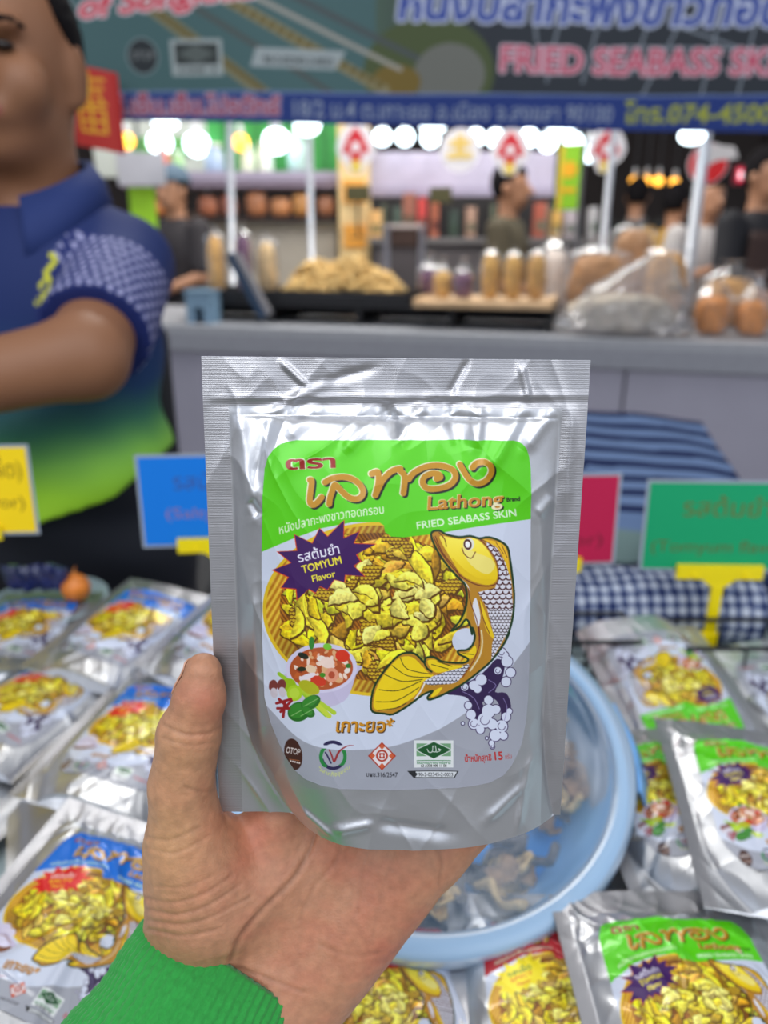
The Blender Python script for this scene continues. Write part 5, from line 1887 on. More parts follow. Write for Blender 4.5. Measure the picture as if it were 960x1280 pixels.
def passer(label, px, py_head, Y, height, top, bottom, hairc=(24, 22, 24), yaw=0.0, skin=(170, 122, 92), hat=None, apron=None, phone=False):
    """a person standing further off: px, py_head is where the face shows"""
    c = at_y(px, py_head, Y)
    H = c[2] + 0.11
    s = H / 1.70
    R = rotz(yaw)
    o = empty('person', (c[0], Y, 0), (0, 0, yaw))
    tag(o, label, 'person')
    q = lambda x, y, z: np.array((x * s, y * s, z * s))
    hc = q(0, 0, 1.59)
    b = [('e', hc + (0, 0.008, 0.012), (0.078 * s, 0.095 * s, 0.108 * s)), ('e', hc + (0, -0.03, -0.055), (0.058 * s, 0.06 * s, 0.06 * s)), ('c', hc + (0, -0.09, 0.0), hc + (0, -0.108, -0.03), 0.010, 0.015), ('e', hc + (0.08 * s, 0.01, -0.01), (0.01, 0.018, 0.03)), ('e', hc + (-0.08 * s, 0.01, -0.01), (0.01, 0.018, 0.03)),
         ('c', q(0, 0.02, 1.38), hc + (0, 0.01, -0.06), 0.055, 0.05), ('e', q(0, 0.01, 1.24), (0.15 * s, 0.10 * s, 0.2 * s)), ('e', q(0, 0.01, 1.0), (0.14 * s, 0.10 * s, 0.16 * s))]
    arms = []
    for sd in (-1, 1):
        sh, el = q(sd * 0.18, 0.02, 1.37), q(sd * 0.225, -0.02, 1.10)
        wr = q(sd * 0.10, -0.24, 1.18 if phone else 1.02)
        b += [('c', sh, el, 0.05, 0.038), ('c', el, wr, 0.038, 0.026)]
        add_hand(b, wr, wr - el, (0, 0, 1), -sd)
        b += [('c', q(sd * 0.085, 0.01, 0.92), q(sd * 0.09, 0, 0.5), 0.075, 0.055), ('c', q(sd * 0.09, 0, 0.5), q(sd * 0.09, 0.02, 0.07), 0.05, 0.036)]
        arms.append((sh, el))
    V, F = surface_nets(person_sdf(b, 0.02), q(-0.36, -0.42, 0.02), q(0.36, 0.24, 1.76), 0.0135)
    mk('body', relax(V, F, 1), F, mat('passer skin %d' % skin[0], skin, rough=0.5), o)
    V, F = surface_nets(lambda P: np.maximum(ell(P, hc + (0, 0.015, 0.022), (0.085 * s, 0.104 * s, 0.116 * s)), np.where(P[..., 1] < hc[1] - 0.02, 0.055, -0.05) - (P[..., 2] - hc[2])), hc - 0.16, hc + 0.17, 0.011)
    mk('hair', V, F, mat('hair %d' % hairc[0], hairc, rough=0.95, spec=0.1), o)
    if hat:
        V, F = surface_nets(lambda P: np.maximum(ell(P, hc + (0, 0.012, 0.05), (0.094 * s, 0.112 * s, 0.10 * s)), 0.045 - (P[..., 2] - hc[2])), hc - 0.16, hc + 0.19, 0.011)
        mk('cap', V, F, mat('cap cloth', hat, rough=0.8), o)

    def shirt(P):
        d = smin(ell(P, q(0, 0.01, 1.22), (0.175 * s, 0.125 * s, 0.23 * s)), ell(P, q(0, 0.01, 1.0), (0.165 * s, 0.125 * s, 0.18 * s)), 0.05)
        for sh, el in arms:
            d = smin(d, cap(P, sh, sh + (el - sh) * 0.8, 0.066, 0.060), 0.02)
        return np.maximum(np.maximum(d, q(0, 0, 0.90)[2] - P[..., 2]), P[..., 2] - q(0, 0, 1.45)[2])
    V, F = surface_nets(shirt, q(-0.36, -0.3, 0.86), q(0.36, 0.24, 1.5), 0.0135)
    mk('top', relax(V, F, 1), F, mat('cloth %d %d %d' % top, top, rough=0.8), o)

    def leg(P):
        d = ell(P, q(0, 0.01, 0.94), (0.158 * s, 0.118 * s, 0.10 * s))
        for sd in (-1, 1):
            d = smin(d, cap(P, q(sd * 0.085, 0.01, 0.90), q(sd * 0.09, 0.01, 0.06), 0.090, 0.062), 0.03)
        return np.maximum(d, 0.05 - P[..., 2])
    V, F = surface_nets(leg, q(-0.3, -0.24, 0.02), q(0.3, 0.24, 1.06), 0.016)
    mk('trousers', relax(V, F, 1), F, mat('cloth %d %d %d' % bottom, bottom, rough=0.8), o)
    if apron:
        n = 16
        s_, t_ = np.meshgrid(np.linspace(-1, 1, n), np.linspace(0, 1, n))
        V = np.stack([s_ * 0.16 * s, -0.150 * s + 0.07 * s * s_ ** 2 + 0 * t_, (0.62 + 0.72 * t_) * s], -1).reshape(-1, 3)
        a = mk('apron', V, grid_faces(n, n), mat('apron %d' % apron[0], apron, rough=0.8), o)
        so_ = a.modifiers.new('thickness', 'SOLIDIFY')
        so_.thickness = 0.004
    return o


passer('person in an olive brown top behind the far stall, head turned aside', 640, 236, 4.2, 1.6, (74, 66, 48), (30, 30, 34), yaw=1.2)
passer('person in a dark top and grey-blue cap behind the far stall at the left', 216, 240, 4.66, 1.6, (46, 42, 46), (30, 30, 34), hat=(84, 104, 122), yaw=-0.6)
passer('person in a pale shirt holding a phone, right of the steel post', 888, 250, 4.5, 1.6, (176, 170, 168), (60, 74, 74), yaw=0.2, phone=True)
passer('person in a black top with dark brown apron at the right edge', 958, 222, 3.8, 1.65, (26, 26, 32), (40, 34, 34), yaw=0.5, apron=(58, 40, 36))
passer('person in a black top under the warm lamps at the right', 797, 246, 5.9, 1.6, (22, 26, 28), (26, 26, 30), yaw=2.8)
passer('person in a mustard top with a green apron, left of the steel post', 846, 256, 5.2, 1.55, (186, 138, 24), (36, 60, 40), yaw=2.3, apron=(40, 104, 44))

# chair behind the stallholder
c = at_y(214, 500, 1.42)
ch = empty('folding_chair', (c[0] - 0.21, 1.42, 0), (0, 0, 0.0))
tag(ch, 'black chair behind the stallholder, only an edge of its back showing', 'chair')
M_BLK = mat('black chair fabric', (24, 25, 30), rough=0.7)
MB().box((0, 0.02, 0.88), (0.42, 0.045, 0.42), bevel=0.02).build('backrest', M_BLK, ch)
MB().box((0, 0.22, 0.46), (0.42, 0.40, 0.05), bevel=0.02).build('seat', M_BLK, ch)
for sx in (-0.18, 0.18):
    MB().tube([(sx, 0.03, 0.002), (sx, 0.045, 0.45), (sx, 0.045, 0.9)], 0.012, 10).build('leg', M_BLK, ch)
    MB().tube([(sx, 0.40, 0.002), (sx, 0.38, 0.44)], 0.012, 10).build('leg', M_BLK, ch)
# ------------------------------------------------------------------ the stallholder's own banner over the back of the stall
BY = 1.95
ban = Art(-260, -190, 1220, 172, 2, (66, 96, 98))
ban.poly([(470, -190), (1220, -190), (1220, 140), (470, 140)], lambda X, Y: np.clip(np.array((40, 46, 54))[None, None] + np.clip((600 - X) / 130, 0, 1)[..., None] * np.array((30, 44, 24)), 0, 255))
ban.ellipse(535, 90, 80, 70, (70, 82, 50))
ban.ellipse(560, 92, 44, 40, (104, 106, 100))
ban.ellipse(495, 100, 30, 22, (110, 92, 40))
for (x0, y0, x1, y1, w, c) in ((165, -20, 335, 118, 16, (120, 118, 92)), (200, -25, 420, 118, 7, (74, 80, 78)), (240, -30, 480, 110, 14, (128, 122, 92)), (270, -30, 500, 84, 6, (150, 148, 140)), (300, -40, 520, 70, 8, (70, 78, 80))):
    ban.stroke([(x0, y0), (x1, y1)], w, c)
for k in range(22):
    t = k / 22
    ban.ellipse(250 + 235 * t, -22 + 132 * t, 5, 4, (96, 84, 40))
    ban.ellipse(172 + 165 * t, -14 + 130 * t, 5, 4, (98, 86, 44))
for q in ([(740, 22), (725, 100)], [(800, 20), (785, 90)], [(835, 30), (800, 118)], [(690, 30), (680, 100)], [(830, 30), (960, 78)], [(880, 30), (872, 116)], [(770, 55), (960, 62)], [(660, 20), (665, 50)], [(925, 20), (915, 118)]):
    ban.stroke(q, 3, (120, 128, 138))
for (s, p0, p1, h, c, oc) in (('Best of Songkhla', (20, 32), (330, -2), 26, (196, 60, 76), (214, 200, 206)),):
    ban.text(s, p0, p1, h, c, 0.03, 0.35, outline=(oc, 2.6))
ban.text('หนังปลากะพงขาวทอดกรอบ', (497, 22), (1080, 34), 34, (52, 72, 146), 0.03, 0.1, outline=((176, 184, 206), 3.6))
ban.text('FRIED SEABASS SKIN', (622, 87), (985, 93), 31, (184, 74, 98), 0.02, outline=((196, 180, 190), 2.4))
ban.ellipse(187, 69, 20, 23, (126, 140, 142))
ban.ellipse(187, 69, 18, 21, (38, 44, 48))
ban.text('OTOP', (173, 73), (201, 73), 10, (120, 124, 124), 0.02)
ban.poly([(222, 49), (285, 49), (285, 94), (222, 94)], (150, 160, 160))
ban.poly([(227, 54), (280, 54), (280, 80), (227, 80)], (48, 54, 54))
ban.poly([(253, 55), (276, 67), (253, 79), (230, 67)], (84, 92, 90))
ban.text('60 A328 000 11 58', (230, 90), (277, 90), 6, (50, 56, 56), 0.02)
ban.poly([(326, 59), (434, 62), (420, 86), (318, 83)], (148, 158, 160))
ban.text('90-2-02345-2-0023', (334, 79), (418, 81), 10, (60, 68, 70), 0.02)
ban.poly([(-260, 111), (1220, 120), (1220, 175), (-260, 175)], (26, 50, 116))
ban.stroke([(-260, 111), (1220, 120)], 2.5, (110, 130, 170))
ban.text('บจก. ที.เอ็น.เอ็น.โปรดักส์', (80, 141), (352, 143), 17, (150, 70, 90), 0.03, outline=((164, 150, 172), 2))
ban.text('18/2 ม.4 ต.เกาะยอ อ.เมือง จ.สงขลา 90100', (368, 146), (766, 152), 17, (128, 138, 158), 0.02)
ban.text('โทร.074-450023 , 081-', (780, 152), (1080, 155), 19, (150, 156, 60), 0.03)
ban.half()
nx, ny = 1100, 270
XX, TT = np.meshgrid(np.linspace(-259, 1219, nx), np.linspace(0, 1, ny))
LOW = 151 + (XX - 200) * 0.0205          # the sheet's lower edge hangs a little aslant
YY = LOW + (-189 - LOW) * TT
p00, p10, p01 = at_y(480, 160, BY), at_y(960, 160, BY), at_y(480, 10, BY)
mx_ = (p10[0] - p00[0]) / 480
mz_ = (p01[2] - p00[2]) / 150
bx = (XX - 480) * mx_
bz = p00[2] + (160 - YY) * mz_
by = BY + 0.008 * np.sin(bx * 4) + 0.006 * np.sin(bx * 11 + bz * 5)
V = np.stack([bx, by, bz], -1).reshape(-1, 3)
banner = empty('hanging_banner', (0, BY, p00[2]))
tag(banner, 'long printed banner with a blue address strip, hanging over the back of the stall', 'banner')
bo = np.array(banner.location)
sheet = mk('printed_sheet', V - bo, grid_faces(nx, ny), M_FLAT, banner, colors=lin(ban.sample(XX, YY)).reshape(-1, 3))
so = sheet.modifiers.new('thickness', 'SOLIDIFY')
so.thickness = 0.002
so.offset = -1
mb = MB()
zt = bz.max()
mb.tube([(bx.min(), BY + 0.02, zt), (bx.max(), BY + 0.02, zt)], 0.016, 12)
mb.tube([(bx[0, 0], BY + 0.03, bz[0, 0] + 0.012), (bx[0, -1], BY + 0.03, bz[0, -1] + 0.012)], 0.008, 10)
mb.V = [v - bo for v in mb.V]
mb.build('pole', M_STEEL, banner)
for sx in (-1.45, 1.5):
    o = empty('steel_post', (sx, BY + 0.05, 0))
    tag(o, 'steel post carrying the left end of the banner' if sx < 0 else 'steel post carrying the right end of the banner', 'post')
    m = MB()
    m.tube([(0, 0, 0.01), (0, 0, zt + 0.03)], 0.02, 14)
    m.build('tube', M_STEEL, o)
    m = MB()
    m.box((0, 0, 0.006), (0.14, 0.14, 0.012), bevel=0.003)
    m.build('foot_plate', M_STEEL, o)

# red sheet with a gold blessing glyph, beside the stallholder's head
rs = Art(94, 78, 158, 182, 3, (178, 50, 44))
rs.poly([(150, 78), (158, 78), (158, 182), (150, 182)], (170, 36, 34))
for q in ([(104, 98), (140, 92)], [(122, 86), (122, 104)], [(106, 108), (138, 103)], [(112, 112), (108, 124)], [(132, 110), (137, 120)], [(104, 128), (140, 122)], [(122, 106), (122, 128)], [(106, 134), (138, 130)], [(106, 134), (108, 160)], [(138, 130), (138, 158)], [(108, 160), (138, 158)], [(122, 132), (122, 160)], [(107, 147), (138, 144)]):
    rs.stroke(q, 4.4, (214, 158, 44))
rs.half()
nx, ny = 110, 170
XX, YY = np.meshgrid(np.linspace(94.5, 157, nx), np.linspace(181, 79, ny))
a, b, c = at_y(94, 182, 1.90), at_y(156, 182, 1.90), at_y(94, 78, 1.90)
sx_ = (XX - 94) / 62
V = np.stack([a[0] + sx_ * (b[0] - a[0]), 1.905 - 0.02 * np.sin(sx_ * 2.6), a[2] + (182 - YY) / 104 * (c[2] - a[2]) - 0.02 * sx_], -1).reshape(-1, 3)
gl = mk('glyph_sheet', V, grid_faces(nx, ny), M_FLAT, colors=lin(rs.sample(XX, YY)).reshape(-1, 3))
so = gl.modifiers.new('thickness', 'SOLIDIFY')
so.thickness = 0.0015
so.offset = -1
tag(gl, 'red paper sheet with a gold glyph hanging beside the stallholder', 'paper sheet')

# ------------------------------------------------------------------ the stall across the aisle
CZ = 0.90
e0, e1 = at_z(200, 405, CZ), at_z(960, 430, CZ)
ex_ = (e1 - e0) / np.linalg.norm(e1 - e0)
ey_ = np.array([-ex_[1], ex_[0], 0])
if ey_[1] < 0:
    ey_ = -ey_
YAW = math.atan2(ex_[1], ex_[0])


def S(a, b, z):
    return e0 + ex_ * a + ey_ * b + np.array((0, 0, z - CZ))


def at_b(px, py, b):
    """point seen at a pixel on the upright plane b metres behind the counter's front edge"""
    r = (px - 480) / FPX * RIGHT + (py - 640) / FPX * DOWN + FWD
    t = ((e0 + ey_ * b - EYE) @ ey_) / (r @ ey_)
    return EYE + r * t


def on_counter(px, b, z=CZ):
    p = at_b(px, 400, b)
    return np.array((p[0], p[1], z))


CL = np.linalg.norm(e1 - e0)
counter = empty('stall_counter', tuple(S(CL / 2, 0, 0)), (0, 0, YAW))
tag(counter, 'grey-topped counter of the stall across the aisle with a pale lilac front', 'counter')
m = MB()
m.box((0, 0.42, CZ - 0.0175), (CL + 2.0, 0.84, 0.035), bevel=0.004)
m.build('worktop', mat('grey counter top', (166, 168, 174), rough=0.35, noise=0.05), counter, smooth=False)
m = MB()
m.box((0, 0.012, CZ - 0.07), (CL + 2.0, 0.026, 0.075), bevel=0.003)
m.build('edge_strip', mat('grey edge strip', (150, 152, 160), rough=0.3, noise=0.05), counter, smooth=False)
m = MB()
for k in range(6):
    w = (CL + 1.96) / 6
    m.box((-(CL + 1.96) / 2 + w * (k + 0.5), 0.03, (CZ - 0.11) / 2 + 0.01), (w - 0.008, 0.02, CZ - 0.13), bevel=0.003)
m.build('front_panel', mat('lilac grey panel', (158, 156, 170), rough=0.45, noise=0.05, nscale=4), counter, smooth=False)
m = MB()
for sx in (-1, 1):
    m.box((sx * (CL + 1.96) / 2, 0.43, CZ / 2 - 0.03), (0.02, 0.78, CZ - 0.07))
m.box((0, 0.83, CZ / 2 - 0.03), (CL + 1.96, 0.02, CZ - 0.07))
m.build('side_panel', mat('lilac grey panel', (158, 156, 170)), counter, smooth=False)


def oriented(name, c, label, cat, group=None, yaw=YAW):
    o = empty(name, tuple(c), (0, 0, yaw))
    tag(o, label, cat, group)
    return o


# raised black stand with tray and board
BK = mat('black stand', (30, 30, 34), rough=0.5, noise=0.2, nscale=8)
xa, xb = on_counter(228, 0.16), on_counter(694, 0.16)
wst_ = np.linalg.norm(xb - xa)
st_ = oriented('display_stand', (xa + xb) / 2 + (0, 0, 0.0015), 'low black stand raising the snack tray and the board on the far counter', 'stand')
m = MB()
m.box((0, 0.17, 0.075), (wst_, 0.34, 0.015))
m.build('shelf', BK, st_, smooth=False)
m = MB()
m.box((0, 0.33, 0.035), (wst_ - 0.03, 0.012, 0.066))
for k in range(5):
    m.box((-wst_ / 2 + 0.02 + (wst_ - 0.04) * k / 4, 0.18, 0.034), (0.02, 0.30, 0.067))
m.build('support', BK, st_, smooth=False)
TSZ = CZ + 0.0015 + 0.0825
ta, tb_ = on_counter(232, 0.18), on_counter(512, 0.18)
wt = np.linalg.norm(tb_ - ta)
tray = oriented('snack_tray', (ta + tb_) / 2 + (0, 0, TSZ - CZ + 0.001), 'black tray heaped with pale ring snacks on the far counter', 'tray')
m = MB()
m.box((0, 0.15, 0.005), (wt, 0.32, 0.008))
m.build('base', BK, tray, smooth=False)
m = MB()
for (cx, cy, sx, sy) in ((0, -0.008, wt, 0.008), (0, 0.308, wt, 0.008), (-wt / 2, 0.15, 0.008, 0.32), (wt / 2, 0.15, 0.008, 0.32)):
    m.box((cx, cy, 0.026), (sx, sy, 0.045), bevel=0.002)
m.build('rim', BK, tray, smooth=False)
# heap of ring snacks: past counting
rnd = random.Random(21)
m = MB()
ha, hb = on_counter(366, 0.335), on_counter(498, 0.335)
wh = np.linalg.norm(hb - ha)
hc_ = (ha + hb) / 2


def ring(mb_, c, R, r, rot, seg=10, sec=5):
    V, F = [], []
    for i in range(seg):
        a = 2 * math.pi * i / seg
        for j in range(sec):
            b = 2 * math.pi * j / sec
            V.append(((R + r * math.cos(b)) * math.cos(a), (R + r * math.cos(b)) * math.sin(a) * 0.8, r * math.sin(b)))
    for i in range(seg):
        for j in range(sec):
            F.append((i * sec + j, ((i + 1) % seg) * sec + j, ((i + 1) % seg) * sec + (j + 1) % sec, i * sec + (j + 1) % sec))
    mb_.add(np.array(V) @ np.array(rot.to_matrix()).T + c, F)


from mathutils import Euler
for k in range(900):
    a, b = rnd.uniform(-1, 1), rnd.uniform(-1, 1)
    hgt = 0.155 * max(0.0, 1 - abs(a) ** 3.0) ** 0.7 * max(0.12, 1 - 0.9 * max(0, b) ** 2 - 0.85 * max(0, -b) ** 2) * (0.88 + 0.12 * math.sin(a * 7))
    z = 0.026 + hgt * math.sqrt(rnd.random())
    p = ex_ * (a * wh / 2) + ey_ * (b * 0.125) + np.array((0, 0, z))
    ring(m, p, rnd.uniform(0.013, 0.018), rnd.uniform(0.004, 0.0065), Euler((rnd.uniform(-1, 1), rnd.uniform(-1, 1), rnd.uniform(0, 6))))
c_ = S(0, 0, 0) * 0 + hc_
c_ = np.array((c_[0], c_[1], TSZ + 0.010))
heap = m.build('ring_snacks', mat('pale ring snack', (222, 188, 122), rough=0.6, noise=0.15, nscale=30), None, loc=tuple(c_))
tag(heap, 'heap of pale golden ring snacks filling the black tray', 'snack heap', None, 'stuff')
# board
ba, bb = on_counter(517, 0.12), on_counter(690, 0.12)
wb_ = np.linalg.norm(bb - ba)
board = oriented('wooden_board', (ba + bb) / 2 + (0, 0, TSZ - CZ + 0.001), 'pale wooden board under the snack bags right of the black tray', 'board')
m = MB()
m.box((0, 0.16, 0.0125), (wb_, 0.36, 0.025), bevel=0.004)
m.build('plank', mat('pale wood', (206, 172, 132), rough=0.6, noise=0.15, nscale=14), board, smooth=False)
m = MB()
for s in (-1, 1):
    m.box((s * (wb_ / 2 - 0.012), 0.16, 0.029), (0.02, 0.34, 0.008), bevel=0.002)
m.build('batten', mat('pale wood', (206, 172, 132)), board, smooth=False)

# bags of snacks: contents inside a clear film drawn together at the top
FILM = film('clear bag film', (232, 232, 238), 0.07, 0.26, 0.10)
_lump = {}


def snack_bag(label, c, w, d, h, rgb, fill=0.7, group=None, seedv=1, tie=True, yaw=YAW, coarse=26.0):
    o = empty('snack_bag', tuple(c), (0, 0, yaw))
    tag(o, label, 'snack bag', group)
    n1, n2 = 40, 26
    th, ph = np.meshgrid(np.linspace(0, 2 * math.pi, n1), np.linspace(-math.pi / 2, math.pi / 2, n2))
    sq = lambda v, p: np.sign(v) * np.abs(v) ** p
    X, Y, Z = sq(np.cos(ph), 0.7) * sq(np.cos(th), 0.75), sq(np.cos(ph), 0.7) * sq(np.sin(th), 0.75), sq(np.sin(ph), 0.8)
    k = 1 + 0.16 * pnoise(np.stack([X * 3.2 + seedv, Y * 3.2, Z * 3.2], -1)) + 0.08 * pnoise(np.stack([X * 8 + seedv, Y * 8, Z * 8], -1))
    P = np.stack([X * k * w / 2 * 0.80, Y * k * d / 2 * 0.80, np.maximum(0.004, h * fill / 2 * (1 + Z * k))], -1).reshape(-1, 3)
    mk('contents', P, grid_faces(n1, n2), mat('snack %d %d %d' % rgb, rgb, rough=0.6, noise=0.35, nscale=coarse), o)
    t, a = np.meshgrid(np.linspace(0, 1, 22), np.linspace(0, 2 * math.pi, 56))
    neck = np.where(t < fill, 1.0, 1.0 - (0.86 if tie else 0.35) * np.clip((t - fill) / (1 - fill + 1e-6) / 0.72, 0, 1) ** 0.8)
    flare = np.where(t > fill + (1 - fill) * 0.8, 0.30 * (t - fill - (1 - fill) * 0.8) / ((1 - fill) * 0.2 + 1e-6), 0) if tie else 0
    foot = np.clip(t / 0.10, 0, 1) ** 0.5 * 0.25 + 0.75
    r = (neck + flare) * foot * (1 + 0.05 * np.sin(a * 7 + 5 * t + seedv) + 0.04 * np.sin(a * 13 - 9 * t) + 0.08 * np.clip((t - fill) * 3, 0, 1) * np.sin(a * 11))
    r = r * (1 + 0.05 * pnoise(np.stack([np.cos(a) * 3 + seedv, np.sin(a) * 3, t * 6], -1)))
    P = np.stack([sq(np.cos(a), 0.75) * r * w / 2 * 0.90, sq(np.sin(a), 0.75) * r * d / 2 * 0.90, 0.002 + t * h], -1).reshape(-1, 3)
    mk('plastic_film', P, grid_faces(22, 56), FILM, o)
    return o


GB = 'bags of snacks on the far counter'
bz_b = TSZ + 0.026


def bag_px(label, px, py0, py1, pw, b, rgb, z=CZ + 0.002, **kw):
    """bag standing at pixel column px, base/top rows py1/py0, pw pixels wide, b metres behind the edge"""
    lo = at_b(px, py1, b)
    hi = at_b(px, py0, b)
    wd = np.linalg.norm(at_b(px + pw / 2, py1, b) - at_b(px - pw / 2, py1, b))
    base = np.array((lo[0], lo[1], z))
    snack_bag(label, base, wd, min(wd, 0.15), hi[2] - z, rgb, group=GB, **kw)


TAN, GOLD, PUR, BEI, BRN, ORG = (206, 156, 92), (216, 168, 84), (96, 52, 90), (214, 182, 132), (176, 126, 76), (206, 132, 60)
bag_px('tall narrow bag of golden sticks at the left end of the black tray', 272, 283, 352, 22, 0.245, (220, 168, 90), z=TSZ + 0.0115, fill=0.86, seedv=3)
bag_px('tall bag of purple chips behind the slanting blue bar', 306, 280, 350, 22, 0.25, PUR, z=TSZ + 0.0115, fill=0.85, seedv=5)
bag_px('tall bag of beige snacks between the purple bag and the ring snacks', 335, 292, 352, 26, 0.30, BEI, z=TSZ + 0.0115, fill=0.86, seedv=8)
bag_px('low bag of purple chips behind the right end of the tray', 537, 316, 356, 30, 0.36, PUR, z=bz_b, fill=0.62, seedv=11)
bag_px('small bag of pale gold snacks at the left of the board', 553, 322, 366, 26, 0.24, GOLD, z=bz_b, fill=0.66, seedv=13)
bag_px('small bag of purple chips in the middle of the board', 579, 322, 366, 28, 0.24, PUR, z=bz_b, fill=0.62, seedv=17)
bag_px('first of three bags of golden snacks on the board, next to the purple one', 612, 308, 370, 27, 0.24, GOLD, z=bz_b, fill=0.85, seedv=19)
bag_px('middle one of three bags of golden snacks on the board', 640, 310, 371, 28, 0.24, GOLD, z=bz_b, fill=0.85, seedv=23)
bag_px('last of three bags of golden snacks on the board, by the brown bag', 669, 308, 372, 29, 0.24, (206, 158, 82), z=bz_b, fill=0.85, seedv=29)
bag_px('pale bag of puffed snacks behind the golden row', 690, 290, 372, 44, 0.68, (210, 196, 186), seedv=30, fill=0.8)
bag_px('large bag of brown crackers right of the golden row', 742, 298, 394, 88, 0.42, BRN, fill=0.82, seedv=31)
bag_px('bag of brown crackers topmost of the pile', 782, 272, 396, 66, 0.64, BRN, fill=0.88, seedv=37)
bag_px('bag of tan rings right of the topmost bag', 826, 304, 398, 66, 0.42, TAN, fill=0.9, seedv=41)
bag_px('bag of orange-brown snacks next to the crumpled clear bag', 886, 334, 420, 52, 0.20, ORG, fill=0.58, seedv=43)
bag_px('bag of orange-brown snacks second from the crumpled clear bag', 936, 340, 424, 52, 0.20, ORG, fill=0.56, seedv=47)
bag_px('bag of orange-brown snacks cut by the right edge', 988, 344, 428, 54, 0.20, ORG, fill=0.56, seedv=53)
bag_px('bag of tan crackers behind the orange-brown row', 905, 326, 410, 84, 0.48, TAN, fill=0.75, seedv=59)

# the big crumpled clear bag in front, pale puffs inside
lo, hi, lf, rt = at_b(776, 420, 0.13), at_b(776, 318, 0.13), at_b(692, 420, 0.13), at_b(862, 420, 0.13)
wd = np.linalg.norm(rt - lf)
big = oriented('snack_bag', (lo[0], lo[1], CZ + 0.002), 'big crumpled clear bag of pale puffs in front of the brown bags', 'snack bag', GB)
n1, n2 = 120, 60
a, t = np.meshgrid(np.linspace(0, 2 * math.pi, n1), np.linspace(0, 1, n2))
H_ = hi[2] - CZ
r = (1 - t ** 1.6 * 0.86) * (np.clip(t / 0.08, 0, 1) ** 0.5 * 0.2 + 0.8)
x = np.cos(a) * r * wd / 2 + 0.22 * wd * t ** 2
y = np.sin(a) * r * 0.105
P = np.stack([x, y, t * H_], -1)
fold = (1 - np.abs(pnoise(np.stack([P[..., 0] * 9 - P[..., 2] * 9, P[..., 1] * 6, P[..., 2] * 4 + P[..., 0] * 5], -1))) * 2.4)
k = 1 + 0.13 * np.clip(fold, 0, 1) ** 2 + 0.06 * pnoise(np.stack([P[..., 0] * 22, P[..., 1] * 18, P[..., 2] * 22], -1))
P = np.stack([P[..., 0] * k, P[..., 1] * k, np.maximum(0.001, P[..., 2] * (0.96 + 0.04 * k))], -1)
mk('plastic_film', P.reshape(-1, 3), grid_faces(n1, n2), film('clear bag film thick', (226, 226, 232), 0.22, 0.12, 0.22), big)
n1, n2 = 50, 26
th, ph = np.meshgrid(np.linspace(0, 2 * math.pi, n1), np.linspace(-math.pi / 2, math.pi / 2, n2))
X, Y, Z = np.cos(ph) * np.cos(th), np.cos(ph) * np.sin(th), np.sin(ph)
kk = 1 + 0.22 * pnoise(np.stack([X * 4, Y * 4, Z * 4], -1)) + 0.1 * pnoise(np.stack([X * 11, Y * 11, Z * 11], -1))
P = np.stack([X * kk * wd * 0.40 - 0.01, Y * kk * 0.075, np.maximum(0.006, H_ * 0.25 * (1 + Z * kk))], -1)
mk('contents', P.reshape(-1, 3), grid_faces(n1, n2), mat('pale puffs', (206, 190, 166), rough=0.6, noise=0.3, nscale=22), big)

# small things at the left end of that counter
c = on_counter(249, 0.06)
bxs = oriented('pale_blue_stool', c + (0, 0, 0.0015), 'small pale blue box with an arched opening at the left end of the far counter', 'box')
w_, h_, d_ = 0.115, 0.125, 0.09
m = MB()
arch = [(-0.022, 0)] + [(0.022 * math.cos(q), 0.045 + 0.022 * math.sin(q)) for q in np.linspace(math.pi, 0, 12)] + [(0.022, 0)]
outer = [(-w_ / 2, 0), (-w_ / 2, h_), (w_ / 2, h_), (w_ / 2, 0)]
poly = outer + arch[::-1]
n = len(poly)
m.add([(x, 0, z) for x, z in poly] + [(x, d_, z) for x, z in poly], [tuple(range(n)), tuple(range(n, 2 * n))[::-1]] + [(i, n + i, n + (i + 1) % n, (i + 1) % n) for i in range(n)])
m.build('shell', mat('pale blue plastic', (122, 152, 176), rough=0.5), bxs, smooth=False)
m = MB()
m.box((0, d_ / 2, h_ + 0.004), (w_ + 0.01, d_ + 0.01, 0.008), bevel=0.002)
m.build('lid', mat('pale blue plastic', (122, 152, 176)), bxs, smooth=False)
# slanting dark blue bar leaning on the tray
p0, p1 = at_b(330, 397, 0.075), at_b(287, 318, 0.115)
p0[2] = max(p0[2], CZ + 0.012)
br = empty('slanting_bar', tuple(p0))
tag(br, 'dark blue bar with a grey face leaning against the black tray', 'bar')
d3 = p1 - p0
L = np.linalg.norm(d3)
ux = d3 / L
uy = np.cross(ux, ey_)
uy /= np.linalg.norm(uy)
uz = np.cross(ux, uy)
for nm, off, wdt, thk, mt in (('rail', 0.0, 0.035, 0.018, mat('dark blue metal', (30, 56, 84), rough=0.4)), ('cover_strip', 0.03, 0.022, 0.014, mat('grey strip', (134, 132, 136), rough=0.4))):
    V = []
    for s in (0.0, 1.0):
        for i, j in ((-1, -1), (1, -1), (1, 1), (-1, 1)):
            V.append(ux * (s * L * (1 if nm == 'rail' else 0.94)) + uy * (off * -1 + i * wdt / 2) + uz * (j * thk / 2))
    mk(nm, V, [(0, 1, 2, 3), (4, 7, 6, 5), (0, 4, 5, 1), (1, 5, 6, 2), (2, 6, 7, 3), (3, 7, 4, 0)], mt, br, smooth=False)

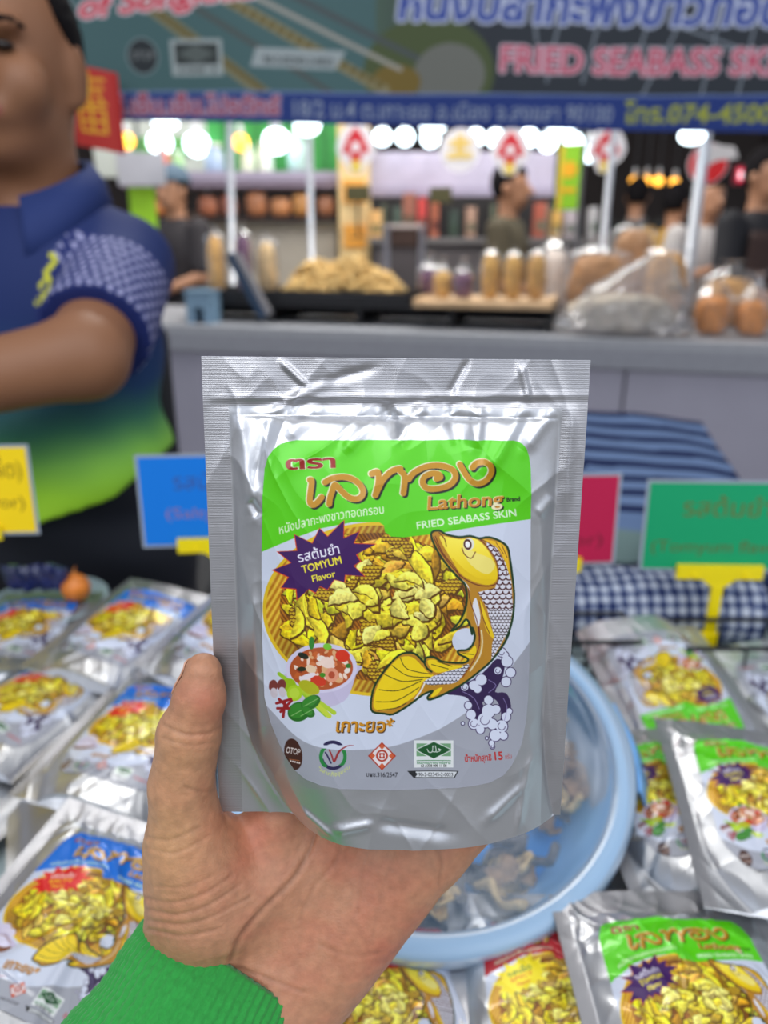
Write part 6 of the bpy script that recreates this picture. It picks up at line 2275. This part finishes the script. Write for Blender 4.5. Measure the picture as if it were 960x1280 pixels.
# posts of that stall
for (x0, y0, x1, y1, b, r, lab) in ((287, 140, 291, 352, 0.62, 0.016, 'first steel post from the left on the far stall'), (386, 140, 390, 352, 0.70, 0.014, 'second steel post from the left on the far stall, under a round lamp'), (765, 190, 750, 352, 0.74, 0.014, 'thin steel post behind the pile of snack bags'), (882, 170, 854, 390, 0.56, 0.022, 'pale steel post right of the pile of snack bags')):
    q0, q1 = at_b(x1, y1, b), at_b(x0, y0, b)
    d3 = (q1 - q0) / (q1[2] - q0[2])
    foot_, top_ = q0 + d3 * (CZ + 0.002 - q0[2]), q0 + d3 * (2.50 - q0[2])
    o = empty('steel_post', tuple(foot_))
    tag(o, lab, 'post', 'steel posts of the stall across the aisle')
    m = MB()
    m.tube([(0, 0, 0.003), tuple(top_ - foot_)], r, 14)
    m.build('tube', mat('pale steel', (186, 188, 194), rough=0.35, metal=0.5), o)
    m = MB()
    m.lathe([(0, 0), (r * 2.4, 0), (r * 2.4, 0.008), (r * 1.2, 0.012), (0, 0.012)], 20)
    m.build('foot_plate', mat('pale steel', (186, 188, 194)), o)
# rails from which the lamps and signs hang
RZ = {0.4: 2.52, 0.9: 2.62, 1.8: 2.98, 3.4: 3.55}
RAILS = [(0.4, 'steel rail above the far counter, carrying the row of larger lamps'), (0.9, 'steel rail that carries the red and white hanging signs'), (1.8, 'rear steel rail that carries the row of small white lamps'), (3.4, 'rearmost steel rail that carries the warm lamps at the right')]
for b_, lab in RAILS:
    ra, rb = S(-1.8, b_, RZ[b_]), S(CL + 2.4, b_, RZ[b_])
    mid = (ra + rb) / 2
    o = empty('overhead_rail', tuple(mid))
    tag(o, lab, 'rail')
    MB().tube([ra - mid, rb - mid], 0.018, 12).build('tube', M_STEEL, o)
    for k in (0.12, 0.5, 0.88):
        q = (ra - mid) * (1 - 2 * k)
        MB().tube([q, q + np.array((0, 0, 3.995 - RZ[b_]))], 0.008, 8).build('hanger', M_STEEL, o)


def lamp(label, px, py, b, r, warm=False, group='white hanging lamps', drop=None, flat=1.0, power=None):
    c = at_b(px, py, b)
    o = empty('hanging_lamp', tuple(c))
    tag(o, label, 'lamp', group)
    m = MB()
    m.lathe([(0.0004, -r * flat)] + [(r * math.sin(q), -r * flat * math.cos(q)) for q in np.linspace(0.25, 2.3, 12)] + [(r * 0.45, r * flat * 0.85), (0.0004, r * flat * 0.85)], 24)
    m.build('globe', mat('warm lamp glow' if warm else 'white lamp glow', (255, 190, 70) if warm else (235, 250, 255), rough=0.3, emit=((255, 176, 60), 3.2) if warm else ((228, 246, 255), 5.5)), o)
    m = MB()
    m.lathe([(0.0004, r * flat * 0.8), (r * 0.5, r * flat * 0.8), (r * 0.42, r * flat + 0.03), (0.012, r * flat + 0.05), (0.0004, r * flat + 0.05)], 16)
    m.build('socket', mat('lamp socket', (190, 192, 196), rough=0.4), o)
    m = MB()
    top = RZ[b] - c[2] - 0.0178
    m.tube([(0, 0, r * flat + 0.05), (0, 0, max(top, r * flat + 0.08))], 0.004, 6)
    m.build('cord', mat('lamp cord', (60, 60, 64)), o)
    return o


near = [(207, 154, 0.40, 0.055, 0.5, 'flat white lamp just under the banner, first from the left'), (384, 156, 0.40, 0.054, 0.75, 'round white lamp above the second steel post'), (541, 158, 0.40, 0.050, 0.55, 'white lamp under the middle of the banner, left of the round white sign'), (702, 162, 0.40, 0.048, 0.6, 'white lamp above the yellow-green hanging banner'), (865, 170, 0.40, 0.046, 0.6, 'white lamp under the phone number, left of the red round sign')]
for px, py, b, r, fl_, lab in near:
    lamp(lab, px, py, b, r, flat=fl_)
far = [(200, 178, 'white lamp right of the warm lantern at the left'), (246, 180, 'second white lamp from the warm lantern at the left'), (345, 176, 'white lamp between the two left posts, right of the warm lantern'), (478, 171, 'white lamp right of the leftmost red sign'), (506, 171, 'second white lamp right of the leftmost red sign'), (538, 173, 'small white lamp close left of the round white sign'),
       (594, 172, 'small white lamp close right of the round white sign'), (620, 173, 'small white lamp left of the middle red sign'), (661, 172, 'small white lamp right of the middle red sign'), (685, 178, 'small white lamp left of the yellow-green banner'), (717, 178, 'small white lamp at the top of the yellow-green banner'), (737, 191, 'small white lamp left of the rightmost red sign')]
for k, (px, py, lab) in enumerate(far):
    lamp(lab, px, py, 1.8, 0.075 if k < 3 else 0.050, flat=0.95)
lamp('warm lantern at the left beside the red sheet', 158, 176, 1.8, 0.050, True, 'warm lamps across the hall')
lamp('warm lantern by the first steel post', 301, 178, 1.8, 0.048, True, 'warm lamps across the hall')
for px, py, lab in ((793, 226, 'warm lamp first of the row at the right rear'), (808, 226, 'warm lamp second of the row at the right rear'), (823, 226, 'warm lamp third of the row at the right rear'), (843, 228, 'warm lamp right of the row at the right rear')):
    lamp(lab, px, py, 3.4, 0.034, True, 'warm lamps across the hall', drop=0.5)

# hanging signs
def hanging_sign(label, px, py, wpx, b, draw, outline, group=None, name='hanging_sign'):
    c = at_b(px, py, b)
    sc = np.linalg.norm(at_b(px + 1, py, b) - c)
    o = empty(name, tuple(c), (0, 0, YAW))
    tag(o, label, 'sign', group)
    pts = np.array(outline, float) * sc
    n = len(pts)
    V = [(x, -0.004, -y) for x, y in pts] + [(x, 0.004, -y) for x, y in pts]
    F = [tuple(range(n)), tuple(range(n, 2 * n))[::-1]] + [(i, n + i, n + (i + 1) % n, (i + 1) % n) for i in range(n)]
    mk('board', V, F, mat('white sign board', (226, 222, 226), rough=0.5), o, smooth=False)
    for q, (nm, poly, rgb) in enumerate(draw):
        pts = np.array(poly, float) * sc
        n = len(pts)
        y0, y1 = -0.0065 - 0.001 * q, -0.004
        V = [(x, y0, -y) for x, y in pts] + [(x, y1, -y) for x, y in pts]
        F = [tuple(range(n)), tuple(range(n, 2 * n))[::-1]] + [(i, n + i, n + (i + 1) % n, (i + 1) % n) for i in range(n)]
        mk(nm, V, F, mat('sign %d %d %d' % rgb, rgb, rough=0.5), o, smooth=False)
    m = MB()
    m.tube([(0, 0, 0), (0, 0, RZ[b] - c[2] - 0.0178)], 0.003, 6)
    m.build('cord', mat('lamp cord', (60, 60, 64)), o)
    return o


disc = lambda cx, cy, r, n=24: [(cx + r * math.cos(q), cy + r * math.sin(q)) for q in np.linspace(0, 2 * math.pi, n, endpoint=False)]
hexo = smooth_path([(-12, -24), (12, -24), (24, -4), (20, 10), (12, 18), (8, 26), (-8, 26), (-12, 18), (-20, 10), (-24, -4)], 4)
arrow = [(0, -24), (9, -14), (17, 2), (15, 6), (7, 3), (7, 14), (-7, 14), (-7, 3), (-15, 6), (-17, 2), (-9, -14)]
for px, py, lab in ((445, 186, 'red and white hanging sign left of the white lamps'), (638, 190, 'red and white hanging sign in the middle, right of the round one'), (758, 188, 'red and white hanging sign above the thin post at the right')):
    hanging_sign(lab, px, py, 48, 0.9, [('red_arrow', arrow, (200, 24, 40)), ('white_disc', disc(0, -2, 5.5), (226, 222, 226)), ('yellow_disc', disc(0, 19, 7), (226, 200, 90))], hexo, 'red and white hanging signs')
hanging_sign('round white hanging sign with pale gold lettering', 575, 188, 50, 0.9, [('gold_band', [(-12, -12), (12, -12), (14, -4), (-14, -4)], (226, 196, 110)), ('gold_band', [(-16, 2), (16, 2), (15, 10), (-15, 10)], (228, 200, 120)), ('gold_band', [(-4, -18), (4, -18), (5, 4), (-5, 4)], (224, 190, 100))], disc(0, 0, 25), None, 'round_sign')
hanging_sign('red round sign at the right, behind the pale post', 885, 205, 50, 0.9, [('red_face', disc(0, 0, 24), (214, 14, 22)), ('white_wave', [(-4, -24), (30, -20), (36, -6), (10, -4), (-6, 6), (-8, -8)], (206, 202, 202))], list(disc(0, 0, 25.5)), None, 'round_sign')
c0_, c1_ = at_b(914, 231, 1.6), at_b(962, 206, 1.6)
ls = empty('light_sign', tuple((c0_ + c1_) / 2), (0, 0, YAW))
tag(ls, 'lit red and pink sign at the right edge', 'sign')
w_, h_ = np.linalg.norm((c1_ - c0_)[:2]) * 1.5, abs(c1_[2] - c0_[2])
m = MB()
m.box((0.05, 0.03, 0), (w_, 0.06, h_), bevel=0.006)
m.build('case', mat('sign case', (120, 20, 40)), ls, smooth=False)
m = MB()
m.box((0.05, -0.002, 0), (w_ - 0.03, 0.006, h_ - 0.03))
m.build('lit_face', mat('lit red sign', (240, 60, 90), emit=((240, 40, 80), 0.9)), ls, smooth=False)
m = MB()
for k in range(5):
    m.box((0.05 - w_ * 0.38 + k * w_ * 0.19, -0.007, 0), (w_ * 0.08, 0.004, h_ * (0.5 if k % 2 else 0.36)), bevel=0.001)
m.build('lettering', mat('lit white letters', (255, 225, 230), emit=((255, 210, 220), 1.2)), ls, smooth=False)
# yellow-green upright banner
c0_, c1_ = at_b(694, 262, 1.3), at_b(728, 180, 1.3)
w_, h_ = np.linalg.norm((c1_ - c0_)[:2]), c1_[2] - c0_[2]
vb_ = empty('upright_banner', tuple((c0_ + c1_) / 2), (0, 0, YAW))
tag(vb_, 'narrow yellow-green upright banner with an orange disc', 'banner')
m = MB()
m.box((0, 0, 0), (w_, 0.006, h_))
m.build('sheet', mat('lime banner', (140, 200, 30), rough=0.6), vb_, smooth=False)
m = MB()
m.box((-w_ * 0.36, -0.004, 0), (w_ * 0.2, 0.004, h_ * 0.96))
m.build('edge_stripe', mat('yellow stripe', (226, 190, 50), rough=0.6), vb_, smooth=False)
m = MB()
n = 24
m.add([(w_ * 0.36 * math.cos(q), -0.0055, w_ * 0.36 * math.sin(q) + h_ * 0.12) for q in np.linspace(0, 2 * math.pi, n, endpoint=False)] + [(w_ * 0.36 * math.cos(q), -0.003, w_ * 0.36 * math.sin(q) + h_ * 0.12) for q in np.linspace(0, 2 * math.pi, n, endpoint=False)], [tuple(range(n))] + [(i, n + i, n + (i + 1) % n, (i + 1) % n) for i in range(n)])
m.box((0, -0.004, -h_ * 0.2), (w_ * 0.7, 0.004, h_ * 0.08))
m.build('orange_disc', mat('orange disc', (240, 176, 20), rough=0.6), vb_, smooth=False)
m = MB()
m.tube([(w_ * 0.6, 0.01, -h_ / 2 - 1.2), (w_ * 0.6, 0.01, h_ / 2 + 0.1)], 0.012, 10)
m.tube([(-w_ * 0.5, 0.01, h_ / 2), (w_ * 0.6, 0.01, h_ / 2)], 0.006, 8)
m.build('pole', M_STEEL, vb_)

# ------------------------------------------------------------------ the stall behind that one
def block(name, label, cat, px0, px1, py0, py1, Y, depth, rgb, parts=(), group=None, z0=None, rough=0.6):
    a, b = at_y(px0, py1, Y), at_y(px1, py0, Y)
    zb = a[2] if z0 is None else z0
    w, h = b[0] - a[0], b[2] - zb
    o = empty(name, ((a[0] + b[0]) / 2, Y + depth / 2, zb))
    tag(o, label, cat, group)
    m = MB()
    m.box((0, 0, h / 2), (w, depth, h), bevel=min(0.006, h * 0.1))
    m.build('panel', mat('block %d %d %d' % rgb, rgb, rough=rough, noise=0.08, nscale=6), o, smooth=False)
    return o, w, h


o, w, h = block('stall_fascia', 'pale lilac fascia board over the rear stall, right of the cream pillar', 'fascia', 462, 696, 190, 246, 5.0, 0.06, (176, 166, 184))
m = MB()
m.box((0, -0.035, 0.03), (w, 0.02, 0.05))
m.build('lower_trim', mat('lilac trim', (160, 150, 170)), o, smooth=False)
o, w, h = block('stall_fascia', 'lilac shelf board of the rear stall at the left, above the orange packs', 'fascia', 150, 428, 220, 234, 5.0, 0.30, (176, 158, 176))
m = MB()
m.box((0, -0.16, h), (w, 0.02, 0.05))
m.build('lower_trim', mat('lilac trim', (160, 150, 170)), o, smooth=False)
o, w, h = block('green_backboard', 'bright green board of the rear stall behind the white jars', 'board', 262, 426, 140, 222, 5.32, 0.05, (42, 132, 56))
for k in range(4):
    MB().box((-w / 2 + w * (k + 0.5) / 4, -0.03, h * 0.5), (0.02, 0.02, h)).build('batten', mat('green batten', (34, 110, 48)), o, smooth=False)
o, w, h = block('pale_backboard', 'pale board of the rear stall behind the leftmost lamps', 'board', 120, 258, 150, 222, 5.7, 0.05, (176, 182, 176))
m = MB()
m.box((0.1, -0.03, h * 0.55), (w * 0.55, 0.02, h * 0.3))
m.build('green_panel', mat('green panel', (80, 150, 70)), o, smooth=False)
for sx in (-1, 1):
    MB().tube([(sx * (w / 2 - 0.04), 0.03, 0.003 - o.location.z), (sx * (w / 2 - 0.04), 0.03, h * 0.5)], 0.015, 10).build('leg', M_STEEL, o)
o, w, h = block('cream_pillar', 'cream and yellow pillar of the rear stall behind the leftmost red sign', 'pillar', 424, 462, 150, 300, 4.9, 0.18, (226, 196, 140), z0=0.0)
m = MB()
for k, zz_ in enumerate((0.25, 0.55, 0.82)):
    m.box((0.0, -0.095, h * (0.55 + zz_ * 0.45)), (w * 0.7, 0.01, h * 0.07))
m.build('orange_plaque', mat('orange plaque', (232, 160, 60)), o, smooth=False)
o, w, h = block('rear_counter', 'pale counter of the rear stall at the left, under the orange packs', 'counter', 120, 420, 285, 330, 5.06, 0.4, (196, 186, 170), z0=0.0)
m = MB()
m.box((0, -0.01, h + 0.015), (w + 0.05, 0.44, 0.03), bevel=0.004)
m.build('worktop', mat('cream worktop', (214, 204, 182), rough=0.4), o, smooth=False)
RCZ = h + 0.03
o, w, h = block('rear_counter', 'grey counter of the rear stall in the middle, behind the ring snacks', 'counter', 468, 760, 305, 330, 4.7, 0.5, (96, 90, 92), z0=0.0)
m = MB()
m.box((0, -0.01, h + 0.015), (w + 0.05, 0.54, 0.03), bevel=0.004)
m.build('worktop', mat('grey worktop', (120, 116, 116), rough=0.4), o, smooth=False)
RCZ2 = h + 0.03
o, w, h = block('dark_backboard', 'dark board at the back of the rear stall in the middle', 'board', 380, 720, 240, 330, 5.5, 0.04, (44, 42, 44), z0=0.0)
for k in range(5):
    MB().box((-w / 2 + w * (k + 0.5) / 5, -0.03, h * 0.6), (0.03, 0.02, h * 0.7)).build('batten', mat('pale batten', (120, 128, 110)), o, smooth=False)


def pack(label, px, py0, py1, pw, Y, rgb, group, shelf_z, k):
    lo, hi = at_y(px, py1, Y), at_y(px, py0, Y)
    w = pw * np.linalg.norm(at_y(px + 1, py1, Y) - lo)
    h = max(0.05, hi[2] - lo[2])
    z = shelf_z if shelf_z is not None else lo[2]
    o = empty('bread_pack', (lo[0], Y, z))
    tag(o, label, 'bread pack', group)
    n1, n2 = 24, 16
    th, ph = np.meshgrid(np.linspace(0, 2 * math.pi, n1), np.linspace(-math.pi / 2, math.pi / 2, n2))
    sq = lambda v, p: np.sign(v) * np.abs(v) ** p
    X, Y_, Z = sq(np.cos(ph), .6) * sq(np.cos(th), .6), sq(np.cos(ph), .6) * sq(np.sin(th), .6), sq(np.sin(ph), .7)
    kk = 1 + 0.12 * pnoise(np.stack([X * 3 + k, Y_ * 3, Z * 3], -1))
    mk('loaf', np.stack([X * kk * w / 2 * .92, Y_ * kk * 0.06, 0.004 + h / 2 * .94 * (1 + Z * kk)], -1).reshape(-1, 3).clip([-9, -9, 0.003], None), grid_faces(n1, n2), mat('bread %d %d %d' % rgb, rgb, rough=0.5, noise=0.3, nscale=14), o)
    mk('wrapper', np.stack([X * w / 2, Y_ * 0.066, 0.002 + h / 2 * (1 + Z)], -1).reshape(-1, 3), grid_faces(n1, n2), FILM, o)


places = ('first from the left', 'second from the left', 'third from the left', 'fourth from the left', 'fifth from the left', 'sixth from the left', 'seventh from the left')
# upper shelf of orange packs and the deck that carries them
dk = at_y(300, 272, 5.0)[2]
o, w, h = block('display_shelf', 'dark shelf of the rear stall that carries the orange bread packs', 'shelf', 150, 424, 272, 276, 4.95, 0.35, (60, 44, 40))
m = MB()
for s in (-1, 1):
    m.box((s * w * 0.48, 0, -0.004), (0.02, 0.3, 0.008))
m.build('bracket', mat('shelf bracket', (50, 40, 38)), o, smooth=False)
dk = o.location.z + h + 0.001
for k, (px, py, pw, rgb) in enumerate(((196, 248, 28, (240, 140, 40)), (262, 244, 26, (206, 110, 50)), (288, 242, 22, (200, 96, 40)), (322, 238, 28, (216, 130, 60)), (352, 246, 28, (236, 150, 70)), (378, 240, 26, (240, 160, 50)), (408, 244, 24, (200, 120, 60)))):
    pack('orange bread pack on the dark rear shelf, ' + places[k], px, py, 272, pw, 5.1, rgb, 'orange bread packs on the rear shelf', dk, k)

# white jars on the lilac board
ob = [ob_ for ob_ in bpy.data.objects if ob_.get('label', '').startswith('lilac shelf board')][0]
jz = at_y(290, 220, 5.0)[2] + 0.012
for k, (px, r, hh, rgb) in enumerate(((206, 0.036, 0.16, (206, 90, 60)), (224, 0.036, 0.14, (150, 190, 130)), (270, 0.06, 0.18, (150, 170, 196)), (311, 0.046, 0.17, (206, 214, 190)), (333, 0.046, 0.19, (222, 230, 214)), (373, 0.06, 0.24, (176, 206, 200)))):
    c = at_y(px, 220, 5.16)
    o = empty('jar', (c[0], 5.16, jz))
    tag(o, 'jar on the lilac board of the rear stall, ' + places[k], 'jar', 'jars on the lilac board')
    m = MB()
    m.lathe([(0, 0), (r, 0.004), (r * 1.05, hh * 0.2), (r, hh * 0.72), (r * 0.7, hh * 0.84), (r * 0.7, hh * 0.88), (0, hh * 0.88)], 20)
    m.build('glass', mat('jar %d %d %d' % rgb, rgb, rough=0.25), o)
    m = MB()
    m.lathe([(0, hh * 0.885), (r * 0.76, hh * 0.885), (r * 0.76, hh), (0, hh)], 20)
    m.build('cap', mat('jar cap', (214, 218, 214), rough=0.4), o)

# cups, tubs and tall packs on the grey rear counter
items = [(447, 244, 30, 'olive menu board', (66, 62, 26)), (551, 246, 28, 'olive menu board', (66, 62, 26))]
for k, (px, py, pw, nm, rgb) in enumerate(items):
    a, b = at_y(px - pw / 2, py - 10 + 18, 4.73), at_y(px + pw / 2, py - 12, 4.73)
    o = empty('menu_board', ((a[0] + b[0]) / 2, 4.73, RCZ2 + 0.001))
    tag(o, ('small olive board on a stand left of the dark stools, by the cream pillar', 'small olive board on a stand under the round white sign')[k], 'menu board', 'small olive menu boards')
    m = MB()
    zc = (a[2] + b[2]) / 2 - RCZ2
    m.box((0, 0, zc), (b[0] - a[0], 0.012, b[2] - a[2]), bevel=0.003)
    m.build('board', mat('olive board', rgb, rough=0.6), o, smooth=False)
    m = MB()
    m.tube([(0, 0.012, 0.004), (0, 0.012, zc)], 0.008, 8)
    m.box((0, 0.01, 0.004), (0.10, 0.05, 0.008))
    m.build('stand', mat('black stand'), o, smooth=False)
tall = [(470, 262, 24, (226, 176, 110), 'cream box with an orange front beside the cream pillar'), (497, 258, 20, (70, 84, 74), 'dark green carton left of the red tub'), (512, 240, 26, (150, 92, 74), 'reddish brown packet bundle left of the red tub'), (528, 246, 18, (206, 70, 66), 'red tub on the rear counter under the round white sign'), (546, 252, 22, (206, 120, 90), 'coral carton right of the red tub'), (568, 262, 20, (60, 74, 66), 'dark green carton right of the coral one'),
        (590, 258, 20, (176, 140, 120), 'tan carton left of the person in olive brown'), (678, 252, 22, (176, 90, 70), 'rust red carton right of the person in olive brown'), (698, 262, 18, (216, 170, 90), 'mustard carton under the yellow-green banner'), (716, 262, 26, (186, 172, 176), 'pale carton under the yellow-green banner'), (745, 258, 14, (196, 192, 192), 'slim white carton by the thin steel post')]
for px, py, pw, rgb, lab in tall:
    a = at_y(px, py, 4.82)
    w = 0.6 * pw * abs(at_y(px + 1, py, 4.82)[0] - a[0])
    h = a[2] - RCZ2
    o = empty('carton', (a[0], 4.88, RCZ2 + 0.001))
    tag(o, lab, 'carton', 'cartons on the rear counter')
    m = MB()
    m.box((0, 0, h / 2), (w, 0.10, h - 0.01), bevel=0.004)
    m.build('box', mat('carton %d %d %d' % rgb, rgb, rough=0.6), o, smooth=False)
    m = MB()
    m.box((0, -0.052, h * 0.35), (w * 0.8, 0.003, h * 0.3))
    m.build('printed_panel', mat('carton panel %d' % (rgb[0] // 2), (rgb[0] // 2 + 20, rgb[1] // 2 + 30, rgb[2] // 2 + 20), rough=0.6), o, smooth=False)
# small dark stool display with white legs in front of the rear counter
for k, px in enumerate((505,)):
    c = at_y(px, 330, 4.4)
    o = empty('stool', (c[0], 4.4, 0.0))
    tag(o, 'small stand with a dark box top and white legs, behind the ring snacks', 'stool')
    z1 = at_y(px, 286, 4.4)[2]
    z0_ = at_y(px, 308, 4.4)[2]
    m = MB()
    m.box((0, 0, (z0_ + z1) / 2), (0.15, 0.12, z1 - z0_), bevel=0.004)
    m.build('seat', mat('dark brown box', (58, 36, 26), rough=0.6), o, smooth=False)
    for s in (-1, 1):
        for s2 in (-0.05, 0.05):
            MB().tube([(s * 0.10, s2, 0.003), (s * 0.095, s2, z1 + 0.02)], 0.018, 10).build('leg', mat('white leg', (196, 196, 206), rough=0.4), o)
    m = MB()
    m.box((0, 0, z1 + 0.012), (0.22, 0.13, 0.02), bevel=0.003)
    m.build('top', mat('pale top', (190, 176, 172), rough=0.4), o, smooth=False)
# white board by the stallholder's shoulder, lime sheet under it
o, w, h = block('white_card', 'plain white card by the stallholder\'s shoulder', 'card', 148, 204, 190, 232, 3.9, 0.01, (190, 188, 194))
m = MB()
m.tube([(0, 0.012, h), (0, 0.012, h + 0.9)], 0.004, 6)
m.build('cord', mat('lamp cord', (60, 60, 64)), o)
o, w, h = block('lime_sheet', 'lime green sheet hanging under the white card', 'sheet', 166, 192, 234, 296, 4.0, 0.008, (160, 214, 40))
m = MB()
m.tube([(0, 0.01, 0.0), (0, 0.01, h + 0.8)], 0.004, 6)
m.build('cord', mat('lamp cord', (60, 60, 64)), o)
# yellow and cream cake boxes at the left end of the cream counter
for k, (px, pw, hh, rgb) in enumerate(((206, 30, 0.08, (226, 196, 110)), (240, 30, 0.06, (196, 170, 150)))):
    c = at_y(px, 300, (5.37, 5.37, 5.37)[k])
    w = pw * 0.0052
    o = empty('cake_box', (c[0], (5.37, 5.37, 5.37)[k], RCZ + 0.001))
    tag(o, ('yellow cake box at the left of the cream counter', 'beige cake box right of the yellow one', 'flat olive tray of leaves in front of the cake boxes')[k], 'cake box', None)
    m = MB()
    m.box((0, 0, hh / 2), (w, 0.10, hh), bevel=0.004)
    m.build('box', mat('cake box %d' % rgb[0], rgb, rough=0.6), o, smooth=False)
    m = MB()
    m.box((0, 0, hh + 0.006), (w + 0.008, 0.108, 0.012), bevel=0.003)
    m.build('lid', mat('cake lid %d' % rgb[0], tuple(int(v * 0.9) for v in rgb), rough=0.6), o, smooth=False)
